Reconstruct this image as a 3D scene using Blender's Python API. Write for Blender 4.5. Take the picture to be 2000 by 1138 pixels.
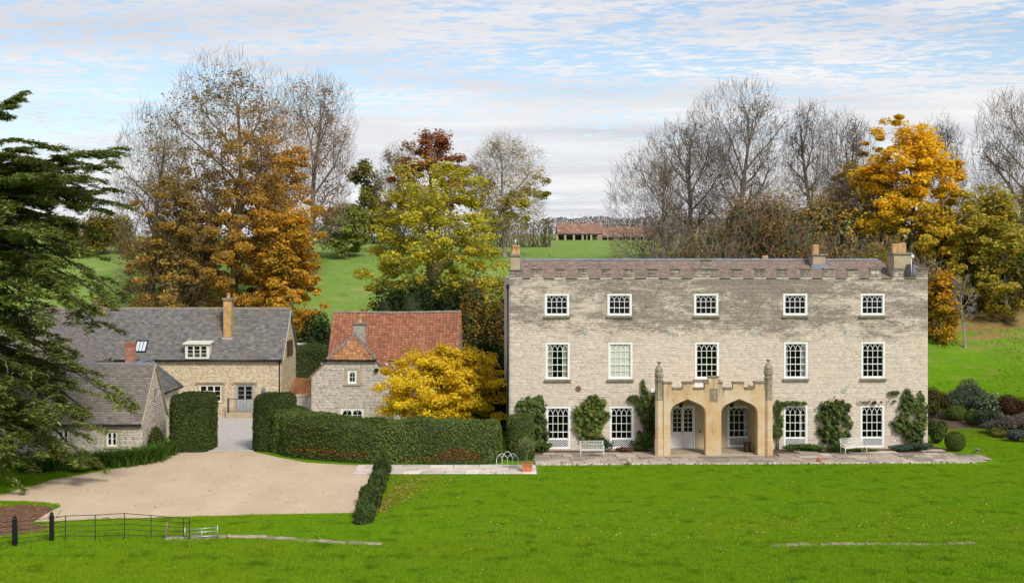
import bpy, bmesh, math, random
import numpy as np
from mathutils import Vector, Matrix

for _o in list(bpy.data.objects):
    bpy.data.objects.remove(_o)
SC = bpy.context.scene
COL = SC.collection

# ------------------------------------------------------------------ camera
H, F, HOR = 10.8, 2480.0, 522.0          # eye height, focal length in photo pixels, horizon row
cam_d = bpy.data.cameras.new('camera')
cam_d.sensor_width = 36.0
cam_d.lens = F / 2000.0 * 36.0
cam_d.shift_y = -(569.0 - HOR) / 2000.0
cam_d.clip_start = 0.5
cam_d.clip_end = 5000.0
cam = bpy.data.objects.new('camera', cam_d)
COL.objects.link(cam)
cam.location = (0, 0, H)
cam.rotation_euler = (math.radians(90), 0, 0)
SC.camera = cam

# ------------------------------------------------------------------ sky, sun, exposure
SUN_EL, SUN_AZ = math.radians(42), math.radians(152)      # sun stands behind the camera, to its right
world = bpy.data.worlds.new('World')
SC.world = world
world.use_nodes = True
def build_world():
    nt = world.node_tree
    N, L = nt.nodes, nt.links
    N.clear()
    out = N.new('ShaderNodeOutputWorld'); bg = N.new('ShaderNodeBackground')
    bg.inputs['Strength'].default_value = 0.115
    L.new(bg.outputs[0], out.inputs[0])
    sky = N.new('ShaderNodeTexSky'); sky.sky_type = 'NISHITA'; sky.sun_disc = False
    sky.sun_elevation = SUN_EL; sky.sun_rotation = SUN_AZ
    sky.altitude = 60; sky.air_density = 1.0; sky.dust_density = 0.6; sky.ozone_density = 1.6
    tc = N.new('ShaderNodeTexCoord'); sep = N.new('ShaderNodeSeparateXYZ')
    L.new(tc.outputs['Generated'], sep.inputs[0])
    def M(op, a, b=None, c=None, clamp=False):
        m = N.new('ShaderNodeMath'); m.operation = op; m.use_clamp = clamp
        for i, v in enumerate((a, b, c)):
            if v is None: continue
            if isinstance(v, (int, float)): m.inputs[i].default_value = v
            else: L.new(v, m.inputs[i])
        return m.outputs[0]
    zz = M('MAXIMUM', sep.outputs[2], 0.02)
    zz = M('ADD', zz, 0.035)
    u = M('DIVIDE', sep.outputs[0], zz); v = M('DIVIDE', sep.outputs[1], zz)
    def noise(su, sv, off, detail, rough, shear=0.0, dist=0.0):
        cu = M('ADD', M('MULTIPLY', u, su), M('MULTIPLY', v, shear))
        cv = M('MULTIPLY', v, sv)
        cb = N.new('ShaderNodeCombineXYZ'); L.new(cu, cb.inputs[0]); L.new(cv, cb.inputs[1]); cb.inputs[2].default_value = off
        t = N.new('ShaderNodeTexNoise'); t.inputs['Scale'].default_value = 1.0
        t.inputs['Detail'].default_value = detail; t.inputs['Roughness'].default_value = rough
        t.inputs['Distortion'].default_value = dist
        L.new(cb.outputs[0], t.inputs['Vector']); return t.outputs['Fac']
    def ramp(x, a, b):
        r = N.new('ShaderNodeMapRange'); r.interpolation_type = 'SMOOTHSTEP'
        r.inputs['From Min'].default_value = a; r.inputs['From Max'].default_value = b
        L.new(x, r.inputs['Value']); return r.outputs[0]
    big = noise(0.55, 0.42, 4.1, 3, 0.5, 0.12)
    mid = noise(2.6, 3.2, 8.7, 4, 0.55, 0.5, 0.4)
    rip = noise(8.0, 13.0, 2.2, 3, 0.6, 2.0, 0.5)
    fine = noise(19.0, 27.0, 5.5, 2, 0.5, 3.2, 0.3)
    s = M('ADD', M('MULTIPLY', big, 1.15), M('ADD', M('MULTIPLY', mid, 0.45), M('ADD', M('MULTIPLY', rip, 1.15), M('MULTIPLY', fine, 0.7))))
    low = ramp(sep.outputs[2], 0.17, 0.02)          # a denser deck towards the horizon
    s = M('ADD', s, M('MULTIPLY', low, 0.30))
    cover = ramp(s, 1.53, 1.90)
    cover = M('ADD', M('MULTIPLY', cover, .86), .14)
    shade = noise(0.5, 1.1, 12.3, 4, 0.5, 0.1)
    cr = N.new('ShaderNodeValToRGB')
    cr.color_ramp.elements[0].position = 0.33; cr.color_ramp.elements[0].color = (4.5, 4.6, 5.0, 1)
    cr.color_ramp.elements[1].position = 0.66; cr.color_ramp.elements[1].color = (6.3, 6.25, 6.25, 1)
    L.new(shade, cr.inputs[0])
    mix = N.new('ShaderNodeMix'); mix.data_type = 'RGBA'
    L.new(cover, mix.inputs['Factor']); L.new(sky.outputs[0], mix.inputs['A']); L.new(cr.outputs[0], mix.inputs['B'])
    L.new(mix.outputs['Result'], bg.inputs['Color'])
build_world()
sun_d = bpy.data.lights.new('sun', 'SUN')
sun_d.energy = 2.7; sun_d.angle = math.radians(16); sun_d.color = (1.0, 0.94, 0.84)
sun = bpy.data.objects.new('sun', sun_d); COL.objects.link(sun)
_sd = Vector((math.sin(SUN_AZ) * math.cos(SUN_EL), math.cos(SUN_AZ) * math.cos(SUN_EL), math.sin(SUN_EL)))
sun.rotation_euler = (-_sd).to_track_quat('-Z', 'Y').to_euler()
sun.location = (30, -20, 60)
SC.view_settings.view_transform = 'Standard'
SC.view_settings.look = 'None'
SC.view_settings.gamma = 1.0
SC.view_settings.exposure = 0.40
SC.render.engine = 'CYCLES'
SC.cycles.max_bounces = 6
SC.cycles.transparent_max_bounces = 8

# ------------------------------------------------------------------ helpers
def px(x, D): return (x - 1000.0) * D / F
def pz(y, D): return H - (y - HOR) * D / F
def gd(y): return F * H / (y - HOR)
def G(x, y): d = gd(y); return (px(x, d), d)

def lerp(a, b, t): return a + (b - a) * t
def sst(x, a, b):
    t = np.clip((np.asarray(x, float) - a) / (b - a), 0, 1); return t * t * (3 - 2 * t)

def terrain(X, D):
    X = np.asarray(X, float); D = np.asarray(D, float)
    s0 = 104 - 16 * sst(X, 2, 26)
    z = 12.5 * sst(D - s0, 0, 50) + 0.05 * np.clip(D - 150, 0, 80)
    z = z + 0.12 * sst(D, 112, 140) * (np.sin(X * .07 + D * .03) + np.sin(X * .031 - D * .05))
    return z
def tz(X, D): return float(terrain(X, D))

def tag(o, label=None, cat=None, group=None, kind=None):
    if label: o['label'] = label
    if cat: o['category'] = cat
    if group: o['group'] = group
    if kind: o['kind'] = kind
    return o
def empty(name, loc=(0, 0, 0), rz=0.0, parent=None):
    o = bpy.data.objects.new(name, None); COL.objects.link(o)
    o.empty_display_size = 0.3; o.location = loc; o.rotation_euler = (0, 0, rz); o.parent = parent
    return o
def thing(name, label, cat, loc=(0, 0, 0), rz=0.0, group=None):
    return tag(empty(name, loc, rz), label, cat, group)
def link(name, me, mat=None, parent=None, loc=None):
    o = bpy.data.objects.new(name, me); COL.objects.link(o)
    if mat is not None and not me.materials: me.materials.append(mat)
    o.parent = parent
    if loc is not None: o.location = loc
    return o
def mesh_np(name, V, Fc, mat, parent=None, col=None, smooth=False, loc=None):
    """V (n,3), Fc (m,k) faces with k corners, col (m,3) a colour for each face"""
    me = bpy.data.meshes.new(name)
    V = np.ascontiguousarray(V, dtype=np.float32); Fc = np.ascontiguousarray(Fc, dtype=np.int32)
    me.vertices.add(len(V)); me.vertices.foreach_set('co', V.ravel())
    me.loops.add(Fc.size); me.polygons.add(len(Fc))
    me.polygons.foreach_set('loop_start', np.arange(0, Fc.size, Fc.shape[1], dtype=np.int32))
    me.loops.foreach_set('vertex_index', Fc.ravel())
    if smooth: me.polygons.foreach_set('use_smooth', np.ones(len(Fc), dtype=bool))
    me.update(calc_edges=True)
    if col is not None:
        a = me.attributes.new('Col', 'FLOAT_COLOR', 'FACE')
        c = np.ones((len(Fc), 4), dtype=np.float32); c[:, :3] = col
        a.data.foreach_set('color', c.ravel())
    return link(name, me, mat, parent, loc)

class MB:
    """collects shapes; build() links them as ONE mesh object"""
    def __init__(s): s.v = []; s.f = []; s.c = []; s.sm = []
    def add(s, vs, fs, c=None, smooth=False):
        n = len(s.v); s.v += [tuple(v) for v in vs]
        for f in fs: s.f.append(tuple(i + n for i in f)); s.c.append(c); s.sm.append(smooth)
        return s
    def box(s, x0, x1, y0, y1, z0, z1, c=None):
        return s.add([(x0,y0,z0),(x1,y0,z0),(x1,y1,z0),(x0,y1,z0),(x0,y0,z1),(x1,y0,z1),(x1,y1,z1),(x0,y1,z1)],
                     [(0,3,2,1),(4,5,6,7),(0,1,5,4),(1,2,6,5),(2,3,7,6),(3,0,4,7)], c)
    def hexa(s, p, c=None):
        return s.add(p, [(0,3,2,1),(4,5,6,7),(0,1,5,4),(1,2,6,5),(2,3,7,6),(3,0,4,7)], c)
    def bev(s, x0, x1, y0, y1, z0, z1, b=.01, c=None):
        """box with bevelled top and vertical edges"""
        vs = []
        for z, i in ((z0, 0), (z1 - b, 0), (z1, b)):
            vs += [(x0+b+i*.4,y0+i,z),(x1-b-i*.4,y0+i,z),(x1-i,y0+b+i*.4,z),(x1-i,y1-b-i*.4,z),(x1-b-i*.4,y1-i,z),(x0+b+i*.4,y1-i,z),(x0+i,y1-b-i*.4,z),(x0+i,y0+b+i*.4,z)]
        fs = [tuple(range(7, -1, -1)), tuple(range(16, 24))]
        for r in (0, 8):
            for k in range(8): fs.append((r+k, r+(k+1)%8, r+8+(k+1)%8, r+8+k))
        return s.add(vs, fs, c)
    def prism(s, poly, y0, y1, c=None, ax='y'):
        """polygon of (a,b) extruded: ax 'y' -> (a, y, b); 'x' -> (x, a, b); 'z' -> (a, b, z)"""
        f = {'y': lambda a, b, t: (a, t, b), 'x': lambda a, b, t: (t, a, b), 'z': lambda a, b, t: (a, b, t)}[ax]
        n = len(poly)
        vs = [f(a, b, y0) for a, b in poly] + [f(a, b, y1) for a, b in poly]
        fs = [tuple(range(n)), tuple(range(2*n-1, n-1, -1))] + [(i, n+i, n+(i+1)%n, (i+1)%n) for i in range(n)]
        return s.add(vs, fs, c)
    def tube(s, pts, r, k=6, c=None, caps=True, smooth=True):
        pts = [Vector(p) for p in pts]; n = len(pts)
        rs = r if isinstance(r, (list, tuple)) else [r] * n
        vs = []; u = None
        for i, p in enumerate(pts):
            d = (pts[min(i+1, n-1)] - pts[max(i-1, 0)]).normalized()
            if u is None: u = d.orthogonal().normalized()
            u = (u - d * u.dot(d)).normalized(); w = d.cross(u)
            for j in range(k):
                a = 2 * math.pi * (j + .5) / k
                vs.append(p + (u * math.cos(a) + w * math.sin(a)) * rs[i])
        fs = [(i*k+j, i*k+(j+1)%k, (i+1)*k+(j+1)%k, (i+1)*k+j) for i in range(n-1) for j in range(k)]
        s.add(vs, fs, c, smooth)
        if caps:
            m = len(s.v) - n * k
            s.f.append(tuple(m+j for j in range(k-1, -1, -1))); s.c.append(c); s.sm.append(False)
            s.f.append(tuple(m+(n-1)*k+j for j in range(k))); s.c.append(c); s.sm.append(False)
        return s
    def lathe(s, prof, cx=0, cy=0, k=12, c=None, smooth=True, rot=0.0):
        """profile [(r, z)] turned round a vertical axis"""
        vs = []
        for r, z in prof:
            for j in range(k):
                a = rot + 2 * math.pi * j / k
                vs.append((cx + r * math.cos(a), cy + r * math.sin(a), z))
        n = len(prof)
        fs = [(i*k+j, i*k+(j+1)%k, (i+1)*k+(j+1)%k, (i+1)*k+j) for i in range(n-1) for j in range(k)]
        s.add(vs, fs, c, smooth)
        m = len(s.v) - n * k
        s.f.append(tuple(m+j for j in range(k-1, -1, -1))); s.c.append(c); s.sm.append(False)
        s.f.append(tuple(m+(n-1)*k+j for j in range(k))); s.c.append(c); s.sm.append(False)
        return s
    def bar(s, a, b, w, d, c=None):
        """flat bar in the xz plane from a to b (x,z), width w, y from d[0] to d[1]"""
        ax, az = a; bx, bz = b; L = math.hypot(bx-ax, bz-az) or 1e-6
        nx, nz = -(bz-az)/L*w/2, (bx-ax)/L*w/2
        return s.prism([(ax+nx, az+nz), (ax-nx, az-nz), (bx-nx, bz-nz), (bx+nx, bz+nz)], d[0], d[1], c)
    def mesh(s, name):
        me = bpy.data.meshes.new(name); me.from_pydata(s.v, [], s.f)
        if any(s.sm): me.polygons.foreach_set('use_smooth', s.sm)
        if any(c is not None for c in s.c):
            a = me.attributes.new('Col', 'FLOAT_COLOR', 'FACE')
            a.data.foreach_set('color', np.array([(*(c or (.5,.5,.5)), 1) for c in s.c], dtype=np.float32).ravel())
        me.update(); return me
    def build(s, name, mat, parent=None, loc=None):
        return link(name, s.mesh(name), mat, parent, loc)

# ------------------------------------------------------------------ materials
MATS = {}
def nt_new(name):
    m = bpy.data.materials.new(name); m.use_nodes = True
    nt = m.node_tree; nt.nodes.clear()
    out = nt.nodes.new('ShaderNodeOutputMaterial'); MATS[name] = m
    return m, nt, out
class NG:
    def __init__(s, nt): s.nt = nt; s.N = nt.nodes; s.L = nt.links
    def n(s, t, **kw):
        x = s.N.new(t)
        for k, v in kw.items(): setattr(x, k, v)
        return x
    def setin(s, sock, v):
        if v is None: return
        if hasattr(v, 'links') or isinstance(v, bpy.types.NodeSocket): s.L.new(v, sock)
        else: sock.default_value = v
    def math(s, op, a, b=None, clamp=False):
        m = s.n('ShaderNodeMath', operation=op, use_clamp=clamp); s.setin(m.inputs[0], a); s.setin(m.inputs[1], b); return m.outputs[0]
    def coord(s, scale=(1, 1, 1), kind='Object', loc=(0, 0, 0)):
        t = s.n('ShaderNodeTexCoord'); mp = s.n('ShaderNodeMapping')
        mp.inputs['Scale'].default_value = scale; mp.inputs['Location'].default_value = loc
        if kind == 'World':
            g = s.n('ShaderNodeNewGeometry'); s.L.new(g.outputs['Position'], mp.inputs[0])
        else: s.L.new(t.outputs[kind], mp.inputs[0])
        return mp.outputs[0]
    def noise(s, vec, scale, detail=4, rough=.55, dist=0.0):
        t = s.n('ShaderNodeTexNoise'); t.inputs['Scale'].default_value = scale; t.inputs['Detail'].default_value = detail
        t.inputs['Roughness'].default_value = rough; t.inputs['Distortion'].default_value = dist
        s.L.new(vec, t.inputs['Vector']); return t.outputs['Fac']
    def ramp(s, x, a, b, lo=0.0, hi=1.0):
        r = s.n('ShaderNodeMapRange', interpolation_type='SMOOTHSTEP')
        for k, v in (('From Min', a), ('From Max', b), ('To Min', lo), ('To Max', hi)): r.inputs[k].default_value = v
        s.L.new(x, r.inputs['Value']); return r.outputs[0]
    def mix(s, fac, a, b, mode='MIX'):
        m = s.n('ShaderNodeMix', data_type='RGBA', blend_type=mode)
        s.setin(m.inputs['Factor'], fac)
        for k, v in (('A', a), ('B', b)):
            if isinstance(v, (tuple, list)): v = (*v[:3], 1)
            s.setin(m.inputs[k], v)
        return m.outputs['Result']
    def grey(s, val):
        c = s.n('ShaderNodeCombineColor'); 
        for i in range(3): s.L.new(val, c.inputs[i])
        return c.outputs[0]
    def bump(s, h, strength=.3, dist=.02):
        b = s.n('ShaderNodeBump'); b.inputs['Strength'].default_value = strength; b.inputs['Distance'].default_value = dist
        s.L.new(h, b.inputs['Height']); return b.outputs[0]
    def bsdf(s, col, rough=.8, normal=None, metal=0.0, spec=.3):
        b = s.n('ShaderNodeBsdfPrincipled')
        if isinstance(col, (tuple, list)): col = (*col[:3], 1)
        s.setin(b.inputs['Base Color'], col); s.setin(b.inputs['Roughness'], rough)
        b.inputs['Metallic'].default_value = metal; b.inputs['Specular IOR Level'].default_value = spec
        if normal is not None: s.L.new(normal, b.inputs['Normal'])
        return b.outputs[0]
    def attr(s, name='Col'):
        a = s.n('ShaderNodeAttribute', attribute_name=name); return a.outputs['Color']

def plain(name, col, rough=.7, var=.25, scale=6, bump=.15, metal=0.0, spec=.3, dirt=None, kind='Object'):
    m, nt, out = nt_new(name); g = NG(nt)
    v = g.coord(kind=kind)
    n = g.noise(v, scale, 5); n2 = g.noise(v, scale * 7, 3)
    f = g.math('ADD', g.math('MULTIPLY', n, .7), g.math('MULTIPLY', n2, .3))
    c = g.mix(g.ramp(f, .3, .7), tuple(x * (1 - var) for x in col), tuple(min(1, x * (1 + var)) for x in col))
    if dirt:
        d = g.noise(v, scale * .5, 6, .65)
        c = g.mix(g.ramp(d, .5, .7, 0, dirt[1]), c, dirt[0])
    g.L.new(g.bsdf(c, rough, g.bump(n2, bump, .02), metal, spec), out.inputs[0])
    return m
def attr_mat(name, rough=.8, var=.2, scale=8, bump=.3, spec=.25, stain=None, kind='Object', bscale=None):
    """colour of each piece from its 'Col' attribute, grain from noise; stain = list of (colour, lo, hi, amount, scale, z0, z1)"""
    m, nt, out = nt_new(name); g = NG(nt)
    v = g.coord(kind=kind); c = g.attr()
    n = g.noise(v, scale, 5); n2 = g.noise(v, bscale or scale * 5, 4, .6)
    f = g.math('ADD', g.math('MULTIPLY', n, .5), g.math('MULTIPLY', n2, .5))
    k = g.ramp(f, .3, .7, 1 - var, 1 + var)
    c = g.mix(1.0, c, g.grey(k), 'MULTIPLY')
    for (col, lo, hi, amt, sc, z0, z1) in (stain or []):
        d = g.noise(g.coord((sc[0], sc[1], sc[2]), kind), 1.0, 6, .68)
        if z0 is not None:
            sx = g.n('ShaderNodeSeparateXYZ'); g.L.new(v, sx.inputs[0])
            d = g.math('ADD', d, g.ramp(sx.outputs[2], z0, z1, -.3, .12))
        c = g.mix(g.ramp(d, lo, hi, 0, amt), c, col)
    g.L.new(g.bsdf(c, rough, g.bump(n2, bump, .02), 0, spec), out.inputs[0])
    return m
def leaf_mat(name, rough=.6, trans=.5, spec=.08, patchy=False):
    m, nt, out = nt_new(name); g = NG(nt)
    c = g.attr()
    if patchy:          # worn, lush and mossy areas of the turf
        v = g.coord(kind='World'); a = g.noise(g.coord((.10, .22, 1), 'World'), 1, 5, .65); b = g.noise(v, .9, 5, .7); d = g.noise(g.coord((.5, 1.4, 1), 'World'), 1.6, 4, .7)
        c = g.mix(g.ramp(a, .36, .64, 0, .6), c, (.27, .385, .014)); c = g.mix(g.ramp(b, .48, .72, 0, .75), c, (.07, .165, .008)); c = g.mix(g.ramp(d, .55, .75, 0, .6), c, (.30, .36, .05))
    b = g.bsdf(c, rough, None, 0, spec)
    t = g.n('ShaderNodeBsdfTranslucent'); g.L.new(c, t.inputs[0])
    ms = g.n('ShaderNodeMixShader'); ms.inputs[0].default_value = trans
    g.L.new(b, ms.inputs[1]); g.L.new(t.outputs[0], ms.inputs[2]); g.L.new(ms.outputs[0], out.inputs[0])
    return m

LEAF = leaf_mat('leaf')
BLADE = leaf_mat('grass_blade', .8, .35, .02, True)
NEEDLE = leaf_mat('needle', .6, .3)
BARK = attr_mat('bark', .9, .35, 3, .5)
def house_stone():
    m, nt, out = nt_new('rubble_stone'); g = NG(nt); v = g.coord(); c = g.attr()
    n = g.noise(v, 5, 5); n2 = g.noise(v, 25, 4, .6)
    c = g.mix(1.0, c, g.grey(g.ramp(g.math('ADD', g.math('MULTIPLY', n, .5), g.math('MULTIPLY', n2, .5)), .3, .7, .9, 1.1)), 'MULTIPLY')
    warm = g.noise(g.coord((.35, 1, .8)), 1.0, 6, .68); c = g.mix(g.ramp(warm, .55, .72, 0, .4), c, (.44, .33, .22))
    # old black lichen: patches on the upper wall, broken along the beds
    sx = g.n('ShaderNodeSeparateXYZ'); g.L.new(v, sx.inputs[0])
    big = g.noise(g.coord((.16, 1, .42), loc=(3.1, 0, .7)), 1.0, 4, .6); fine = g.noise(g.coord((3.6, 1, 12)), 1.0, 4, .7); mid = g.noise(g.coord((.9, 1, 3.2)), 1.0, 5, .7)
    q = g.math('ADD', g.math('ADD', g.math('MULTIPLY', big, .62), g.math('MULTIPLY', mid, .5)), g.math('MULTIPLY', fine, .38))
    q = g.math('ADD', q, g.ramp(sx.outputs[2], 4.8, 8.6, -.30, .05))
    c = g.mix(g.ramp(q, .655, .82, 0, .88), c, (.155, .122, .10))
    drip = g.noise(g.coord((3.2, 1, .25)), 1.0, 4, .65); c = g.mix(g.ramp(drip, .62, .78, 0, .35), c, (.30, .25, .20))
    g.L.new(g.bsdf(c, .9, g.bump(n2, .25, .02), 0, .25), out.inputs[0]); return m
STONE = house_stone()
STONE_WARM = attr_mat('warm_rubble_stone', .9, .22, 5, .5, stain=[((.42,.27,.10), .56, .7, .5, (.5,.5,1.2), None, None), ((.2,.16,.11), .6, .75, .5, (.9,1,3), None, None)])
STONE_GREY = attr_mat('grey_rubble_stone', .9, .22, 5, .5, stain=[((.15,.13,.11), .55, .7, .6, (.7,.7,1.6), None, None)])
MORTAR = plain('mortar', (.56, .495, .42), .95, .15, 5, .4)
MORTAR_DARK = plain('mortar_dark', (.25, .22, .18), .95, .2, 5, .4)
def ham_stone():
    m, nt, out = nt_new('ham_stone'); g = NG(nt); v = g.coord()
    a = g.noise(v, .9, 5, .65); b = g.noise(v, 4.5, 6, .7); d = g.noise(g.coord((2.6, 2.6, .45)), 1.0, 5, .7); e = g.noise(v, 30, 3, .6)
    c = g.mix(g.ramp(a, .35, .65), (.56, .36, .165), (.62, .50, .34))
    c = g.mix(g.ramp(b, .45, .72, 0, .6), c, (.46, .36, .24)); sx = g.n('ShaderNodeSeparateXYZ'); g.L.new(v, sx.inputs[0])
    w = g.math('ADD', d, g.ramp(sx.outputs[2], 2.4, 4.4, -.08, .10))        # rain-washed lichen, heavier on the exposed top
    c = g.mix(g.ramp(w, .52, .70, 0, .75), c, (.24, .205, .16)); c = g.mix(g.ramp(e, .4, .7, 0, .25), c, (.36, .28, .18))
    g.L.new(g.bsdf(c, .88, g.bump(b, .4, .03), 0, .2), out.inputs[0]); return m
HAM = ham_stone()
HAM_WEATHERED = plain('weathered_ham_stone', (.30, .25, .18), .9, .35, 4, .6, dirt=((.08, .075, .06), .8))
DRESSED = plain('dressed_stone', (.42, .34, .23), .85, .2, 2.5, .3, dirt=((.2, .18, .13), .5))
COPING = plain('lichened_coping_stone', (.23, .19, .14), .9, .4, 5, .6, dirt=((.07, .06, .045), .7))
WHITE = plain('white_paint', (.78, .78, .76), .5, .05, 4, .05, dirt=((.6, .58, .52), .4))
CREAM = plain('cream_paint', (.72, .69, .6), .5, .06, 4, .05, dirt=((.5, .46, .38), .4))
GREYPAINT = plain('grey_paint', (.33, .35, .36), .5, .1, 4, .05)
BLACK = plain('black_iron', (.015, .015, .017), .45, .2, 6, .1, .3)
IRON = plain('weathered_iron', (.05, .048, .045), .6, .3, 10, .2, .4)
GALV = plain('galvanised_steel', (.5, .52, .53), .4, .15, 8, .1, .7)
LEAD = plain('lead', (.17, .18, .21), .55, .2, 3, .2)
TERRA = plain('terracotta', (.48, .17, .07), .8, .2, 6, .2)
POT = plain('buff_chimney_pot', (.5, .30, .15), .85, .25, 4, .3, dirt=((.15, .12, .09), .7))
SOIL = plain('soil', (.10, .06, .04), 1, .35, 4, .6)
ROOM = plain('room_painted_shade', (.05, .042, .036), .9, .2, 2, .05)  # near-black colour holds the indoor shade so the windows look dark
FABRIC = plain('curtain_fabric', (.62, .60, .54), .9, .08, 3, .1)
BLIND = plain('white_blind', (.85, .83, .74), .9, .04, 3, .05)
WOODP = plain('dark_wood', (.10, .055, .03), .6, .3, 5, .2)
TILE = attr_mat('clay_tile', .85, .28, 6, .4, stain=[((.10,.08,.06), .55, .72, .7, (.8,.8,.8), None, None), ((.45,.36,.25), .68, .76, .5, (2.2,2.2,2.2), None, None)])
SLATE = attr_mat('slate', .7, .25, 4, .35, stain=[((.20,.14,.085), .55, .72, .75, (.55,.9,.4), None, None), ((.42,.39,.33), .66, .74, .6, (1.3,1.3,1.3), None, None)])
def glass_mat():
    m, nt, out = nt_new('window_glass'); g = NG(nt)
    tr = g.n('ShaderNodeBsdfTransparent'); tr.inputs[0].default_value = (.97, .98, .975, 1)
    gl = g.n('ShaderNodeBsdfGlossy'); gl.inputs['Roughness'].default_value = .04
    nz = g.noise(g.coord(), 1.7, 2); nb = g.bump(nz, .08, .05); g.L.new(nb, gl.inputs['Normal'])
    fr = g.n('ShaderNodeFresnel'); fr.inputs[0].default_value = 1.28
    ms = g.n('ShaderNodeMixShader'); g.L.new(fr.outputs[0], ms.inputs[0]); g.L.new(tr.outputs[0], ms.inputs[1]); g.L.new(gl.outputs[0], ms.inputs[2])
    g.L.new(ms.outputs[0], out.inputs[0]); return m
GLASS = glass_mat()

def vnoise(P, scale, seed, octaves=3):
    """cheap smooth 3-D noise, about -1..1"""
    r = np.random.default_rng(seed); P = np.asarray(P, float) * scale; out = np.zeros(len(P)); a = 1.0; tot = 0
    for o in range(octaves):
        s = np.zeros(len(P))
        for k in range(5):
            d = r.normal(size=3); d /= np.linalg.norm(d); d *= r.uniform(.7, 1.4) * 2 ** o
            s += np.sin(P @ d + r.uniform(0, 6.28))
        out += a * s / 2.2; tot += a; a *= .55
    return out / tot
# ------------------------------------------------------------------ the setting
def ground_mat():
    m, nt, out = nt_new('lawn_grass'); g = NG(nt)
    v = g.coord(kind='World')
    a = g.noise(v, .09, 4, .6); b = g.noise(v, .7, 5, .65); c = g.noise(g.coord((1, .45, 1), 'World'), 4.5, 4, .7); d = g.noise(v, 26, 3, .7)
    col = g.mix(g.ramp(a, .35, .65), (.11, .235, .006), (.15, .29, .008))
    col = g.mix(g.ramp(b, .40, .72, 0, .75), col, (.08, .185, .006))
    col = g.mix(g.ramp(c, .52, .75, 0, .6), col, (.25, .38, .02))
    col = g.mix(g.ramp(d, .35, .7, 0, .5), col, (.075, .175, .006))
    # hill pasture is a little paler and less lush than the mown lawn
    sx = g.n('ShaderNodeSeparateXYZ'); g.L.new(v, sx.inputs[0])
    col = g.mix(g.ramp(sx.outputs[1], 100, 125, 0, .72), col, (.20, .30, .075))
    tf_ = g.noise(g.coord((1, .5, 1), 'World'), 1.1, 6, .75)
    col = g.mix(g.math('MULTIPLY', g.ramp(tf_, .50, .64, 0, .7), g.ramp(sx.outputs[1], 96, 115)), col, (.115, .20, .035))
    e = g.noise(g.coord((.35, 1.1, 1), 'World'), .8, 6, .75)
    col = g.mix(g.math('MULTIPLY', g.ramp(e, .48, .66, 0, .75), g.ramp(sx.outputs[1], 100, 120)), col, (.32, .31, .13))
    # the right-hand bank is covered with rotting leaves
    bk = g.noise(g.coord((.16, .3, 1), 'World'), 1.0, 5, .7)
    bm_ = g.math('MULTIPLY', g.ramp(sx.outputs[0], 22, 26), g.math('MULTIPLY', g.ramp(sx.outputs[1], 98, 104), g.ramp(sx.outputs[1], 126, 118)))
    bk = g.math('ADD', bk, g.ramp(sx.outputs[1], 108, 114, -.03, .2))
    col = g.mix(g.math('MULTIPLY', g.ramp(bk, .50, .62, 0, .85), bm_), col, (.30, .19, .08))
    h = g.math('ADD', g.math('MULTIPLY', c, .5), d)
    g.L.new(g.bsdf(col, .9, g.bump(h, .6, .06), 0, .03), out.inputs[0]); return m
GRASS = ground_mat()
def build_ground():
    xs = np.concatenate([np.linspace(-900, -90, 16), np.linspace(-80, 80, 81), np.linspace(90, 900, 16)])
    ys = np.concatenate([np.linspace(-200, 30, 6), np.linspace(36, 84, 17), np.linspace(86, 240, 110), np.linspace(250, 2500, 24)])
    X, Y = np.meshgrid(xs, ys); Z = terrain(X, Y)
    V = np.stack([X, Y, Z], -1).reshape(-1, 3); n = len(xs); m = len(ys)
    i = (np.arange(m-1)[:, None] * n + np.arange(n-1)[None]).ravel()
    o = mesh_np('ground', V, np.stack([i, i+1, i+n+1, i+n], -1), GRASS, smooth=True)
    tag(o, 'green lawn and hill pasture', None, None, 'structure')
build_ground()

def sheet(name, pts, z, mat, label=None, follow=False):
    me = bpy.data.meshes.new(name); bm = bmesh.new()
    f = bm.faces.new([bm.verts.new((x, y, (tz(x, y) if follow else 0) + z)) for x, y in pts])
    if f.normal.z < 0 or f.calc_area() and (f.normal_update() or f.normal.z < 0): f.normal_flip()
    bmesh.ops.triangulate(bm, faces=bm.faces[:]); bm.to_mesh(me); bm.free()
    o = link(name, me, mat); tag(o, label, None, None, 'structure'); return o
def pip(P, poly):
    x, y = P[:, 0], P[:, 1]; ins = np.zeros(len(P), bool); n = len(poly)
    for i in range(n):
        x0, y0 = poly[i]; x1, y1 = poly[(i+1) % n]
        if y0 == y1: continue
        c = ((y0 > y) != (y1 > y)) & (x < (x1-x0) * (y-y0) / (y1-y0) + x0); ins ^= c
    return ins
def smooth_poly(pts, it=2):
    for _ in range(it):
        q = []
        for i in range(len(pts)):
            a = pts[i]; b = pts[(i+1) % len(pts)]
            q += [(a[0]*.78+b[0]*.22, a[1]*.78+b[1]*.22), (a[0]*.22+b[0]*.78, a[1]*.22+b[1]*.78)]
        pts = q
    return pts
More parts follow.
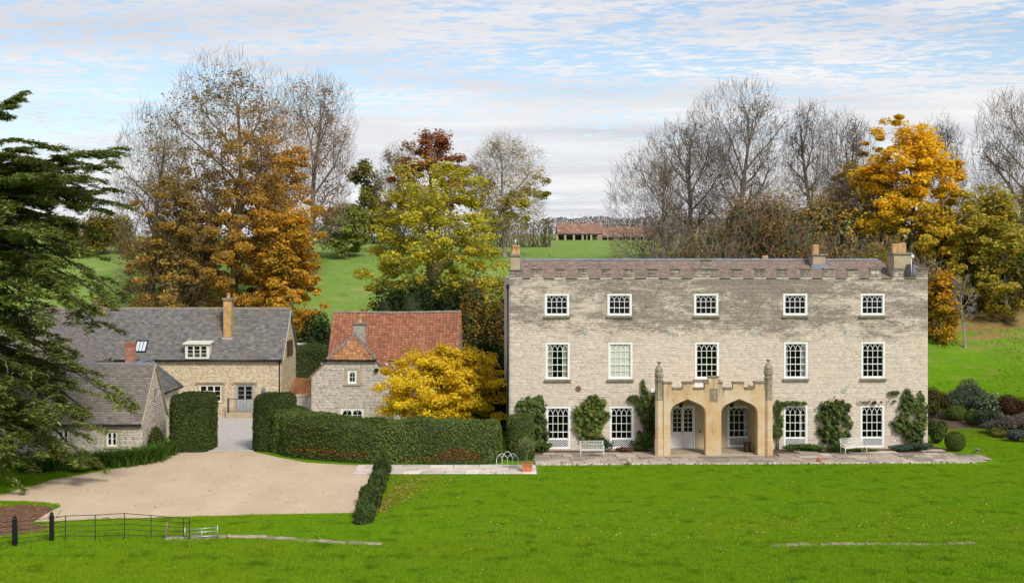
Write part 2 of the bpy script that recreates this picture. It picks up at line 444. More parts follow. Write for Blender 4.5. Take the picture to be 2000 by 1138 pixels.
def gravel_mat():
    m, nt, out = nt_new('gravel'); g = NG(nt); v = g.coord(kind='World')
    a = g.noise(g.coord((.5, .22, 1), 'World'), .8, 6, .7); b = g.noise(v, 5, 6, .75); c = g.noise(v, 34, 3, .7)
    col = g.mix(g.ramp(a, .35, .68), (.50, .372, .245), (.61, .465, .315))
    col = g.mix(g.ramp(b, .46, .72, 0, .6), col, (.33, .255, .185))
    col = g.mix(g.ramp(c, .35, .65, 0, .5), col, (.66, .53, .40))
    w_ = g.n('ShaderNodeTexWave', wave_type='BANDS', bands_direction='Y'); w_.inputs['Scale'].default_value = .19; w_.inputs['Distortion'].default_value = 7; w_.inputs['Detail Scale'].default_value = .35; w_.inputs['Detail'].default_value = 1; g.L.new(v, w_.inputs['Vector'])
    col = g.mix(g.math('MULTIPLY', g.ramp(w_.outputs['Fac'], .55, .9, 0, .0), g.ramp(b, .3, .6)), col, (.36, .275, .205))
    g.L.new(g.bsdf(col, .95, g.bump(c, .6, .02), 0, .1), out.inputs[0]); return m
GRAVEL = gravel_mat()
gravel_px = [(-160, 996), (-60, 981), (0, 966), (100, 937), (230, 914), (312, 893), (345, 884), (400, 881.5), (494, 881.5), (545, 893), (600, 903), (690, 908), (735, 908), (757, 906),
             (735, 935), (700, 990), (692, 1001), (560, 1003), (370, 1008), (200, 1013), (66, 1019), (90, 1003), (120, 988), (96, 981), (40, 978), (0, 977), (-60, 990), (-160, 1012)]
gravel_xy = [G(*p) for p in gravel_px]
sheet('forecourt', gravel_xy, .008, GRAVEL, 'pale gravel forecourt and drive')
MULCH = plain('brown_mulch', (.15, .075, .045), 1, .4, 2.5, .6, kind='World')
mulch_xy = smooth_poly([G(*p) for p in [(-170, 1003), (-40, 992), (40, 985), (86, 986), (108, 992), (84, 1008), (60, 1022), (118, 1030), (60, 1038), (0, 1044), (-80, 1062), (-220, 1060)]])
sheet('bare_earth', mulch_xy, .004, MULCH, 'reddish brown bare earth under the cedar')

def setts_mat():
    m, nt, out = nt_new('setts'); g = NG(nt); v = g.coord(kind='World')
    mp = g.n('ShaderNodeMapping'); g.L.new(v, mp.inputs[0]); mp.inputs['Rotation'].default_value = (0, 0, .78)
    br = g.n('ShaderNodeTexBrick'); g.L.new(mp.outputs[0], br.inputs['Vector'])
    br.inputs['Color1'].default_value = (.50, .46, .43, 1); br.inputs['Color2'].default_value = (.62, .57, .53, 1); br.inputs['Mortar'].default_value = (.30, .28, .25, 1)
    br.inputs['Scale'].default_value = 3.2; br.inputs['Mortar Size'].default_value = .03
    b = g.noise(v, 1.5, 5, .65)
    col = g.mix(g.ramp(b, .4, .7, 0, .5), br.outputs['Color'], (.38, .35, .32))
    g.L.new(g.bsdf(col, .85, g.bump(br.outputs['Fac'], -.4, .02), 0, .25), out.inputs[0]); return m
sheet('courtyard', [(-21.0, 74.83), (-13.0, 74.83), (-12.2, 79), (-13.2, 92.5), (-27, 92.5), (-22, 84)], .012, setts_mat(), 'grey sett paved courtyard')
kb = MB(); r_ = random.Random(4)
x_ = px(398, 74.7)
while x_ < px(497, 74.7):
    w_ = r_.uniform(.55, .95); kb.bev(x_, min(x_+w_, px(498, 74.7)) - .012, 74.62, 74.83, -.1, .05, .012); x_ += w_
tag(kb.build('kerb', plain('pale_kerb_stone', (.5, .46, .40), .9, .15, 5, .3)), 'pale stone kerb edging the courtyard', None, None, 'structure')

# paving slabs: each slab an object of its own under its path
FLAG = attr_mat('flagstone', .85, .22, 2.2, .35, stain=[((.13,.12,.055), .55, .7, .7, (.6,.6,.6), None, None), ((.62,.58,.5), .62, .72, .45, (1.6,1.6,1.6), None, None)], kind='World')
def slab_mesh(rng, w, d, h, pal):
    c = pal[rng.randrange(len(pal))]; k = rng.uniform(.85, 1.15); c = tuple(x * k for x in c)
    j = lambda s: rng.uniform(-s, s)
    mb = MB(); b = .018
    lo = [(-w/2+j(.015), -d/2+j(.015)), (w/2+j(.015), -d/2+j(.015)), (w/2+j(.015), d/2+j(.015)), (-w/2+j(.015), d/2+j(.015))]
    vs = [(x, y, 0) for x, y in lo] + [(x, y, h-b) for x, y in lo] + [(x*(1-2*b/w), y*(1-2*b/d), h+j(.004)) for x, y in lo]
    fs = [(3, 2, 1, 0), (8, 9, 10, 11)] + [(r+i, r+(i+1) % 4, r+4+(i+1) % 4, r+4+i) for r in (0, 4) for i in range(4)]
    mb.add(vs, fs, c); return mb.mesh('slab')
def lay_slabs(parent, rng, x0, x1, y0, y1, row, wid, pal, h=.05, skip=None, jit=.15):
    n = 0; y = y0
    while y < y1 - .15:
        d = min(rng.uniform(*row), y1 - y); 
        if y1 - y - d < .25: d = y1 - y
        x = x0 - rng.uniform(0, jit)
        while x < x1 - .1:
            w = min(rng.uniform(*wid), x1 - x)
            if x1 - x - w < .25: w = x1 - x
            cx, cy = x + w/2, y + d/2
            if not (skip and skip(cx, cy)):
                o = link('slab', slab_mesh(rng, w-.025, d-.025, h, pal), FLAG, parent, (cx, cy, rng.uniform(-.006, .006)))
                o.rotation_euler = (rng.uniform(-.006, .006), rng.uniform(-.006, .006), rng.uniform(-.012, .012)); n += 1
            x += w
        y += d
    return n
rs = random.Random(11)
PALE_PAL = [(.62, .55, .48), (.68, .62, .55), (.56, .49, .43), (.60, .50, .44)]
path = sheet('path', [(-8.3, 66.35), (1.35, 66.35), (1.35, 69.3), (-8.3, 69.3)], .012, MORTAR_DARK, 'pale flagstone path along the tall hedge')
lay_slabs(path, rs, -8.25, 1.3, 66.4, 69.25, (.85, 1.0), (.7, 1.5), PALE_PAL, .055)

# main house frame: facade runs from HX0, slightly turned
HX0, HD0, HA = -.15, 74.85, math.radians(1.95)
def hx(x):
    k = (x - 1000.0) / F; return (k * HD0 - HX0) / (math.cos(HA) - k * math.sin(HA))
def hz(y, u=0.0, back=0.0): return pz(y, HD0 + u * math.sin(HA) + back)
def hw(u, v, z=0.0):
    return (HX0 + u * math.cos(HA) - v * math.sin(HA), HD0 + u * math.sin(HA) + v * math.cos(HA), z)

terr_pts = [(1.2, -5.6), (12, -5.65), (22, -5.5), (25.6, -5.2), (27.0, -4.4), (27.2, -3.3), (25.8, -1.9), (24.9, -1.2), (24.9, -.35), (1.2, -.35)]
terrace = sheet('terrace', [hw(*p)[:2] for p in terr_pts], .008, plain('moss_and_earth', (.13, .10, .065), 1, .5, 1.3, .6, dirt=((.07, .09, .025), .8), kind='World'), 'flagged terrace before the castellated house')
tf = empty('paving', (HX0, HD0, .012), HA, terrace)
TERR_PAL = [(.34, .28, .22), (.42, .35, .275), (.30, .255, .21), (.38, .29, .24), (.25, .21, .16), (.46, .4, .32)]
tp_ = np.array(terr_pts)
def tskip(x, y):
    if not pip(np.array([[x, y]]), terr_pts)[0]: return True
    if 8.35 < x < 15.45 and y > -2.9: return True
    return y > -1.75 - .5*math.sin(x*1.7) and not (3 < x < 8 and y < -1.4) and rs.random() < .8
lay_slabs(tf, rs, 1.3, 27, -5.3, -.6, (.6, .95), (.6, 1.5), TERR_PAL, .05, tskip)
eb = MB(); u_ = 1.3
EDGE_PAL = [(.60, .54, .44), (.66, .6, .5), (.5, .43, .35), (.4, .33, .27)]
while u_ < 25.6:
    w_ = rs.uniform(.10, .17); k = rs.uniform(.8, 1.1); c_ = EDGE_PAL[rs.randrange(4)]
    d_ = .26 + rs.uniform(-.04, .05); y_ = -5.62 + rs.uniform(-.03, .03)
    if rs.random() > .06:
        eb.hexa([(u_+.0, y_, 0), (u_+w_-.02, y_, 0), (u_+w_-.02+.05, y_+d_, 0), (u_+.05, y_+d_, 0), (u_+.01, y_+.01, .05), (u_+w_-.03, y_+.01, .05), (u_+w_+.02, y_+d_-.01, .055), (u_+.06, y_+d_-.01, .055)], tuple(q*k for q in c_))
    u_ += w_
e_ = eb.build('edging', FLAG, terrace); e_.location = (HX0, HD0, .012); e_.rotation_euler = (0, 0, HA); e_['kind'] = 'stuff'
soil_l = sheet('flower_bed', [hw(*p)[:2] for p in [(.2, -1.5), (8.3, -1.6), (8.3, .1), (.2, .1)]], .016, SOIL, 'narrow soil bed along the house wall')
soil_r = sheet('flower_bed', [hw(*p)[:2] for p in [(15.5, -1.7), (20, -1.9), (24.9, -1.4), (26, -.6), (25.6, .8), (24.9, .9), (24.9, .1), (15.5, .1)]], .016, SOIL, 'narrow soil bed along the house wall')
sheet('border_bed', smooth_poly([(28.4, 82.5), (29.6, 79.8), (31.0, 77.8), (36, 75.8), (42, 77), (42, 92), (30, 92), (26.2, 91), (25.8, 87.5), (28, 87.2)]), .006, SOIL, 'curved border bed beside the lawn', True)
gp = sheet('garden_path', [(25.4, 86.2), (29.6, 86.2), (29.7, 88.2), (25.4, 88.2)], .02, plain('pale_gravel', (.55, .45, .34), .95, .15, 3, .4), 'short pale path end beside the topiary', True)

# ha-ha coping: a low line of stones sunk in the grass
HAHA = attr_mat('haha_stone', .95, .3, 4, .5, stain=[((.10,.12,.04), .52, .68, .7, (1.2,1.2,1.2), None, None)], kind='World')
def haha(label, pts, seed):
    rng = random.Random(seed); root = thing('ha_ha_wall', label, 'wall', (*G(*pts[0]), 0), 0)
    P = [Vector((*G(*p), 0)) for p in pts]; o0 = P[0]
    seg = []; 
    for a, b in zip(P, P[1:]):
        d = b - a; L = d.length; s = 0
        while s < L - .1:
            w = min(rng.uniform(.3, .62), L - s); c = a + d * ((s + w/2) / L) - o0
            if seed == 2 and rng.random() < .1: s += w; continue
            k = rng.uniform(.6, 1.05)*(.8 if seed == 2 else 1); mb = MB()
            mb.bev(-w/2+.01, w/2-.01, -.17, .17, -.15, rng.uniform(.06, .11) if seed == 1 else rng.uniform(.045, .085), .02, (.40*k, .33*k, .25*k))
            o = link('coping_stone', mb.mesh('coping_stone'), HAHA, root, c); o.rotation_euler = (rng.uniform(-.06, .06), 0, math.atan2(d.y, d.x) + rng.uniform(-.05, .05)); s += w
    return root
haha('low stone edge of a ha-ha beside the metal gate, running right through the grass', [(322, 1053), (372, 1052), (425, 1049.5), (452, 1048), (520, 1051), (600, 1057), (680, 1062), (745, 1064.5)], 1)
haha('low broken stone edge of a ha-ha in the lawn below the castellated house', [(1505, 1066), (1600, 1064.5), (1700, 1063.5), (1800, 1064.5), (1905, 1062)], 2)

# grass: one tuft patch laid out many times over the lawn
def build_grass():
    rng = np.random.default_rng(5)
    def patch(name, n, size, hlo, hhi, w, loc, seed, lift):
        r = np.random.default_rng(seed)
        p = r.uniform(-size/2, size/2, (n, 2)); h = r.uniform(hlo, hhi, n) * (1 + .4 * vnoise(np.c_[p, p[:, :1]], 4, seed)); a = r.uniform(0, 6.28, n); lean = r.uniform(.1, .7, n) * h; b = r.uniform(0, 6.28, n)
        base = np.c_[p, np.zeros(n)]; side = np.c_[np.cos(a), np.sin(a), np.zeros(n)] * w
        tip = base + np.c_[np.cos(b) * lean, np.sin(b) * lean, h]
        V = np.stack([base - side, base + side, tip], 1).reshape(-1, 3)
        k = lift*r.uniform(.7, 1.3, n)[:, None]; t = r.random(n)[:, None]
        col = (np.array([.125, .27, .006]) * (1-t) + np.array([.215, .35, .014]) * t) * k
        dry = r.random(n) < .03; col[dry] = (.3, .26, .09)
        o = mesh_np(name, V, np.arange(3*n).reshape(-1, 3), BLADE, col=col); o.location = loc; return o
    def scatter(name, src, P, label, seed):
        r = np.random.default_rng(seed)
        me = bpy.data.meshes.new(name); me.from_pydata([tuple(p) for p in P], [], [])
        a = me.attributes.new('rot', 'FLOAT_VECTOR', 'POINT'); a.data.foreach_set('vector', np.c_[np.zeros((len(P), 2)), r.uniform(0, 6.283, len(P))].astype(np.float32).ravel())
        o = link(name, me); tag(o, label, None, None, 'stuff')
        ng = bpy.data.node_groups.new(name, 'GeometryNodeTree')
        ng.interface.new_socket('Geometry', in_out='INPUT', socket_type='NodeSocketGeometry'); ng.interface.new_socket('Geometry', in_out='OUTPUT', socket_type='NodeSocketGeometry')
        gi = ng.nodes.new('NodeGroupInput'); go = ng.nodes.new('NodeGroupOutput'); ip = ng.nodes.new('GeometryNodeInstanceOnPoints'); oi = ng.nodes.new('GeometryNodeObjectInfo')
        na = ng.nodes.new('GeometryNodeInputNamedAttribute'); na.data_type = 'FLOAT_VECTOR'; na.inputs['Name'].default_value = 'rot'
        oi.inputs['Object'].default_value = src; oi.transform_space = 'ORIGINAL'
        ng.links.new(gi.outputs[0], ip.inputs['Points']); ng.links.new(oi.outputs['Geometry'], ip.inputs['Instance']); ng.links.new(na.outputs[0], ip.inputs['Rotation']); ng.links.new(ip.outputs[0], go.inputs[0])
        md = o.modifiers.new('scatter', 'NODES'); md.node_group = ng
    terr_w = [hw(*p)[:2] for p in terr_pts]
    bad = lambda P: pip(P, gravel_xy) | pip(P, terr_w) | ((P[:, 0] > -8.6) & (P[:, 0] < 1.6) & (P[:, 1] > 65.9) & (P[:, 1] < 69.7)) | (P[:, 0] < -18) & (P[:, 1] > 70.5) | (P[:, 1] > 69.6) & (P[:, 0] < 27) | pip(P, mulch_xy)
    def grid(x0, x1, y0, y1, s):
        X, Y = np.meshgrid(np.arange(x0, x1, s), np.arange(y0, y1, s)); P = np.c_[X.ravel(), Y.ravel()]
        hwid = 1040 * P[:, 1] / F; P = P[np.abs(P[:, 0]) < hwid + .5]
        for dx, dy in ((0, 0), (-s*.27, 0), (s*.27, 0), (0, -s*.27), (0, s*.27)):
            P = P[~bad(P + np.array([dx, dy]))]
        return np.c_[P + rng.uniform(-.22*s, .22*s, P.shape), np.zeros(len(P))]
    line = 50.3
    p1 = grid(-30, 30, 42, line, .5)
    p2 = grid(-30, 36, line, 86, .5)
    s1 = patch('meadow_grass', 560, .74, .04, .13, .012, tuple(p1[0]), 3, 1.25)
    tag(s1, 'longer rough grass in the near meadow', None, None, 'stuff')
    s2 = patch('lawn_turf', 480, .72, .02, .05, .014, tuple(p2[0]), 4, 1.25)
    tag(s2, 'short mown lawn grass', None, None, 'stuff')
    scatter('rough_grass', s1, p1[1:], 'longer rough grass in the near meadow', 6)
    scatter('mown_grass', s2, p2[1:], 'short mown lawn grass', 7)
build_grass()
# ------------------------------------------------------------------ masonry and roofing
def stone_courses(name, mat, parent, x0, x1, z0, z1, openings, y, rng, pal, ch=(.12, .2), cl=(.22, .7), clip=None, joint=.012, out=(.006, .02), ax='x', sgn=-1):
    """coursed rubble: every stone its own block, all of one wall joined. Wall face in plane y (ax 'x': runs along x, faces sgn*y; ax 'y': runs along y, faces sgn*x)"""
    V = []; C = []; z = z0
    while z < z1 - .03:
        h = min(rng.uniform(*ch), z1 - z)
        if z1 - z - h < .05: h = z1 - z
        ops = [(a, b) for a, b, c, d in openings if c < z + h - .01 and d > z + .01]
        lo, hi = x0, x1
        if clip: lo, hi = max(lo, clip(z + h*.5)[0]), min(hi, clip(z + h*.5)[1])
        cuts = [(lo, hi)]
        for a, b in ops:
            cuts = [q for s, e in cuts for q in ((s, min(e, a)), (max(s, b), e)) if q[1] - q[0] > .03]
        for s, e in cuts:
            x = s
            while x < e - .02:
                w = rng.uniform(*cl) * (1.0 if h > .13 else .85); w = min(w, e - x)
                if e - x - w < .1: w = e - x
                c = pal[rng.randrange(len(pal))]; k = rng.uniform(.94, 1.06)
                d = rng.uniform(*out); jj = joint * .5
                a0, a1, b0, b1 = x + jj, x + w - jj, z + jj, z + h - jj
                t = lambda: rng.uniform(-.0025, .0025)
                i = .006
                V.append([(a0, 0, b0), (a1, 0, b0), (a1, 0, b1), (a0, 0, b1), (a0+i, d, b0+i+t()), (a1-i, d+t(), b0+i+t()), (a1-i, d, b1-i+t()), (a0+i, d+t(), b1-i+t())])
                C.append(tuple(q * k for q in c)); x += w
        z += h
    if not V: return None
    V = np.array(V, float); n = len(V)
    A = V.copy()
    if ax == 'x': A[..., 1] = y + sgn * V[..., 1]
    else: A[..., 0] = y + sgn * V[..., 1]; A[..., 1] = V[..., 0]
    fq = np.array([(4, 5, 6, 7), (0, 1, 5, 4), (1, 2, 6, 5), (2, 3, 7, 6), (3, 0, 4, 7)])
    if (sgn > 0) == (ax == 'x'): fq = fq[:, ::-1]
    Fc = (np.arange(n)[:, None, None] * 8 + fq[None]).reshape(-1, 4)
    o = mesh_np(name, A.reshape(-1, 3), Fc, mat, parent, np.repeat(np.array(C), 5, 0)); o['kind'] = 'stuff'; return o

def wall_cells(mb, x0, x1, z0, z1, ops, y0, y1):
    zs = sorted({z0, z1, *[max(z0, min(z1, q)) for o in ops for q in o[2:]]})
    for a, b in zip(zs, zs[1:]):
        if b - a < 1e-4: continue
        cuts = [(x0, x1)]
        for o in ops:
            if o[2] < b - 1e-4 and o[3] > a + 1e-4:
                cuts = [q for s, e in cuts for q in ((s, min(e, o[0])), (max(s, o[1]), e)) if q[1] - q[0] > 1e-3]
        for s, e in cuts: mb.box(s, e, y0, y1, a, b)

def roof_tiles(name, mat, parent, o, eu, ev, LU, LV, tw, th, pal, rng, keep=None, pan=False, thick=.018, jit=.35, sag=0.0, blotch=None):
    """tiles in courses; o lower-left corner, eu along the eaves, ev up the slope (unit). keep(u,v) -> bool"""
    o = np.array(o, float); eu = np.array(eu, float); ev = np.array(ev, float); en = np.cross(eu, ev)
    if en[2] < 0: en = -en
    V = []; Fc = []; C = []; nv = 0
    prof = [(0, .0), (.18, .05), (.42, .024), (.7, -.016), (1.0, .0)] if pan else [(0, 0), (1, 0)]
    rows = int(math.ceil(LV / th))
    for r in range(rows):
        v0 = r * th; off = 0 if pan else (tw * .5 if r % 2 else 0) + rng.uniform(-.02, .02)
        u = -off
        while u < LU - .01:
            w = tw * (1 if pan else rng.uniform(.85, 1.15)); a, b = max(0, u), min(LU, u + w); u += w
            if b - a < .03: continue
            uc, vc = (a+b)/2, v0 + th*.5
            if keep and not keep(uc, vc): continue
            k = rng.uniform(1-jit, 1+jit); c = pal[rng.randrange(len(pal))]
            g = .0 if pan else .004
            tip = thick + rng.uniform(0, .008); lo = v0 + rng.uniform(-.012, .012); hi = min(v0 + th * 1.05, LV + .02)
            s = sag * math.sin(math.pi * uc / LU)
            ring = []
            for (f, hgt) in prof:
                x = a + g + (b - a - 2*g) * f
                ring.append((x, lo, tip + hgt - s)); 
            n = len(prof)
            for (x, v, h) in ring: V.append(o + eu*x + ev*v + en*h)
            for (x, v, h) in ring: V.append(o + eu*x + ev*hi + en*(h - tip + .004))
            for (x, v, h) in ring: V.append(o + eu*x + ev*lo + en*(h - thick*1.6))
            for q in range(n-1):
                Fc.append((nv+q, nv+q+1, nv+n+q+1, nv+n+q)); C.append(tuple(z*k for z in c))
                Fc.append((nv+2*n+q, nv+2*n+q+1, nv+q+1, nv+q)); C.append(tuple(z*k*.8 for z in c))
            nv += 3*n
    ob = mesh_np(name, np.array(V), np.array(Fc), mat, parent, np.array(C), smooth=False); ob['kind'] = 'stuff'; return ob

def ridge_tiles(name, mat, parent, a, b, r=.13, step=.38, pal=((.2, .2, .2),), rng=random.Random(1), drop=.06):
    a = Vector(a); b = Vector(b); d = b - a; L = d.length; d.normalize(); side = d.cross(Vector((0, 0, 1))).normalized(); up = side.cross(d).normalized()
    mb = MB(); s = 0
    while s < L - .05:
        w = min(step, L - s); p0 = a + d*s; p1 = a + d*(s+w-.015); vs = []
        k = rng.uniform(.8, 1.2); c = pal[rng.randrange(len(pal))]; lift = rng.uniform(0, .012)
        for p in (p0, p1):
            for t in (-1, -.55, 0, .55, 1):
                vs.append(p + side*(t*r) + up*((1-t*t)*r*.6 - drop*abs(t) + lift + .02))
        mb.add(vs, [(i, i+1, 6+i, 5+i) for i in range(4)] + [(4, 3, 2, 1, 0), (5, 6, 7, 8, 9)], tuple(x*k for x in c)); s += w
    return mb.build(name, mat, parent)

# ------------------------------------------------------------------ the castellated house
RH = random.Random(21)
house = thing('castellated_house', 'long three-storey castellated stone house with white gothic sash windows and an arched porch', 'house', (HX0, HD0, 0), HA)
HW = hx(1812)
WIN_W = 1.44
cols3 = [1087.5, 1210, 1379, 1553, 1704]; cols2 = [1089, 1211.5, 1380.5, 1554, 1705]; cols1 = [1090, 1214, None, 1553.5, 1703.5]
wins = []           # (u centre, z0, z1, row, col)
for i in range(5):
    wins.append((hx(cols3[i]), 7.95, 9.24, 3, i)); wins.append((hx(cols2[i]), 4.20, 6.37, 2, i))
    if cols1[i]: wins.append((hx(cols1[i]), .10, 2.60, 1, i))
wins.append((hx(1444), .16, 2.60, 1, 9))
DOOR = (hx(1333.5) - .74, hx(1333.5) + .74, 0.10, 2.62)
ops = [(u - WIN_W/2 + .01, u + WIN_W/2 - .01, z0 + .01, z1 - .01) for u, z0, z1, r, c in wins] + [DOOR]
ZP, ZM = 10.19, 10.76            # crenel floor, merlon top
mb = MB(); wall_cells(mb, 0, HW, -.3, ZP, ops, 0, .45)
mb.box(0, .45, .46, 11, -.3, 10.2); mb.box(HW - .45, HW, .46, 11, -.3, 10.2); mb.box(.46, HW - .46, 10.55, 11, -.3, 10.2)
wall = mb.build('wall', MORTAR, house)
PAL_H = [(.585, .50, .41), (.61, .525, .43), (.565, .48, .40), (.615, .53, .43), (.58, .49, .405), (.54, .46, .38)]
lint = []
for u, z0, z1, r, c in wins:
    if r < 3: lint.append((u - .95, u + .95, z1, z1 + .34))
    else: lint.append((u - .82, u + .82, z1, z1 + .24))
sops = [(a - .02, b + .02, c - .02, d + .02) for a, b, c, d in ops] + lint
stone_courses('stonework', STONE, house, 0.0, HW, .0, ZP - .05, sops, 0.0, RH, PAL_H, (.06, .115), (.22, .8), out=(.003, .010), joint=.010)
for (a, b, c, d), (u, z0, z1, r, cc) in zip(lint, wins):
    n = 5 if r < 3 else 9
    for k in range(n):          # flat arch of wedge stones above each window
        t0, t1 = a + (b-a)*k/n, a + (b-a)*(k+1)/n; e = .06*((k + .5)/n - .5)
        kk = RH.uniform(.85, 1.1); cc_ = PAL_H[RH.randrange(6)]
        m_ = MB().hexa([(t0+.008-e*0, -.022, c+.02), (t1-.008, -.022, c+.02), (t1-.008, .02, c+.02), (t0+.008, .02, c+.02), (t0+.008+e, -.022, d-.01), (t1-.008+e, -.022, d-.01), (t1-.008+e, .02, d-.01), (t0+.008+e, .02, d-.01)], tuple(q*kk*.98 for q in cc_))
        m_.build('lintel_stone', STONE, house)

# interior: room surfaces coloured near black, standing in for indoor shade
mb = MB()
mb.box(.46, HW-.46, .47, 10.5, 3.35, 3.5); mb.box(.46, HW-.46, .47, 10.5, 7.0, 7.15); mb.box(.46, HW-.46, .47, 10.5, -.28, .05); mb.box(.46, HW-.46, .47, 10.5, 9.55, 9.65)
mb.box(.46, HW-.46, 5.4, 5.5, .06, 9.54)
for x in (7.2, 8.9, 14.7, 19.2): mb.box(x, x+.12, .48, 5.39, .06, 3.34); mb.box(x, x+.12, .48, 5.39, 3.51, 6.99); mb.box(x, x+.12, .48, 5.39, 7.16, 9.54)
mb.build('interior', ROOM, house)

def gothic_bars(mb, x0, x1, zs, zt, n, w, d):
    step = (x1 - x0) / n; hgt = zt - zs
    for i in range(n + 1):
        for sg in (-1, 1):
            if not (0 <= i + sg <= n): continue
            pts = []
            for k in range(7):
                th = math.pi/2 * k / 6
                pts.append((x0 + step*i + sg*step*(1 - math.cos(th)), zs + hgt*math.sin(th)))
            for a, b in zip(pts, pts[1:]): mb.bar(a, b, w, d)
def rect_frame(mb, x0, x1, z0, z1, w, y0, y1, wb=None, wt=None):
    wb = w if wb is None else wb; wt = w if wt is None else wt
    mb.box(x0, x0+w, y0, y1, z0, z1); mb.box(x1-w, x1, y0, y1, z0, z1)
    mb.box(x0+w, x1-w, y0, y1, z0, z0+wb); mb.box(x0+w, x1-w, y0, y1, z1-wt, z1)
_pane = {}
def pane_mesh(w, h):
    k = (round(w, 3), round(h, 3))
    if k not in _pane: _pane[k] = MB().box(-w/2, w/2, 0, .006, -h/2, h/2).mesh('pane')
    return _pane[k]
def sash_window(parent, u, z0, z1, row, sill=True, w=WIN_W):
    """gothic sash: box frame, bars, panes, sill"""
    h = z1 - z0; fw = .115
    mb = MB(); rect_frame(mb, -w/2, w/2, 0, h, fw, -.03, .16, .10 if row > 1 else .10, .11)
    o = mb.build('window', WHITE, parent, (u, 0, z0))
    ix0, ix1, iz0, iz1 = -w/2+fw, w/2-fw, .10, h-.11
    bw = .030; n = 4; step = (ix1-ix0)/n
    if row == 3: rowsz = [iz0, iz0 + (iz1-iz0)*.335, iz0 + (iz1-iz0)*.67, iz1]; meet = 1
    elif row == 2: rowsz = [iz0, iz0+(iz1-iz0)*.19, iz0+(iz1-iz0)*.385, iz0+(iz1-iz0)*.59, iz0+(iz1-iz0)*.79, iz1]; meet = 2
    else: rowsz = [iz0 + .50, iz0+.50+(iz1-iz0-.5)*.22, iz0+.50+(iz1-iz0-.5)*.49, iz0+.5+(iz1-iz0-.5)*.75, iz1]; meet = 1
    g = MB(); d = (.045, .085)
    for i in range(1, n): g.box(ix0+step*i-bw/2, ix0+step*i+bw/2, d[0]+.002, d[1]-.002, rowsz[0], rowsz[-2] + .0)
    for k, z in enumerate(rowsz[1:-1]): g.box(ix0, ix1, d[0] - (.02 if k+1 == meet else 0), d[1], z-bw*(.75 if k+1 == meet else .5), z+bw*(.75 if k+1 == meet else .5))
    gothic_bars(g, ix0, ix1, rowsz[-2], iz1, n, bw*.9, (d[0]+.006, d[1]-.006))
    rect_frame(g, ix0, ix1, rowsz[0], iz1, .03, d[0]-.004, d[1]+.004)
    if row == 1:
        g.box(ix0, ix1, d[0]-.012, d[1]+.01, rowsz[0]-.045, rowsz[0]+.02)
        m = 8; s = (ix1-ix0)/m; hh = rowsz[0]-.045-iz0; r = 4; sv = hh/r
        for i in range(-r, m+1):
            for sg in (1, -1):
                xa = ix0 + s*i if sg > 0 else ix0 + s*(i+r); xb = xa + sg*s*r; za, zb = iz0, iz0+hh
                def cl(xa, za, xb, zb):
                    for lim in (ix0, ix1):
                        lo = lim == ix0
                        if (xa < lim) if lo else (xa > lim):
                            t = (lim-xa)/(xb-xa); xa, za = lim, za+(zb-za)*t
                        if (xb < lim) if lo else (xb > lim):
                            t = (lim-xb)/(xa-xb); xb, zb = lim, zb+(za-zb)*t
                    return xa, za, xb, zb
                if max(xa, xb) <= ix0+1e-6 or min(xa, xb) >= ix1-1e-6: continue
                xa, za, xb, zb = cl(xa, za, xb, zb); g.bar((xa, za), (xb, zb), .022, (-.012 + (.004 if sg > 0 else 0), .004 + (.004 if sg > 0 else 0)))
        rect_frame(g, ix0, ix1, iz0, rowsz[0]-.045, .02, -.014, .012)
        rows2 = [iz0, rowsz[0]-.01] + rowsz[1:]
    else: rows2 = rowsz
    g.build('glazing_bars', WHITE, o)
    for k, (a, b) in enumerate(zip(rows2, rows2[1:])):
        for i in range(n): link('pane', pane_mesh(step-.004, b-a-.004), GLASS, o, (ix0+step*(i+.5), .062, (a+b)/2))
    if sill:
        s = MB().hexa([(-w/2-.08, -.14, -.13), (w/2+.08, -.14, -.13), (w/2+.08, .1, -.13), (-w/2-.08, .1, -.13), (-w/2-.08, -.14, -.035), (w/2+.08, -.14, -.035), (w/2+.08, .1, -.004), (-w/2-.08, .1, -.004)])
        s.build('sill', COPING, o)
    return o
def curtain(parent, x0, x1, z0, z1, y, mat=None, seed=0, name='curtain'):
    n = max(6, int((x1-x0)*40)); rr = random.Random(seed)
    vs = []; ph = rr.uniform(0, 6)
    for i in range(n+1):
        x = x0 + (x1-x0)*i/n; yy = y + min(.025, .4*(y-.09))*math.sin(i*1.35+ph) + .01*math.sin(i*.5)
        vs += [(x, yy, z0), (x, yy*1 + .006*math.sin(i), z1)]
    b = MB().add(vs, [(2*i, 2*i+2, 2*i+3, 2*i+1) for i in range(n)])
    b.build(name, mat or FABRIC, parent)
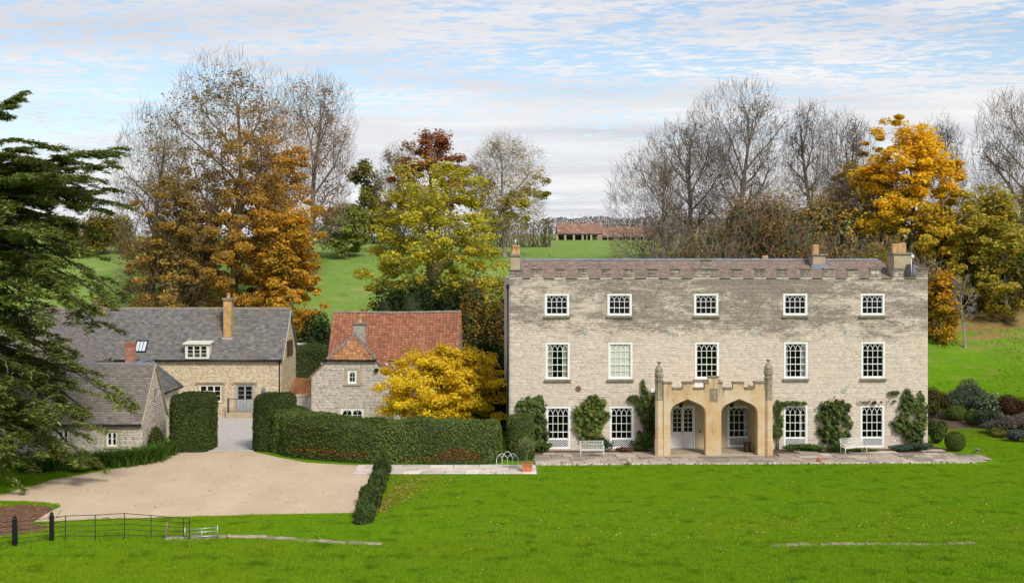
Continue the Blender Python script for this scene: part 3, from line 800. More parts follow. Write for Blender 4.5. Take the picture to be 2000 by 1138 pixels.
for (u, z0, z1, row, c) in wins:
    o = sash_window(house, u, z0, z1, row, sill=(row > 1))
    h = z1 - z0
    if row == 1: MB().box(-WIN_W/2-.06, WIN_W/2+.06, -.10, .12, -.14, -.005).build('sill', DRESSED, o)
    if row == 2 and c == 0: curtain(o, -.60, -.30, .12, h-.12, .24, seed=1); curtain(o, .30, .60, .12, h-.12, .24, seed=2)
    if row == 2 and c == 1: curtain(o, -.62, .62, .11, h-.16, .105, BLIND, 3, 'blind')
    if row == 2 and c == 3: curtain(o, -.61, -.42, .12, h-.12, .24, seed=4); curtain(o, .36, .61, .12, h-.12, .24, seed=5)
    if row == 1 and c == 3: curtain(o, .32, .50, .12, h-.12, .3, seed=6)
    if row == 1 and c == 9: curtain(o, .36, .61, .12, h-.12, .26, seed=7)
    if row == 2 and c == 2:
        p = MB().box(-.62, .62, -.028, .02, -.62, -.005); rect_frame(p, -.72, .72, -.72, -.004, .1, -.034, .03)
        for k in range(6): p.box(-.5+k*.17, -.42+k*.17, -.05, -.029, -.30, -.22)
        p.build('apron_panel', WHITE, o)

# parapet: corner piers, merlons and crenels with weathered copings
def coping(x0, x1, y0, y1, z, h=.08, par=house):
    MB().bev(x0, x1, y0, y1, z + .001, z + h, .015).build('coping_stone', COPING, par)
mer = [(1038, 1059), (1085, 1103), (1130, 1149), (1175, 1194), (1219, 1238), (1265, 1285), (1310, 1329), (1356, 1403), (1429, 1450), (1475, 1495), (1519, 1539), (1565, 1585), (1609, 1630), (1656, 1676), (1701, 1720), (1746, 1764)]
MZ = ZM - .07
def merlon(a, b, z0=ZP, z1=MZ, y0=0.0, y1=.32):
    m = MB().box(a, b, y0, y1, z0 + .0, z1); o = m.build('merlon', MORTAR, house)
    stone_courses('stonework', STONE, o, a, b, z0 + .01, z1, [], y0, RH, PAL_H, (.12, .2), (.2, .5))
    coping(a - .05, b + .05, y0 - .075, y1 + .04, z1, .07, o); return o
edges = [0.0]
merlon(0.0, hx(1018), ZP, ZP + .42); merlon(hx(1792), HW, ZP, MZ)
prev = hx(1018)
for a, b in [(hx(p), hx(q)) for p, q in mer] + [(hx(1792), HW)]:
    n = 2 if a - prev > .5 else 1
    for k in range(n): coping(prev + .07 + (a-prev-.14)*k/n, prev + .07 + (a-prev-.14)*(k+1)/n - .01, -.07, .36, ZP - .045, .06)
    if a < hx(1790):
        merlon(a, b)
    prev = b
a, b = hx(1369), hx(1390); merlon(a, b, MZ + .005, hz(508, 11), .02, .30)

def hxv(x, v):
    k = (x - 1000.0) / F; return (k*(HD0 + v*math.cos(HA)) - HX0 + v*math.sin(HA)) / (math.cos(HA) - k*math.sin(HA))
# roof behind the parapet
ZR = hz(507.5, 12, 5.2)
rp = math.atan2(ZR - 9.62, 4.7)
mb = MB().prism([(.5, 9.55), (5.2, ZR - .03), (9.9, 9.55), (9.9, 9.45), (.5, 9.45)], .6, HW - 1.15, ax='x')
rf = mb.build('roof', MORTAR_DARK, house)
roof_tiles('tiles', TILE, rf, (.55, .5, 9.58), (1, 0, 0), (0, math.cos(rp), math.sin(rp)), HW - 1.65, 4.7/math.cos(rp), .26, .16, [(.235, .165, .135), (.26, .185, .15), (.21, .155, .13), (.245, .18, .145), (.20, .155, .135)], RH, jit=.22)
ridge_tiles('ridge_tiles', LEAD, rf, (.5, 5.2, ZR), (HW - 1.3, 5.2, ZR), .12, .6)
# chimney stacks
def stack(name, x0, x1, y0, y1, z0, z1, capz, pots, mat=DRESSED, par=house, potmat=POT, rng=RH, square=False):
    o = MB().box(x0, x1, y0, y1, z0, z1).build(name, mat, par)
    MB().bev(x0-.09, x1+.09, y0-.09, y1+.09, z1+.001, z1+capz, .03).build('cap', COPING, o)
    for (cx, cy, r, h) in pots:
        zz = z1 + capz + .002
        if square: MB().bev(cx-r, cx+r, cy-r, cy+r, zz, zz+h, .03).build('chimney_pot', potmat, o)
        else: MB().lathe([(r*1.15, zz), (r*1.1, zz+.06), (r*.95, zz+.1), (r*.85, zz+h-.1), (r*1.02, zz+h-.08), (r*1.02, zz+h), (r*.8, zz+h), (r*.75, zz+h-.15)], cx, cy, 14).build('chimney_pot', potmat, o)
    return o
lc = stack('chimney', hx(997)+.02, hx(1016), .35, 1.3, 10.0, hz(500, 0, .5), .1, [(.27, .8, .17, .55), (.52, .85, .14, .52)])
MB().tube([(.35, .8, hz(480)), (.4, .8, hz(466))], .05, 8).build('flue_pipe', GALV, lc)
u0, u1 = hxv(1584, 4.4), hxv(1608, 4.4)
stack('chimney', u0, u1, 3.9, 4.9, 10.4, hz(499, 18, 4.2), .1, [(u0+.26, 4.4, .19, .58)], square=True)
MB().hexa([(u0-.18, 3.5, 10.62), (u1+.2, 3.5, 10.62), (u1+.2, 3.9, 10.86), (u0-.18, 3.9, 10.86), (u0-.18, 3.5, 10.72), (u1+.2, 3.5, 10.72), (u1+.1, 3.89, 11.0), (u0-.1, 3.89, 11.0)]).build('lead_flashing', LEAD, house)
u0, u1 = hxv(1741, 2.4), hxv(1775, 2.4)
rc = stack('chimney', u0, u1, 1.9, 3.0, 10.0, hz(497, 23, 2), .12, [(u0+.17, 2.4, .16, .55), (u0+.48, 2.4, .14, .55), (u0+.74, 2.45, .15, .62)], square=True)
MB().hexa([(u1-.35, .8, 10.15), (HW-.55, .8, 10.05), (HW-.55, 3.2, 10.05), (u1-.35, 3.2, 10.15), (u1-.3, .8, 11.0), (u1+.1, .8, 10.85), (u1+.1, 3.2, 10.85), (u1-.3, 3.2, 11.0)]).build('lead_flashing', LEAD, house)
MB().tube([(hx(1787), .6, 10.1), (hx(1787), .6, hz(503, 24))], .022, 6).lathe([(.02, hz(505, 24)), (.09, hz(503, 24)), (.11, hz(500, 24)), (.07, hz(497.5, 24)), (.01, hz(497, 24))], hx(1789), .6, 10).build('aerial', WHITE, house)
stack('chimney', hxv(1489, 5.7), hxv(1500, 5.7), 5.6, 5.95, 10.6, hz(507, 15, 5.7), .02, [(hxv(1494.5, 5.7), 5.78, .17, .24)], square=True)
stack('chimney', hxv(1215, 5.7), hxv(1226, 5.7), 5.6, 5.95, 10.6, hz(509, 6, 5.7), .02, [(hxv(1221, 5.7), 5.78, .14, .16)], potmat=TERRA)
ob = MB().box(hx(1015.5), hx(1023), .4, .5, hz(536, 0), hz(519, 0)); ob.build('lead_panel', LEAD, house)
# tie-plate discs
for (x, y) in [(1144.5, 647), (1309.5, 646.7), (1470, 646.7), (1652, 647), (1129.5, 758.5), (1648, 761.5)]:
    u = hx(x); z = hz(y, u); b = MB(); k = 16
    for r, y0, y1 in ((.17, -.045, -.02), (.05, -.085, -.044)):
        b.prism([(u + r*math.cos(6.2832*i/k), z + r*math.sin(6.2832*i/k)) for i in range(k)], y0, y1)
    b.build('tie_plate', plain('rusty_plate', (.22, .11, .06), .8, .4, 9, .3) if x < 1135 else plain('tie_plate_paint', (.46, .48, .41), .6, .2, 9, .2, dirt=((.1, .09, .07), .8)), house)
MB().tube([(-.1, -.06, 9.6), (-.1, -.06, .1)], .05, 8).box(-.19, -.01, -.14, .02, 9.55, 9.8).build('drainpipe', BLACK, house)
MB().hexa([(hx(1281), -.3, 0), (hx(1281)+.03, -.3, 0), (hx(1281)+.03, -.0, 0), (hx(1281), -.0, 0), (hx(1281), -.3, .1), (hx(1281)+.03, -.3, .1), (hx(1281)+.03, -.0, .1), (hx(1281), -.0, .1)])

# ------------------------------------------------------------------ porch
PD = -2.65                        # porch front plane
def qx(x): # photo column on the porch front plane
    k = (x - 1000.0) / F; d0 = HD0 + PD; return (k*(d0) - HX0 + PD*math.sin(HA)) / (math.cos(HA) - k*math.sin(HA))
def qz(y): return pz(y, HD0 + PD + .4)
porch = MB()
PX0, PX1 = qx(1296), qx(1494)
archs = [(qx(1308.5), qx(1378.5)), (qx(1408), qx(1480))]
Zs, Za, Zc, Zm, Zt = qz(806), qz(778.5), qz(757.5), qz(746), qz(735)
def tudor(x0, x1, zs, za, n=9):
    """four-centred arch curve from the left springing to the right one"""
    c = (x0+x1)/2; hwid = (x1-x0)/2; pts = []
    for i in range(n+1):
        t = i/n
        if t < .5: a = t/.5*math.radians(62); px_ = 1 - .30*(1-math.cos(a))/(1-math.cos(math.radians(62))) ; pz_ = .60*math.sin(a)/math.sin(math.radians(62))
        else: s = (t-.5)/.5; px_ = .70*(1-s); pz_ = .60 + .40*(s**.92)
        pts.append((px_, pz_))
    L = [(c - hwid*p, zs + (za-zs)*q) for p, q in pts]; R = [(c + hwid*p, zs + (za-zs)*q) for p, q in pts[::-1][1:]]
    return L + R
y0, y1 = PD, PD + .42
def arch_panel(mb, xa, xb, ar, zt, y0, y1):
    """wall piece from xa to xb with an arched opening ar"""
    cur = tudor(ar[0], ar[1], Zs, Za)
    mb.box(xa, ar[0], y0, y1, 0, zt); mb.box(ar[1], xb, y0, y1, 0, zt)
    for (p, q), (r, s) in zip(cur, cur[1:]):
        mb.hexa([(p, y0, q), (r, y0, s), (r, y1, s), (p, y1, q), (p, y0, zt), (r, y0, zt), (r, y1, zt), (p, y1, zt)])
XM = (archs[0][1] + archs[1][0]) / 2
arch_panel(porch, PX0, XM, archs[0], Zc - .05, y0, y1); arch_panel(porch, XM, PX1, archs[1], Zc - .05, y0, y1)
porch.box(PX0, PX0 + .35, y1 + .003, -.05, 0, Zc - .06); porch.box(PX1 - .35, PX1, y1 + .003, -.05, 0, Zc - .06)
porch.box(PX0+.36, PX1-.36, y1 + .004, -.05, Zc - .32, Zc - .2)
po = porch.build('porch', HAM, house)
MB().box(PX0+.36, PX1-.36, -.075, -.05, 2.72, Zc - .33).box(PX0+.36, DOOR[0]-.02, -.075, -.05, .12, 2.72).box(DOOR[1]+.02, hx(1444)-.76, -.075, -.05, .12, 2.72).box(hx(1444)+.76, PX1-.36, -.075, -.05, .12, 2.72).build('plaster', plain('cream_plaster', (.50, .42, .28), .9, .1, 1.5, .1), po)
MB().box(PX0+.2, PX1-.2, PD+.43, -.05, 0.0, .115).build('floor', plain('porch_flagstone', (.36, .29, .22), .9, .25, 3, .3), po)
MB().bev(archs[0][0]-.1, archs[0][1]+.1, PD+.02, PD+.41, -.01, .07, .02).bev(archs[1][0]-.1, archs[1][1]+.1, PD+.02, PD+.41, -.01, .07, .02).build('step', DRESSED, po)
for ar in archs:      # moulded arch ring
    rg = MB(); cur = [(ar[0], .1)] + tudor(ar[0], ar[1], Zs, Za) + [(ar[1], .1)]
    inn = [(a + (.045 if a < (ar[0]+ar[1])/2 else -.045), b - (.035 if .2 < b else 0)) for a, b in cur]
    mid = len(cur)//2; inn[mid] = (cur[mid][0], cur[mid][1] - .045)
    for i in range(len(cur)-1):
        (p, q), (r, s) = cur[i], cur[i+1]; (p2, q2), (r2, s2) = inn[i], inn[i+1]
        rg.hexa([(p2, PD+.1, q2), (r2, PD+.1, s2), (r2, PD+.35, s2), (p2, PD+.35, q2), (p, PD+.05, q), (r, PD+.05, s), (r, PD+.38, s), (p, PD+.38, q)])
    rg.build('arch_moulding', HAM, po)
# crenellated parapet of the porch
seq = [(1296, 1312, Zm), (1312, 1334, Zc), (1334, 1353, Zm), (1353, 1376, Zc), (1376, 1384, Zm), (1384, 1403.5, Zt), (1403.5, 1411, Zm), (1411, 1432, Zc), (1432, 1453, Zm), (1453, 1474, Zc), (1474, 1494, Zm)]
for a, b, z in seq:
    xa, xb = qx(a), qx(b)
    if z > Zc: MB().box(xa, xb, PD, PD+.36, Zc - .049, z - .05).build('merlon', HAM, po)
    MB().bev(xa - (.04 if z > Zc else -.045), xb + (.04 if z > Zc else -.045), PD-.06, PD+.42, z - .049, z + .02, .015).build('coping_stone', COPING, po)
# carved plaque in the middle pier
pq = MB(); xa, xb, za, zb = qx(1386.5), qx(1401), qz(783), qz(758.5)
rect_frame(pq, xa, xb, za, zb, .045, PD-.04, PD-.002); pq.box(xa+.046, xb-.046, PD-.012, PD-.003, za+.046, zb-.046)
c_ = (xa+xb)/2
pq.prism([(c_-.13, za+.1), (c_+.13, za+.1), (c_+.14, za+.36), (c_+.08, za+.52), (c_, za+.58), (c_-.08, za+.52), (c_-.14, za+.36)], PD-.05, PD-.013)
pq.prism([(c_-.05, za+.2), (c_+.05, za+.2), (c_+.06, za+.42), (c_, za+.48), (c_-.06, za+.42)], PD-.075, PD-.051)
pq.build('carved_plaque', HAM_WEATHERED, po)
cr = MB()
for k, (dz, wv) in enumerate([(0, .26), (.16, .34), (.32, .34), (.48, .26), (.64, .3)]): cr.box(XM-wv/2, XM+wv/2, PD-.025, PD-.002, qz(842)+dz, qz(842)+dz+.05)
cr.box(XM-.03, XM+.03, PD-.03, PD-.003, qz(845), qz(815)); cr.build('carved_relief', HAM, po)
# octagonal turrets
def turret(cx, cy, r, topz, mat_low):
    o = MB().lathe([(r*1.12, 0), (r*1.12, .9), (r, 1.02), (r, 3.2)], cx, cy, 8, rot=math.pi/8, smooth=False).build('turret', mat_low, po)
    b = MB(); z = 3.2
    b.lathe([(r, z+.001), (r*.98, topz-1.15), (r*1.12, topz-1.1), (r*1.12, topz-1.02), (r*.92, topz-1.0), (r*.92, topz-.9), (r*1.1, topz-.85), (r*1.15, topz-.72), (r*1.05, topz-.6), (r*.9, topz-.57), (r*1.05, topz-.52), (r*.95, topz-.4), (r*.62, topz-.27), (r*.22, topz-.2), (r*.18, topz-.1), (r*.55, topz-.05), (r*.6, topz), (r*.2, topz-.01)], cx, cy, 8, rot=math.pi/8, smooth=False)
    b.build('turret_cap', HAM_WEATHERED, o)
turret(qx(1288), PD+.16, .235, qz(706), HAM); turret(qx(1502), PD+.16, .235, qz(702), HAM)
# lanterns hanging in the arches
for x in (1335, 1435.5):
    u = qx(x); v = PD + .9; z = qz(786); b = MB()
    b.tube([(u, v, Zc-.33), (u, v, z+.2)], .012, 5).lathe([(.02, z+.22), (.11, z+.12), (.14, z+.08)], u, v, 6)
    for i in range(6):
        a = math.pi/3*i; b.tube([(u+.12*math.cos(a), v+.12*math.sin(a), z+.09), (u+.09*math.cos(a), v+.09*math.sin(a), z-.32)], .014, 4)
    b.lathe([(.09, z-.36), (.1, z-.31), (.03, z-.3)], u, v, 6); lo = b.build('lantern', BLACK, po)
    MB().lathe([(.085, z-.3), (.11, z+.07)], u, v, 6).build('pane', plain('smoky_glass', (.03, .03, .03), .2, .2, 3, 0), lo)
# double door
dw = DOOR[1] - DOOR[0]; dh = DOOR[3] - DOOR[2]
fr = MB(); rect_frame(fr, -dw/2, dw/2, 0, dh, .09, -.04, .16, .03, .09); dfr = fr.build('door', WHITE, po, ((DOOR[0]+DOOR[1])/2, 0, DOOR[2]))
for sg in (-1, 1):
    x0, x1 = (-dw/2+.092, -.006) if sg < 0 else (.006, dw/2-.092)
    g = MB(); zt = dh - .095; zl = .98; w = .075
    rect_frame(g, x0, x1, .032, zt, w, .02, .07, .12, .06); g.box(x0+w, x1-w, .02, .07, zl-.14, zl); g.box(x0+w, x1-w, .04, .06, .152, zl-.14)
    n = 2; ix0, ix1 = x0+w, x1-w; step = (ix1-ix0)/n; rows = [zl, zl+.27, zl+.54, zl+.81, zl+1.07, zt-.06]
    for i in range(1, n): g.box(ix0+step*i-.015, ix0+step*i+.015, .032, .058, zl, rows[-2])
    for z in rows[1:-1]: g.box(ix0, ix1, .03, .06, z-.015, z+.015)
    gothic_bars(g, ix0, ix1, rows[-2], rows[-1], n, .028, (.034, .056))
    for k in range(3): g.box(ix0+.05+k*(ix1-ix0-.2)/2, ix0+.12+k*(ix1-ix0-.2)/2, .028, .041, zl-.3, zl-.24)
    lf = g.build('leaf', WHITE, dfr)
    for a, b in zip(rows, rows[1:]):
        for i in range(n): link('pane', pane_mesh(step-.004, b-a-.004), GLASS, dfr, (ix0+step*(i+.5), .045, (a+b)/2))
    kx = x1-.04 if sg < 0 else x0+.04
    MB().lathe([(.005, 0), (.03, .01), (.028, .04), (.008, .05)], 0, 0, 8).build('knob', BLACK, dfr, (kx, .0, .93)).rotation_euler = (math.pi/2, 0, 0)
MB().prism([(hx(1367)+.07*math.cos(i*.524), hz(841.5, 11)+.07*math.sin(i*.524)) for i in range(12)], -.11, -.076).tube([(hx(1367), -.13, hz(841.5, 11)), (hx(1367), -.07, hz(841.5, 11))], .03, 8).build('bell_pull', plain('brass', (.25, .17, .06), .4, .3, 8, .1, .8), house)
MB().box(hx(1273), hx(1277), -.12, -.02, hz(764, 9), hz(759, 9)).box(hx(1270), hx(1280), -.16, -.12, hz(765, 9), hz(758, 9)).build('flood_lamp', WHITE, house)
# ------------------------------------------------------------------ slate-roofed farmhouse with its perpendicular wing
RL = random.Random(31)
PAL_WARM = [(.60, .50, .34), (.56, .46, .32), (.63, .53, .37), (.52, .43, .31), (.58, .45, .28)]
PAL_GREY = [(.52, .455, .385), (.55, .485, .41), (.48, .42, .36), (.56, .485, .40), (.45, .40, .35)]
PAL_SLATE = [(.15, .145, .14), (.175, .168, .16), (.135, .132, .132), (.19, .18, .165), (.165, .15, .138)]
PAL_SLATE_B = [(.19, .165, .15), (.21, .185, .17), (.17, .15, .14), (.22, .195, .175)]
PAL_PAN = [(.31, .125, .07), (.34, .14, .075), (.28, .11, .065), (.32, .135, .078), (.25, .105, .068), (.35, .16, .092)]
PAL_DULL = [(.26, .14, .10), (.30, .16, .115), (.23, .125, .10), (.28, .17, .125)]
FD = 92.0
farm = thing('farmhouse', 'long slate-roofed stone farmhouse with a tall yellow chimney and a white dormer behind the courtyard', 'house', (-24.7, FD, 0))
FX0, FX1 = -36.5 + 24.7, px(549, FD) + 24.7          # local
EZ, RZ, FDEP = 4.27, 7.69, 6.4
wn = (px(389, FD)+24.7, px(433, FD)+24.7, pz(785, FD), pz(751, FD)); dr = (px(461.5, FD)+24.7, px(495, FD)+24.7, .12+.27, pz(751, FD))
fops = [wn, dr]
mb = MB(); wall_cells(mb, FX0, FX1, -.3, EZ, fops, 0, .4)
mb.prism([(.41, -.3), (FDEP, -.3), (FDEP, EZ), (FDEP/2, RZ-.12), (.41, EZ+.35)], FX1-.4, FX1, ax='x')
mb.box(FX0, FX1-.41, FDEP-.4, FDEP, -.3, EZ); mb.box(FX0, FX0+.4, .41, FDEP-.41, -.3, EZ)
mb.box(FX0+.41, FX1-.41, 2.6, 2.7, 0, EZ)
mb.build('wall', MORTAR, farm)
stone_courses('stonework', STONE_WARM, farm, FX0+6, FX1, 0, EZ-.02, [(a-.12, b+.12, c-.1, d+.12) for a, b, c, d in fops], 0, RL, PAL_WARM, (.08, .15), (.2, .6))
stone_courses('stonework', STONE_WARM, farm, .0, FDEP, 0, RZ-.2, [], FX1, RL, PAL_WARM, (.08, .15), (.2, .6), clip=lambda z: (0, FDEP) if z < EZ else ((z-EZ)/(RZ-EZ)*FDEP/2, FDEP-(z-EZ)/(RZ-EZ)*FDEP/2), ax='y', sgn=1)
for (a, b, c, d) in fops:       # dressed surrounds and drip moulds
    s = MB(); s.box(a-.13, a-.001, -.03, .06, c-.1, d+.1); s.box(b+.001, b+.13, -.03, .06, c-.1, d+.1); s.box(a, b, -.03, .06, d+.001, d+.1)
    if a == wn[0]: s.box(a, b, -.06, .1, c-.1, c-.001)
    s.box(a-.28, b+.28, -.12, .0, d+.13, d+.22); s.box(a-.28, a-.16, -.1, 0, d+.02, d+.129); s.box(b+.16, b+.28, -.1, 0, d+.02, d+.129)
    s.build('stone_surround', DRESSED, farm)
def casement(parent, x0, x1, z0, z1, y, lights, rows, mat, fw=.06, solid=0.0, arched=False):
    """timber casement: frame, lights, panes"""
    w, h = x1-x0, z1-z0; m = MB(); rect_frame(m, 0, w, 0, h, fw, 0, .1)
    o = m.build('window', mat, parent, (x0, y, z0)); lw = (w-2*fw)/lights
    for i in range(lights):
        a = fw+lw*i; g = MB(); rect_frame(g, a+.004, a+lw-.004, fw+.004, h-fw-.004, .05, .012, .075, .05+solid)
        ia, ib, iz0, iz1 = a+.054, a+lw-.054, fw+.054+solid, h-fw-.054
        if arched:
            c = (ia+ib)/2; mid = iz1-.02
            g.box(c-.012, c+.012, .03, .06, iz0, iz0+(iz1-iz0)*.72); g.box(ia, ib, .03, .06, (iz0+iz1)/2-.04, (iz0+iz1)/2-.015)
            for sg, e in ((1, ia), (-1, ib)):
                g.prism([(e, iz1), (e, iz0+(iz1-iz0)*.72), (e+sg*(ib-ia)*.06, iz0+(iz1-iz0)*.85), (e+sg*(ib-ia)*.2, iz0+(iz1-iz0)*.95), (c-sg*.0, iz1)], .028, .062)
                g.bar((c, iz0+(iz1-iz0)*.72), (c-sg*(ib-ia)*.12, iz0+(iz1-iz0)*.9), .02, (.03, .06)); g.bar((c-sg*(ib-ia)*.12, iz0+(iz1-iz0)*.9), (c-sg*(ib-ia)*.3, iz1), .02, (.03, .06))
        else:
            for r in range(1, rows): z = iz0+(iz1-iz0)*r/rows; g.box(ia, ib, .03, .06, z-.014, z+.014)
        g.build('sash', mat, o)
        for r in range(rows):
            h1 = (iz1-iz0)/rows; link('pane', pane_mesh(ib-ia, h1-.004), GLASS, o, ((ia+ib)/2, .045, iz0+h1*(r+.5)))
    return o
casement(farm, wn[0], wn[1], wn[2], wn[3], .02, 3, 3, CREAM)
do = casement(farm, dr[0], dr[1], dr[2], dr[3], .02, 2, 3, GREYPAINT, .07, .75); do.name = 'door'
MB().bev(dr[0]-.55, dr[1]+.6, -.95, -.04, 0, .37, .03).build('doorstep', DRESSED, farm)
ra = MB(); x0, x1 = dr[0]-.4, dr[1]+.5; z0, z1 = .39, 1.36
ra.tube([(x0, -.85, z1), (x1, -.85, z1)], .022, 6); ra.tube([(x0, -.85, z0+.08), (x1, -.85, z0+.08)], .014, 5)
ra.box(x0-.05, x0+.05, -.9, -.8, z0-.02, z1+.06)
for k in range(9):
    x = x0+.12+(x1-x0-.2)*k/8; ra.tube([(x, -.85, z0), (x, -.85, z1-.28), (x+.08*(1 if k % 2 else -1), -.85, z1)], .011, 5)
ra.build('railing', IRON, farm)
MB().bev(px(511, FD)+24.7, px(518, FD)+24.7, -.12, -.03, pz(769, FD), pz(757, FD), .03).box(px(512, FD)+24.7, px(517, FD)+24.7, -.16, -.121, pz(763, FD), pz(759, FD)).build('letter_box', plain('blue_grey_paint', (.16, .22, .25), .5, .2, 8, .1), farm)
# roof
fp = math.atan2(RZ-EZ, FDEP/2); FO = .22
y_e = -FO; z_e = EZ - FO*math.tan(fp) + .1
mb = MB().prism([(y_e, z_e), (FDEP/2, RZ), (FDEP+FO, z_e), (FDEP+FO, z_e-.08), (FDEP/2, RZ-.12), (y_e, z_e-.08)], FX0, FX1+.18, ax='x')
fr_ = mb.build('roof', MORTAR_DARK, farm)
cu, su = math.cos(fp), math.sin(fp); LVf = (FDEP/2+FO)/cu
# valley line: the wing roof meets the main slope on the left
WXE = px(220, FD) + 24.7
roof_tiles('slates', SLATE, fr_, (FX0, y_e, z_e+.005), (1, 0, 0), (0, cu, su), FX1+.18-FX0, LVf, .30, .17, PAL_SLATE, RL, jit=.2)
ridge_tiles('ridge_tiles', COPING, fr_, (FX0, FDEP/2, RZ+.02), (FX1+.2, FDEP/2, RZ+.02), .13, .42)
bb = MB(); bb.hexa([(FX1+.15, y_e, z_e-.16), (FX1+.2, y_e, z_e-.16), (FX1+.2, FDEP/2, RZ-.16), (FX1+.15, FDEP/2, RZ-.16), (FX1+.15, y_e, z_e-.03), (FX1+.2, y_e, z_e-.03), (FX1+.2, FDEP/2, RZ-.03), (FX1+.15, FDEP/2, RZ-.03)])
bb.build('bargeboard', CREAM, fr_)
for s_ in (1.1, 2.4): MB().box(FX1+.03, FX1+.09, s_+1.1, s_+2.0, 4.2, 5.35).build('gable_shutter', WOODP, farm)
MB().tube([(WXE+.2, y_e-.06, z_e-.07), (FX1+.1, y_e-.06, z_e-.07)], .07, 8).build('gutter', BLACK, farm)
MB().tube([(px(546.5, FD)+24.7, -.08, z_e-.1), (px(546.5, FD)+24.7, -.08, .1)], .045, 8).build('downpipe', BLACK, farm)
# chimneys, dormer, skylight
ydc = 1.2; cx0, cx1 = px(435, FD+1)+24.7, px(450.5, FD+1)+24.7
c1 = stack('chimney', cx0, cx1, ydc, ydc+.75, z_e+.9, pz(586, FD+1.2), .16, [((cx0+cx1)/2, ydc+.37, .14, .34)], plain('yellow_stack_stone', (.48, .30, .12), .9, .3, 3, .4, dirt=((.10, .07, .04), .7)), farm)
MB().box(cx0-.1, cx1+.12, ydc-.12, ydc-.002, z_e+1.28, z_e+1.5).build('lead_flashing', plain('pale_flashing', (.5, .48, .45), .8, .2, 4, .2), c1)
cx0, cx1 = px(181, 95.5)+24.7, px(207, 95.5)+24.7
BRICKP = plain('old_brick_stack', (.36, .18, .12), .9, .3, 5, .4, dirt=((.3, .22, .17), .5))
stack('chimney', cx0, cx1, 3.0, 3.8, RZ-.4, pz(594, 95.5), .14, [(cx0+.2+.27*k, 3.4, .12, .42) for k in range(3)], BRICKP, farm, TERRA)
dd = MB(); dx0, dx1 = px(363, FD)+24.7, px(412, FD)+24.7; dz0, dz1 = pz(701, FD-.3), pz(672, FD-.3)
dm = casement(farm, dx0+.08, dx1-.14, dz0+.02, dz1-.03, -.30, 3, 3, CREAM, .07); dm.name = 'dormer'
yb = (dz1 + .12 - z_e)/math.tan(fp) + y_e
MB().prism([(-.27, dz0+.03), (-.27, dz1+.0), (yb, dz1+.05), (yb, dz1-.1)], 0.005, .075, ax='x').prism([(-.27, dz0+.03), (-.27, dz1+.0), (yb, dz1+.05), (yb, dz1-.1)], dx1-dx0-.135, dx1-dx0-.065, ax='x').build('dormer_cheek', CREAM, farm, (dx0, 0, 0))
MB().hexa([(dx0-.12, -.45, dz1+.0), (dx1+.05, -.45, dz1+.0), (dx1+.05, yb+.1, dz1+.12), (dx0-.12, yb+.1, dz1+.12), (dx0-.12, -.45, dz1+.08), (dx1+.05, -.45, dz1+.08), (dx1+.05, yb+.1, dz1+.2), (dx0-.12, yb+.1, dz1+.2)]).build('dormer_roof', CREAM, farm)
# skylight lies in the slope
sk = empty('skylight', ((px(276, 92.6)+24.7), y_e + 1.05*cu*.62, z_e + 1.05*su*.62), 0, farm); sk.rotation_euler = (fp, 0, 0)
g = MB(); rect_frame(g, -.42, .42, 0, 1.15, .06, 0, 1); 
sb = MB()
for (a, b, c, d) in ((-.44, -.36, 0, 1.1), (.36, .44, 0, 1.1), (-.44, .44, 0, .09), (-.44, .44, 1.02, 1.1)): sb.box(a, b, c, d, .02, .1)
for x in (-.12, .12): sb.box(x-.018, x+.018, .09, 1.02, .03, .09)
sb.build('frame', BLACK, sk)
for k in range(3): MB().box(-.355+k*.24, -.14+k*.24, .09, 1.02, .045, .055).build('pane', plain('skylight_glass', (.55, .6, .66), .12, .05, 3, 0, 0, .6), sk)
# perpendicular wing running towards the forecourt on the far left
WR = px(183, 93.7); wx_e = WXE; wx_r = -32.7 + 24.7; wy0 = -8.8
wp = math.atan2(7.55-EZ, wx_e - wx_r)
mb = MB().prism([(wx_e, EZ-.05), (wx_r, 7.5), (2*wx_r-wx_e, EZ-.05)], wy0, 2.6)
wg = mb.build('wing_roof', MORTAR_DARK, farm)
LVw = (wx_e-wx_r)/math.cos(wp)
def kw(u, v):
    zz = EZ + v*math.sin(wp); return (wy0+u) < (zz-EZ)/math.tan(fp) + .05
roof_tiles('slates', SLATE, wg, (wx_e, wy0, EZ-.03), (0, 1, 0), (-math.cos(wp), 0, math.sin(wp)), 11.0, LVw, .34, .19, [tuple(q*1.1 for q in c) for c in PAL_SLATE_B], RL, keep=kw, jit=.2)
ridge_tiles('ridge_tiles', COPING, wg, (wx_r, wy0, 7.52), (wx_r, 3, 7.52), .13, .42)
MB().box(2*wx_r-wx_e+.2, wx_e-.2, wy0+.1, -.02, -.2, EZ-.06).build('wing_wall', STONE_PLAIN if 'STONE_PLAIN' in globals() else DRESSED, farm)
ridge_tiles('valley', LEAD, wg, (wx_e, -.02, EZ+.0), (wx_r, (7.5-EZ)/math.tan(fp), 7.52), .08, .8, drop=-.03)

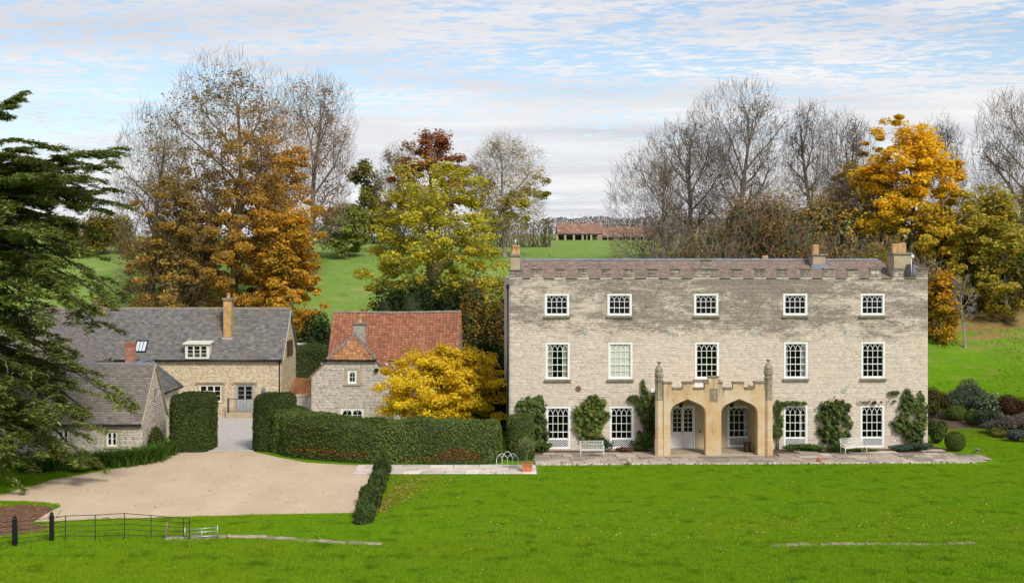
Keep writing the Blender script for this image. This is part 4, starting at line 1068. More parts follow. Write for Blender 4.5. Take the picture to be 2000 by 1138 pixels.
# ------------------------------------------------------------------ low outbuilding under the cedar
OD = 72.2; OX1 = px(277, OD); OX0 = -37.0; ODEP = 5.1; OE, OR = 2.02, 5.08
outb = thing('outbuilding', 'low stone outbuilding with a brown slate roof and an oval gable opening beside the cedar', 'building', (OX1, OD, 0))
ow = [(px(208, OD)-OX1, px(229, OD)-OX1, pz(871, OD), pz(842.5, OD)), (px(113, OD)-OX1, px(134, OD)-OX1, pz(869, OD), pz(840, OD))]
mb = MB(); wall_cells(mb, OX0-OX1, 0, -.3, OE, ow, 0, .35)
mb.prism([(.36, -.3), (ODEP, -.3), (ODEP, OE), (ODEP/2, OR-.1), (.36, OE+.3)], -.35, 0, ax='x'); mb.box(OX0-OX1, -.36, ODEP-.35, ODEP, -.3, OE); mb.box(OX0-OX1, -.36, 1.5, 1.6, 0, OE)
mb.build('wall', MORTAR, outb)
stone_courses('stonework', STONE_GREY, outb, -12.5, 0, 0, OE-.02, [(a-.1, b+.1, c-.1, d+.1) for a, b, c, d in ow], 0, RL, PAL_GREY, (.07, .13), (.2, .55))
oc = (ODEP/2, 3.35)
stone_courses('stonework', STONE_GREY, outb, 0, ODEP, 0, OR-.15, [(oc[0]-.22, oc[0]+.22, oc[1]-.42, oc[1]+.42)], 0, RL, PAL_GREY, (.07, .13), (.2, .55), clip=lambda z: (0, ODEP) if z < OE else ((z-OE)/(OR-OE)*ODEP/2, ODEP-(z-OE)/(OR-OE)*ODEP/2), ax='y', sgn=1)
ov = MB(); n = 18
for i in range(n):
    a0, a1 = 6.2832*i/n, 6.2832*(i+1)/n
    p = lambda a, r, s: (oc[0]+r*math.cos(a), oc[1]+s*math.sin(a))
    q = [p(a0, .17, .34), p(a1, .17, .34), p(a1, .25, .44), p(a0, .25, .44)]; ov.prism(q, .002, .05, ax='x')
ov.build('oval_surround', DRESSED, outb); MB().prism([(oc[0]+.18*math.cos(6.2832*i/n), oc[1]+.35*math.sin(6.2832*i/n)) for i in range(n)], .001, .012, ax='x').build('oval_dark_disc', plain('painted_opening_shade', (.03, .028, .025), .6, .2, 5, .1), outb)  # near-black disc on the solid gable; its colour stands for the hole's shade
for (a, b, c, d) in ow:
    s = MB(); s.box(a-.1, a-.001, -.03, .05, c-.02, d+.02); s.box(b+.001, b+.1, -.03, .05, c-.02, d+.02); s.box(a-.14, b+.14, -.08, .08, c-.13, c-.021); s.box(a-.25, b+.25, -.05, .05, d+.021, d+.12); s.build('stone_surround', DRESSED, outb)
    casement(outb, a, b, c, d, .03, 2, 2, WHITE, .035)
op_ = math.atan2(OR-OE, ODEP/2); oo = .18
mb = MB().prism([(-oo, OE-oo*math.tan(op_)+.1), (ODEP/2, OR), (ODEP+oo, OE-oo*math.tan(op_)+.1), (ODEP+oo, OE-oo*math.tan(op_)+.02), (ODEP/2, OR-.1), (-oo, OE-oo*math.tan(op_)+.02)], OX0-OX1, .03, ax='x')
og = mb.build('roof', MORTAR_DARK, outb)
roof_tiles('slates', SLATE_B if 'SLATE_B' in globals() else SLATE, og, (OX0-OX1, -oo, OE-oo*math.tan(op_)+.105), (1, 0, 0), (0, math.cos(op_), math.sin(op_)), OX1-OX0+.03, (ODEP/2+oo)/math.cos(op_), .32, .17, PAL_SLATE_B, RL, jit=.16)
ridge_tiles('ridge_tiles', LEAD, og, (OX0-OX1, ODEP/2, OR+.01), (.04, ODEP/2, OR+.01), .17, 1.6, drop=.16)
vb = MB()
for (a, b) in (((-oo, OE-oo*math.tan(op_)), (ODEP/2, OR)), ((ODEP+oo, OE-oo*math.tan(op_)), (ODEP/2, OR))):
    vb.prism([(a[0], a[1]-.06), (b[0], b[1]-.1), (b[0], b[1]+.03), (a[0], a[1]+.11)], .032, .10, ax='x')
vb.build('verge', DRESSED, og)
MB().tube([(OX0-OX1, -oo-.06, OE-.16), (.03, -oo-.06, OE-.16)], .06, 8).build('gutter', BLACK, outb)

# linking range with a hipped roof behind it
lk = thing('linking_range', 'small hip-roofed slate range with a brick chimney wedged between outbuilding and farmhouse', 'building', (-23.4, 77.4, 0))
LE, LZ = 2.93, 4.85; lx = 1.55; ly0, ly1 = 0.0, 6.6; lr = 4.6
MB().box(-lx+.15, lx-.15, ly0+.1, ly1-.2, -.2, LE-.02).build('wall', plain('pale_render', (.52, .46, .36), .9, .12, 2, .2), lk)
A, B_, C_, D_ = (lx, ly0, LE), (lx, ly1, LE), (-lx, ly1, LE), (-lx, ly0, LE); R0, R1 = (0, ly0, LZ), (0, lr, LZ)
lro = MB().add([A, B_, C_, D_, R0, R1], [(0, 1, 5, 4), (1, 2, 5), (2, 3, 4, 5), (3, 0, 4), (3, 2, 1, 0)]).build('roof', MORTAR_DARK, lk)
lp = math.atan2(LZ-LE, lx)
roof_tiles('slates', SLATE, lro, (lx+.02, ly0, LE), (0, 1, 0), (-math.cos(lp), 0, math.sin(lp)), ly1, lx/math.cos(lp), .3, .17, PAL_SLATE, RL, keep=lambda u, v: u < ly1 - (ly1-lr)*(v*math.cos(lp)/lx), jit=.25)
ridge_tiles('hip_tiles', LEAD, lro, (lx+.05, ly1+.03, LE+.02), (0, lr, LZ+.02), .1, .5); ridge_tiles('ridge_tiles', LEAD, lro, (0, 0, LZ+.02), (0, lr, LZ+.02), .1, .6)
MB().tube([(lx+.08, ly0+.1, LE-.03), (lx+.08, ly1, LE-.03)], .06, 8).tube([(lx+.08, 1.2, LE-.05), (lx+.06, 1.2, .1)], .045, 8).build('gutter', BLACK, lk)
BRICK = plain('red_brick', (.42, .16, .085), .9, .3, 9, .4, dirt=((.42, .34, .26), .5))
bx0, bx1 = px(248, 81.5)+23.4, px(265, 81.5)+23.4
def brick_stack(parent, x0, x1, y0, y1, z0, z1):
    core = MB().box(x0+.01, x1-.01, y0+.01, y1-.01, z0, z1-.01).build('chimney', MORTAR, parent)
    b = MB(); rr = random.Random(8); z = z0; k = 0
    pal = [(.43, .15, .08), (.48, .19, .1), (.36, .13, .08), (.45, .22, .13), (.30, .13, .10)]
    while z < z1 - .02:
        o_ = .03 if z > z1-.23 else 0
        x = x0 - (.11 if k % 2 else 0)
        while x < x1:
            a, e = max(x0, x), min(x1, x+.22); x += .23
            if e-a < .03: continue
            c = pal[rr.randrange(5)]; q = rr.uniform(.8, 1.15); b.box(a-o_*.5, e-.008+o_*.5, y0-o_+rr.uniform(-.004, .004), y1+o_, z+.005, z+.068, tuple(t*q for t in c))
        z += .075; k += 1
    o = b.build('bricks', attr_mat('brick_piece', .9, .25, 12, .3), core); o['kind'] = 'stuff'
    MB().lathe([(.15, z1+.0), (.14, z1+.03), (.12, z1+.04)], (x0+x1)/2, (y0+y1)/2, 10).build('cap', COPING, core)
brick_stack(lk, bx0, bx1, 3.7, 4.25, 3.6, pz(668, 81.5))

# ------------------------------------------------------------------ pantiled cottage
CD = 86.0
cot = thing('cottage', 'stone cottage with a red pantile roof and half-hipped gable behind the yellow tree', 'cottage', (-10.9, CD, 0))
cx0, cx1 = px(608, CD)+10.9, px(765, CD)+10.9; CE, CR, CH = 3.41, 6.08, 4.52; cm = (cx0+cx1)/2; chw = (cx1-cx0)/2
sl = (CR-CE)/chw
w1 = (px(679, CD)+10.9, px(697, CD)+10.9, pz(749, CD), pz(722, CD)); w2 = (px(666, CD)+10.9, px(710, CD)+10.9, pz(834, CD)+.4, pz(797, CD))
gx = lambda z: ((cx0, cx1) if z < CE else (cx0+(z-CE)/sl, cx1-(z-CE)/sl))
mb = MB(); wall_cells(mb, cx0, cx1, -.3, CE, [w1, w2], 0, .4)
a_, b_ = gx(CH)
# gable wall above the eaves, left and right of the little window
mb.prism([(cx0, CE), (w1[0], CE), (w1[0], CH), (a_, CH)], 0, .4); mb.prism([(w1[1], CE), (cx1, CE), (b_, CH), (w1[1], CH)], 0, .4); mb.box(w1[0], w1[1], 0, .4, w1[3], CH)
mb.box(cx0, cx0+.4, .41, 4, -.3, CE); mb.box(cx1-.4, cx1, .41, 4, -.3, CE); mb.box(cx0+.41, cx1-.41, 1.6, 1.7, 0, CH-.3)
mxa, mxb = px(652, 93)+10.9, px(901, 93)+10.9
mb.box(mxa+.1, mxb-.1, 4.01, 9.8, -.3, 4.2)
mb.build('wall', MORTAR, cot)
so = [(w1[0]-.22, w1[1]+.22, w1[2]-.14, w1[3]+.2), (w2[0]-.08, w2[1]+.08, w2[2]-.1, w2[3]+.36)]
stone_courses('stonework', STONE_GREY, cot, cx0, cx1, 0, CH, so, 0, RL, PAL_GREY, (.07, .13), (.2, .6), clip=gx)
stone_courses('stonework', STONE_GREY, cot, 0, 4, 0, CE, [], cx1, RL, PAL_GREY, (.07, .13), (.2, .6), ax='y', sgn=1)
stone_courses('stonework', STONE_GREY, cot, mxa+.1, mxb-.1, 0, 4.2, [], 4.0, RL, PAL_GREY, (.07, .13), (.2, .6))
s = MB(); s.box(w1[0]-.21, w1[0]-.001, -.03, .05, w1[2], w1[3]+.18); s.box(w1[1]+.001, w1[1]+.21, -.03, .05, w1[2], w1[3]+.18); s.box(w1[0], w1[1], -.03, .05, w1[3]+.001, w1[3]+.18); s.box(w1[0]-.28, w1[1]+.28, -.09, .06, w1[2]-.12, w1[2]-.001); s.build('stone_surround', DRESSED, cot)
n = 13
for k in range(n): MB().box(w2[0]-.07+(w2[1]-w2[0]+.14)*k/n+.006, w2[0]-.07+(w2[1]-w2[0]+.14)*(k+1)/n-.006, -.03, .03, w2[3]+.01, w2[3]+.35, tuple(q*(.9+.03*(k*7 % 6)) for q in PAL_GREY[k % 5])).build('lintel_stone', STONE_GREY, cot)
casement(cot, w1[0], w1[1], w1[2], w1[3], .02, 1, 2, WHITE, .09, 0, True)
casement(cot, w2[0], w2[1], w2[2], w2[3], .0, 2, 2, WHITE, .07, 0, True)
fl = MB().bev(px(732, CD)+10.9, px(739, CD)+10.9, -.22, -.04, pz(725, CD), pz(719, CD), .02); fl.build('wall_lamp', BLACK, cot)
# front wing roof with half hip
pit = math.atan(sl); yr0 = 1.55; yr1 = 7.0; ov_ = .12
zl = lambda x: CR - abs(x-cm)*sl
e0, e1 = cx0-ov_, cx1+ov_; ze = zl(e0)+.06
ha, hb = a_-.05, b_+.05; zh = zl(ha)+.06
rm = MB().add([(e0, -.1, ze), (ha, -.1, zh), (cm, yr0, CR+.06), (hb, -.1, zh), (e1, -.1, ze), (e0, 4.2, ze), (cm, yr1, CR+.06), (e1, 4.2, ze), (e0, -.1, ze-.08), (ha, -.1, zh-.08), (hb, -.1, zh-.08), (e1, -.1, ze-.08)],
     [(5, 0, 1, 2, 6), (1, 3, 2), (3, 4, 7, 6, 2), (0, 8, 9, 1), (3, 10, 11, 4)])
rw = rm.build('roof', MORTAR_DARK, cot)
LVc = (chw+ov_)/math.cos(pit)
kR = lambda u, v: (e1 - v*math.cos(pit) < hb + .02) * 0 or ((u - .1) > (max(0, v*math.cos(pit) - (e1-hb)))/(hb-cm)*(yr0+.1) - .12 if v*math.cos(pit) > e1-hb else True)
roof_tiles('pantiles', TILE, rw, (e1, -.12, ze+.01), (0, 1, 0), (-math.cos(pit), 0, math.sin(pit)), 6.6, LVc, .24, .26, PAL_PAN, RL, keep=lambda u, v: kR(u, v) and (-.12+u) < 4.1 + (ze+v*math.sin(pit)-4.25)/math.tan(math.radians(46)) + .3, pan=True, jit=.22)
kL = kR
roof_tiles('pantiles', TILE, rw, (e0, -.12, ze+.01), (0, 1, 0), (math.cos(pit), 0, math.sin(pit)), 6.6, LVc, .24, .26, PAL_PAN, RL, keep=lambda u, v: kR(u, v) and (-.12+u) < 4.1 + (ze+v*math.sin(pit)-4.25)/math.tan(math.radians(46)) + .3, pan=True, jit=.22)
hp = math.atan2(CR+.06-zh, yr0+.1); LH = math.hypot(CR+.06-zh, yr0+.1)
roof_tiles('pantiles', TILE, rw, (ha, -.14, zh), (1, 0, 0), (0, math.cos(hp), math.sin(hp)), hb-ha, LH, .24, .24, [(.34, .15, .068), (.38, .18, .08), (.30, .13, .065), (.40, .21, .10)], RL, keep=lambda u, v: abs(u-(hb-ha)/2) < (hb-ha)/2*(1-v/LH)+.05, pan=True, jit=.2)
GREYR = plain('grey_ridge_tile', (.17, .16, .165), .8, .25, 5, .3)
ridge_tiles('hip_tiles', GREYR, rw, (ha-.03, -.14, zh+.06), (cm, yr0, CR+.12), .11, .36); ridge_tiles('hip_tiles', GREYR, rw, (hb+.03, -.14, zh+.06), (cm, yr0, CR+.12), .11, .36); ridge_tiles('ridge_tiles', GREYR, rw, (cm, yr0-.05, CR+.12), (cm, 6.2, CR+.12), .12, .4)
MB().tube([(ha-.25, -.22, zh-.02), (hb+.05, -.22, zh-.02)], .07, 8).build('gutter', BLACK, cot)
# main range roof
mp = math.atan2(7.54-4.30, 3.1); MZR = 7.54
mb = MB().prism([(3.9, 4.08), (7.0, MZR-.19), (10.1, 4.1), (10.1, 4.0), (3.9, 4.0)], mxa, mxb, ax='x'); mr = mb.build('roof', MORTAR_DARK, cot)
roof_tiles('pantiles', TILE, mr, (mxa-.03, 3.82, 4.23), (1, 0, 0), (0, math.cos(mp), math.sin(mp)), mxb-mxa+.06, 3.2/math.cos(mp), .245, .235, PAL_PAN, RL, pan=True, jit=.16, sag=.07)
ridge_tiles('ridge_tiles', COPING, mr, (mxa, 7.0, MZR-.0), ((mxa+mxb)/2, 7.0, MZR-.06), .12, .4); ridge_tiles('ridge_tiles', COPING, mr, ((mxa+mxb)/2, 7.0, MZR-.06), (mxb, 7.0, MZR+.02), .12, .4)
gm = MB().prism([(4.0, 4.21), (7.0, MZR-.15), (10.0, 4.21)], mxa+.1, mxa+.3, ax='x').prism([(4.0, 4.21), (7.0, MZR-.15), (10.0, 4.21)], mxb-.3, mxb-.1, ax='x'); gm.build('gable_wall', STONE_GREY, cot)
ccx0, ccx1 = px(692, 88.5)+10.9, px(715, 88.5)+10.9
cs = stack('chimney', ccx0, ccx1, 1.95, 2.6, 5.4, pz(633, 88.3), .1, [((ccx0+ccx1)/2, 2.25, .17, .52)], plain('grey_stack', (.33, .30, .25), .9, .3, 6, .5), cot)

# retaining wall and leaf-strewn bank between farmhouse and cottage
rw_ = thing('garden_wall', 'pale rubble wall between the farmhouse and the pantiled cottage', 'wall', (-14.6, 88.2, 0))
MB().box(-1.5, 1.0, 0, .35, -.2, 1.85).build('core', MORTAR, rw_); stone_courses('stonework', STONE_GREY, rw_, -1.5, 1.0, 0, 1.85, [], 0, RL, PAL_GREY, (.1, .18), (.2, .6)); MB().bev(-1.55, 1.0, -.06, .41, 1.851, 1.95, .02).build('coping', DRESSED, rw_)
bk = MB().add([(-18.5, 99, .0), (-13.2, 99, .0), (-13.0, 100, 2.2), (-18, 100, 3.0), (-12.8, 104, 3.4), (-18, 104, 3.4), (-16.5, 89.2, 0), (-13.7, 89.2, 1.6), (-16.4, 89.2, .3), (-13.5, 95, 2.9), (-16.6, 95, 1.6)], [(8, 7, 9, 10), (10, 9, 2, 3), (3, 2, 4, 5)]).build('bank', plain('leafy_bank', (.26, .12, .05), 1, .4, 3, .6, kind='World')); tag(bk, 'bank strewn with orange leaves behind the wall', None, None, 'structure')

# ------------------------------------------------------------------ open-fronted barn on the hill
BD = 200.0; bz = pz(472, BD)
barn = thing('barn', 'long low red-roofed open barn on the skyline field', 'barn', (px(1190, BD), BD, bz - .3))
def bx(x): return px(x, BD) - px(1190, BD)
rh = pz(456, BD)-bz+.3; rt = pz(438, BD)-bz+.3
a, b = bx(1088), bx(1176); mb = MB().prism([(0, rh), (4, rt+.3), (8, rh), (8, rh-.15), (4, rt+.15), (0, rh-.15)], a, b, ax='x'); r1 = mb.build('roof', MORTAR_DARK, barn)
roof_tiles('tiles', TILE, r1, (a, -.1, rh), (1, 0, 0), tuple(np.array([0, 4, rt+.3-rh])/math.hypot(4, rt+.3-rh)), b-a, math.hypot(4, rt+.3-rh), .5, .4, PAL_DULL, RL, jit=.25)
for x in (1088, 1104, 1121, 1138, 1155): MB().box(bx(x)-.15, bx(x)+.15, .1, .4, 0, rh).build('post', DRESSED, barn)
MB().box(bx(1171)-.1, bx(1176)+.1, 0, .6, 0, rh).build('pier', plain('brick_pier', (.34, .22, .15), .9, .2, 3, .3), barn)
MB().box(a, b, 7.5, 7.8, 0, rh).box(a, a+.3, .5, 7.4, 0, rh).build('back_wall', MORTAR_DARK, barn)
a, b = bx(1177), bx(1287); rh2 = pz(461, BD)-bz+.3; rt2 = pz(441, BD)-bz+.3
mb = MB().prism([(-.3, rh2), (4, rt2), (8, rh2), (8, rh2-.15), (4, rt2-.15), (-.3, rh2-.15)], a, b, ax='x'); r2 = mb.build('roof', MORTAR_DARK, barn)
roof_tiles('tiles', TILE, r2, (a, -.35, rh2), (1, 0, 0), tuple(np.array([0, 4.3, rt2-rh2])/math.hypot(4.3, rt2-rh2)), b-a, math.hypot(4.3, rt2-rh2), .5, .4, PAL_DULL, RL, jit=.25)
MB().box(a, b, 7.5, 7.8, 0, rh2).build('back_wall', MORTAR_DARK, barn)
for x0, x1 in ((1198, 1206), (1221, 1225), (1240, 1245), (1261, 1267), (1283, 1287)): MB().box(bx(x0), bx(x1), 0, .5, 0, rh2-.1).build('pier', DRESSED, barn)
MB().box(a, bx(1268), .05, .35, 0, .55).build('low_wall', DRESSED, barn)
# ------------------------------------------------------------------ garden things
CAST = plain('white_cast_iron', (.74, .72, .66), .5, .08, 9, .1, dirt=((.4, .37, .3), .4))
def bench(label, loc, rz, W):
    t = thing('garden_bench', label, 'bench', loc, rz, 'white cast-iron benches on the terrace')
    hb = .86
    for sx in (-1, 1):
        x = sx*(W/2-.02)
        MB().tube([(x, -.27, 0), (x, -.25, .2), (x, -.24, .42)], [.022, .018, .02], 6).tube([(x, -.24, .42), (x, -.16, .36), (x, -.02, .33)], .012, 5).build('leg', CAST, t)
        MB().tube([(x, .22, 0), (x, .19, .2), (x, .2, .42), (x, .25, .65), (x, .29, hb)], .019, 6).build('leg', CAST, t)
        MB().tube([(x, -.25, .42), (x, -.27, .55), (x, -.2, .63), (x, .0, .64), (x, .24, .62)], .017, 6).build('armrest', CAST, t)
        MB().tube([(x, -.24, .06), (x, .0, .16), (x, .2, .06)], .01, 5).build('stretcher', CAST, t)
    s = MB()
    for k in range(7): s.box(-W/2, W/2, -.25+k*.066, -.205+k*.066, .40, .418)
    s.build('seat', CAST, t)
    b = MB(); z0, z1 = .47, hb; yb = lambda z: .21+(z-.42)*.19
    for z in (z0, z1, (z0+z1)/2): b.tube([(-W/2, yb(z), z), (W/2, yb(z), z)], .014, 5)
    n = 9; st = W/n
    for i in range(n):
        xm = -W/2+st*(i+.5)
        for (za, zb) in ((z0, (z0+z1)/2), ((z0+z1)/2, z1)):
            zm = (za+zb)/2; pts = [(xm-st/2, zm), (xm, zb), (xm+st/2, zm), (xm, za), (xm-st/2, zm)]
            b.tube([(p, yb(q), q) for p, q in pts], .0115, 4)
            b.tube([(xm-st/4, yb(zm), zm), (xm, yb(zm+.05), zm+.05), (xm+st/4, yb(zm), zm), (xm, yb(zm-.05), zm-.05), (xm-st/4, yb(zm), zm)], .009, 4)
    b.build('backrest', CAST, t)
    ap = MB(); 
    for i in range(8):
        xm = -W/2+W/8*(i+.5); ap.tube([(xm-W/16, -.25, .40), (xm, -.25, .33), (xm+W/16, -.25, .40)], .01, 4)
    ap.build('apron', CAST, t)
gl = lambda x, y: (*G(x, y), .045)
bench('white lattice-backed iron bench between two windows, beside the stone ball', gl(1156, 893), HA, 1.36)
bench('white lattice-backed iron bench turned slightly, under the rightmost ground floor window', gl(1667, 887), HA+.32, 1.5)

# hooped panel standing on the path
t = thing('hooped_panel', 'white interlaced gothic hoop panel standing on the path by the hedge', 'fence panel', (*G(991, 915), .05), -.03)
b = MB(); w = 1.16; n = 4; st = w/n; zb, zs, zt = .16, .5, .92
for sx in (-1, 1): MB().tube([(sx*w/2, 0, 0), (sx*w/2, 0, zs)], .014, 6).build('leg', WHITE, t)
for i in range(n+1): b.tube([(-w/2+st*i, 0, zb), (-w/2+st*i, 0, zs)], .011, 5)
for i in range(n-1):
    hgt = .26+(.12 if i == 1 else 0); b.tube([(-w/2+st*i+2*st*k/12, 0, zs+hgt*(1-abs(k/6-1)**2.2)) for k in range(13)], .012, 5)
for i in range(n): b.tube([(-w/2+st*i+st*k/8, 0, zs+.18*(1-abs(k/4-1)**2)) for k in range(9)], .01, 5)
b.tube([(-w/2, 0, zb), (w/2, 0, zb)], .012, 5); b.build('hoops', WHITE, t)

# potted standard tree
pt = thing('potted_tree', 'small round-headed tree in a square terracotta pot at the path corner', 'potted plant', (*G(1029.5, 921), .03))
pb = MB(); pb.add([(-.24, -.24, 0), (.24, -.24, 0), (.24, .24, 0), (-.24, .24, 0), (-.28, -.28, .36), (.28, -.28, .36), (.28, .28, .36), (-.28, .28, .36)], [(3, 2, 1, 0), (0, 1, 5, 4), (1, 2, 6, 5), (2, 3, 7, 6), (3, 0, 4, 7)])
rect = [(-.31, -.25), (.25, .31)]
for q in ((-.31, .31, -.31, -.25), (-.31, .31, .25, .31), (-.31, -.25, -.249, .249), (.25, .31, -.249, .249)): pb.box(*q, .36, .44)
pb.build('pot', TERRA, pt); MB().box(-.26, .26, -.26, .26, .36, .40).build('soil', SOIL, pt)

# stone balls
def ball(label, x, y, r):
    t = thing('stone_ball', label, 'ornament', gl(x, y)); c = MB()
    c.lathe([(r*math.cos(a), r+r*math.sin(a)) for a in [math.radians(-88+16*k) for k in range(12)]], 0, 0, 16); c.build('ball', plain('lichened_ball_stone', (.42, .34, .24), .9, .35, 7, .5, dirt=((.62, .58, .5), .6)), t)
    MB().lathe([(r*.6, -.02), (r*.55, .03), (r*.4, .05)], 0, 0, 12).build('foot', COPING, t)
ball('lichen-topped stone ball on the terrace edge by the bench', 1229, 908, .165)
t = thing('clay_pot', 'little round brown clay pot on the terrace front edge right of the porch', 'pot', gl(1600, 903)); MB().lathe([(.07, 0), (.13, .06), (.15, .14), (.11, .2), (.13, .24), (.11, .24), (.09, .18), (.02, .16)], 0, 0, 14).build('bowl', TERRA, t)
t = thing('bird_bath', 'low dark stone bird bath at the round end of the terrace', 'bird bath', (*G(1908, 884), 0)); MB().lathe([(.13, 0), (.12, .05), (.06, .08), (.06, .14), (.18, .2), (.2, .25), (.17, .25), (.1, .2), (.01, .2)], 0, 0, 14).build('bowl', COPING, t)

# log cauldron with a hoop handle in the porch
t = thing('log_basket', 'rusty iron log bucket with a tall hoop handle inside the porch', 'bucket', hw(qx(1466.5), PD+.95, .117))
RUST = plain('rusty_iron', (.055, .028, .02), .7, .4, 9, .3, .3)
MB().lathe([(.19, 0), (.205, .03), (.2, .3), (.225, .52), (.235, .56), (.215, .56), (.19, .5), (.18, .1), (.01, .08)], 0, 0, 18).build('bucket', RUST, t)
MB().tube([(-.22, 0, .5), (-.22, 0, .78), (-.15, 0, .92), (0, 0, .97), (.15, 0, .92), (.22, 0, .78), (.22, 0, .5)], .012, 6).build('handle', RUST, t)
for k in (.18, .4): MB().lathe([(.212, k), (.219, k+.01), (.219, k+.03), (.212, k+.04)], 0, 0, 18).build('hoop', IRON, t)

# estate fence of iron uprights and rails, two black posts, a metal hurdle and a stake
def post(label, x, y, h):
    t = thing('fence_post', label, 'post', (*G(x, y), 0)); MB().bev(-.075, .075, -.075, .075, -.1, h-.1, .01).build('shaft', BLACK, t)
    MB().lathe([(.06, h-.1), (.1, h-.08), (.1, h-.05), (.05, h-.03), (.05, h), (.075, h+.03), (.05, h+.075), (.01, h+.09)], 0, 0, 10).build('finial', BLACK, t)
post('black iron gatepost with ball finial, nearest the picture edge', 28.5, 1067, 1.13); post('black iron gatepost with ball finial at the start of the curved fence', 101, 1058, 1.1)
def rail_fence(label, ups, nr, seed, name='estate_fence'):
    """ups: list of (x px, base y px, top height)"""
    P = [Vector((*G(x, y), 0)) for x, y, h in ups]; t = thing(name, label, 'fence', P[0]); o = P[0]
    for p, (x, y, h) in zip(P, ups): MB().box(-.012, .012, -.022, .022, -.1, h).build('upright', IRON, t, p-o)
    for k in range(nr):
        MB().tube([(p-o) + Vector((0, 0, ups[i][2]*(.2+.8*k/(nr-1))-.02)) for i, p in enumerate(P)], .012 if k < nr-1 else .015, 5).build('rail', IRON, t)
    return t
rail_fence('black iron rail fence curving between the gatepost and the metal hurdle', [(103, 1057, .95), (128, 1054, .98), (186, 1056, 1.05), (243, 1053, 1.06), (295, 1055, 1.02), (358, 1053, .86), (370, 1055, .9)], 5, 1)
rail_fence('iron rail fence running out of the picture past the gatepost', [(-60, 1078, 1.0), (-20, 1072, 1.0), (27, 1066, 1.0)], 5, 2)
gt = thing('rail_gate', 'thin iron rail gate closed between the two black gateposts', 'gate', (*G(34, 1064), 0)); o = Vector((*G(34, 1064), 0)); e = Vector((*G(97, 1057), 0)) - o
for k in range(6): MB().tube([(0, 0, .1+.165*k), e+Vector((0, 0, .1+.165*k))], .011, 5).build('rail', IRON, gt)
for s_ in (0, 1): MB().tube([e*s_+Vector((0, 0, .05)), e*s_+Vector((0, 0, 1.0))], .016, 6).build('stile', IRON, gt)
hd = thing('sheep_hurdle', 'galvanised metal hurdle gate standing at the end of the ha-ha stones', 'gate', (*G(361, 1054), 0)); o = Vector((*G(361, 1054), 0)); e = Vector((*G(425, 1052), 0))-o
for z in (.12, .3, .44): MB().tube([Vector((0, 0, z-.04)), e+Vector((0, 0, z+.03))], .016, 6).build('rail', GALV, hd)
for s_, h in ((0, .52), (.52, .4), (1, .56)): MB().tube([e*s_+Vector((0, 0, -.05)), e*s_+Vector((0, 0, h))], .018, 6).build('upright', GALV, hd)
st = thing('wooden_stake', 'short leaning wooden stake beside the iron fence end', 'stake', (*G(323, 1054), 0)); MB().tube([(0, 0, -.1), (.04, .0, .35), (.07, .01, .68)], [.045, .042, .036], 7).build('shaft', plain('weathered_wood', (.22, .17, .12), .9, .3, 9, .4), st); MB().lathe([(.04, .67), (.03, .7), (.005, .71)], .07, .01, 7).build('tip', plain('pale_cut_wood', (.35, .28, .2), .9, .2, 9, .3), st)
# field fence posts by the barn
for i, x in enumerate((1146, 1150+18, 1187, 1208, 1232, 1257)):
    D = 190; t = thing('field_post', ['first', 'second', 'third', 'fourth', 'fifth', 'sixth'][i]+' pale wooden fence post from the left before the skyline barn', 'post', (px(x, D), D, tz(px(x, D), D)), 0, 'field fence posts by the barn'); MB().bev(-.07, .07, -.07, .07, -.1, 1.1, .02).build('shaft', DRESSED, t)
# pale covered vehicle top beyond the hedge
t = thing('parked_trailer', 'small white box trailer half hidden beyond the clipped hedge', 'trailer', (px(582, 101), 101, 2.6)); MB().bev(-.55, .55, -.9, .9, .45, 2.15, .08).build('body', WHITE, t); MB().box(-.57, .57, -.92, .92, 1.95, 2.0).build('trim', GALV, t)
for sx in (-1, 1): MB().tube([(sx*.5, 0, .3), (sx*.62, 0, .3)], .3, 12).build('wheel', BLACK, t)
# ------------------------------------------------------------------ vegetation
def nrm(a): return a / np.maximum(np.linalg.norm(a, axis=-1, keepdims=True), 1e-9)
def tubes(P, R, k):
    """P (N,m,3) polylines, R (N,m) radii -> verts, quads"""
    N, m, _ = P.shape
    d = nrm(P[:, -1] - P[:, 0]); ref = np.where(np.abs(d[:, 2:3]) > .8, np.array([[1., 0, 0]]), np.array([[0, 0, 1.]]))
    u = nrm(np.cross(d, ref)); w = np.cross(d, u)
    a = 2*np.pi*np.arange(k)/k
    ring = u[:, None, :]*np.cos(a)[None, :, None] + w[:, None, :]*np.sin(a)[None, :, None]
    V = P[:, :, None, :] + R[:, :, None, None]*ring[:, None, :, :]
    b = (np.arange(N)[:, None, None]*m + np.arange(m-1)[None, :, None])*k; j = np.arange(k)[None, None, :]; j2 = (j+1) % k
    Fq = np.stack([b+j, b+j2, b+k+j2, b+k+j], -1).reshape(-1, 4)
    return V.reshape(-1, 3), Fq
def ribbons(rng, P, R):
    """the finest twigs: one narrow strip each"""
    N, m, _ = P.shape; d = nrm(P[:, -1]-P[:, 0]); s = nrm(np.cross(d, rng.normal(size=(N, 3))))
    V = np.stack([P-s[:, None]*R[:, :, None], P+s[:, None]*R[:, :, None]], 2).reshape(-1, 3)
    b = (np.arange(N)[:, None]*m+np.arange(m-1)[None])*2
    return V, np.stack([b, b+1, b+3, b+2], -1).reshape(-1, 4)
def poly_grow(rng, p0, d0, L, n, wander, up, sag=0.0):
    """grow polylines; wander random turn, up pulls towards +z (or -z), sag pulls the outer part down"""
    N = len(p0); P = np.zeros((N, n+1, 3)); P[:, 0] = p0; d = d0.copy(); s = (L/n)[:, None]
    for i in range(n):
        d = d + rng.normal(size=(N, 3))*wander; d[:, 2] += up - sag*(i/n)
        d = nrm(d); P[:, i+1] = P[:, i] + d*s
    return P
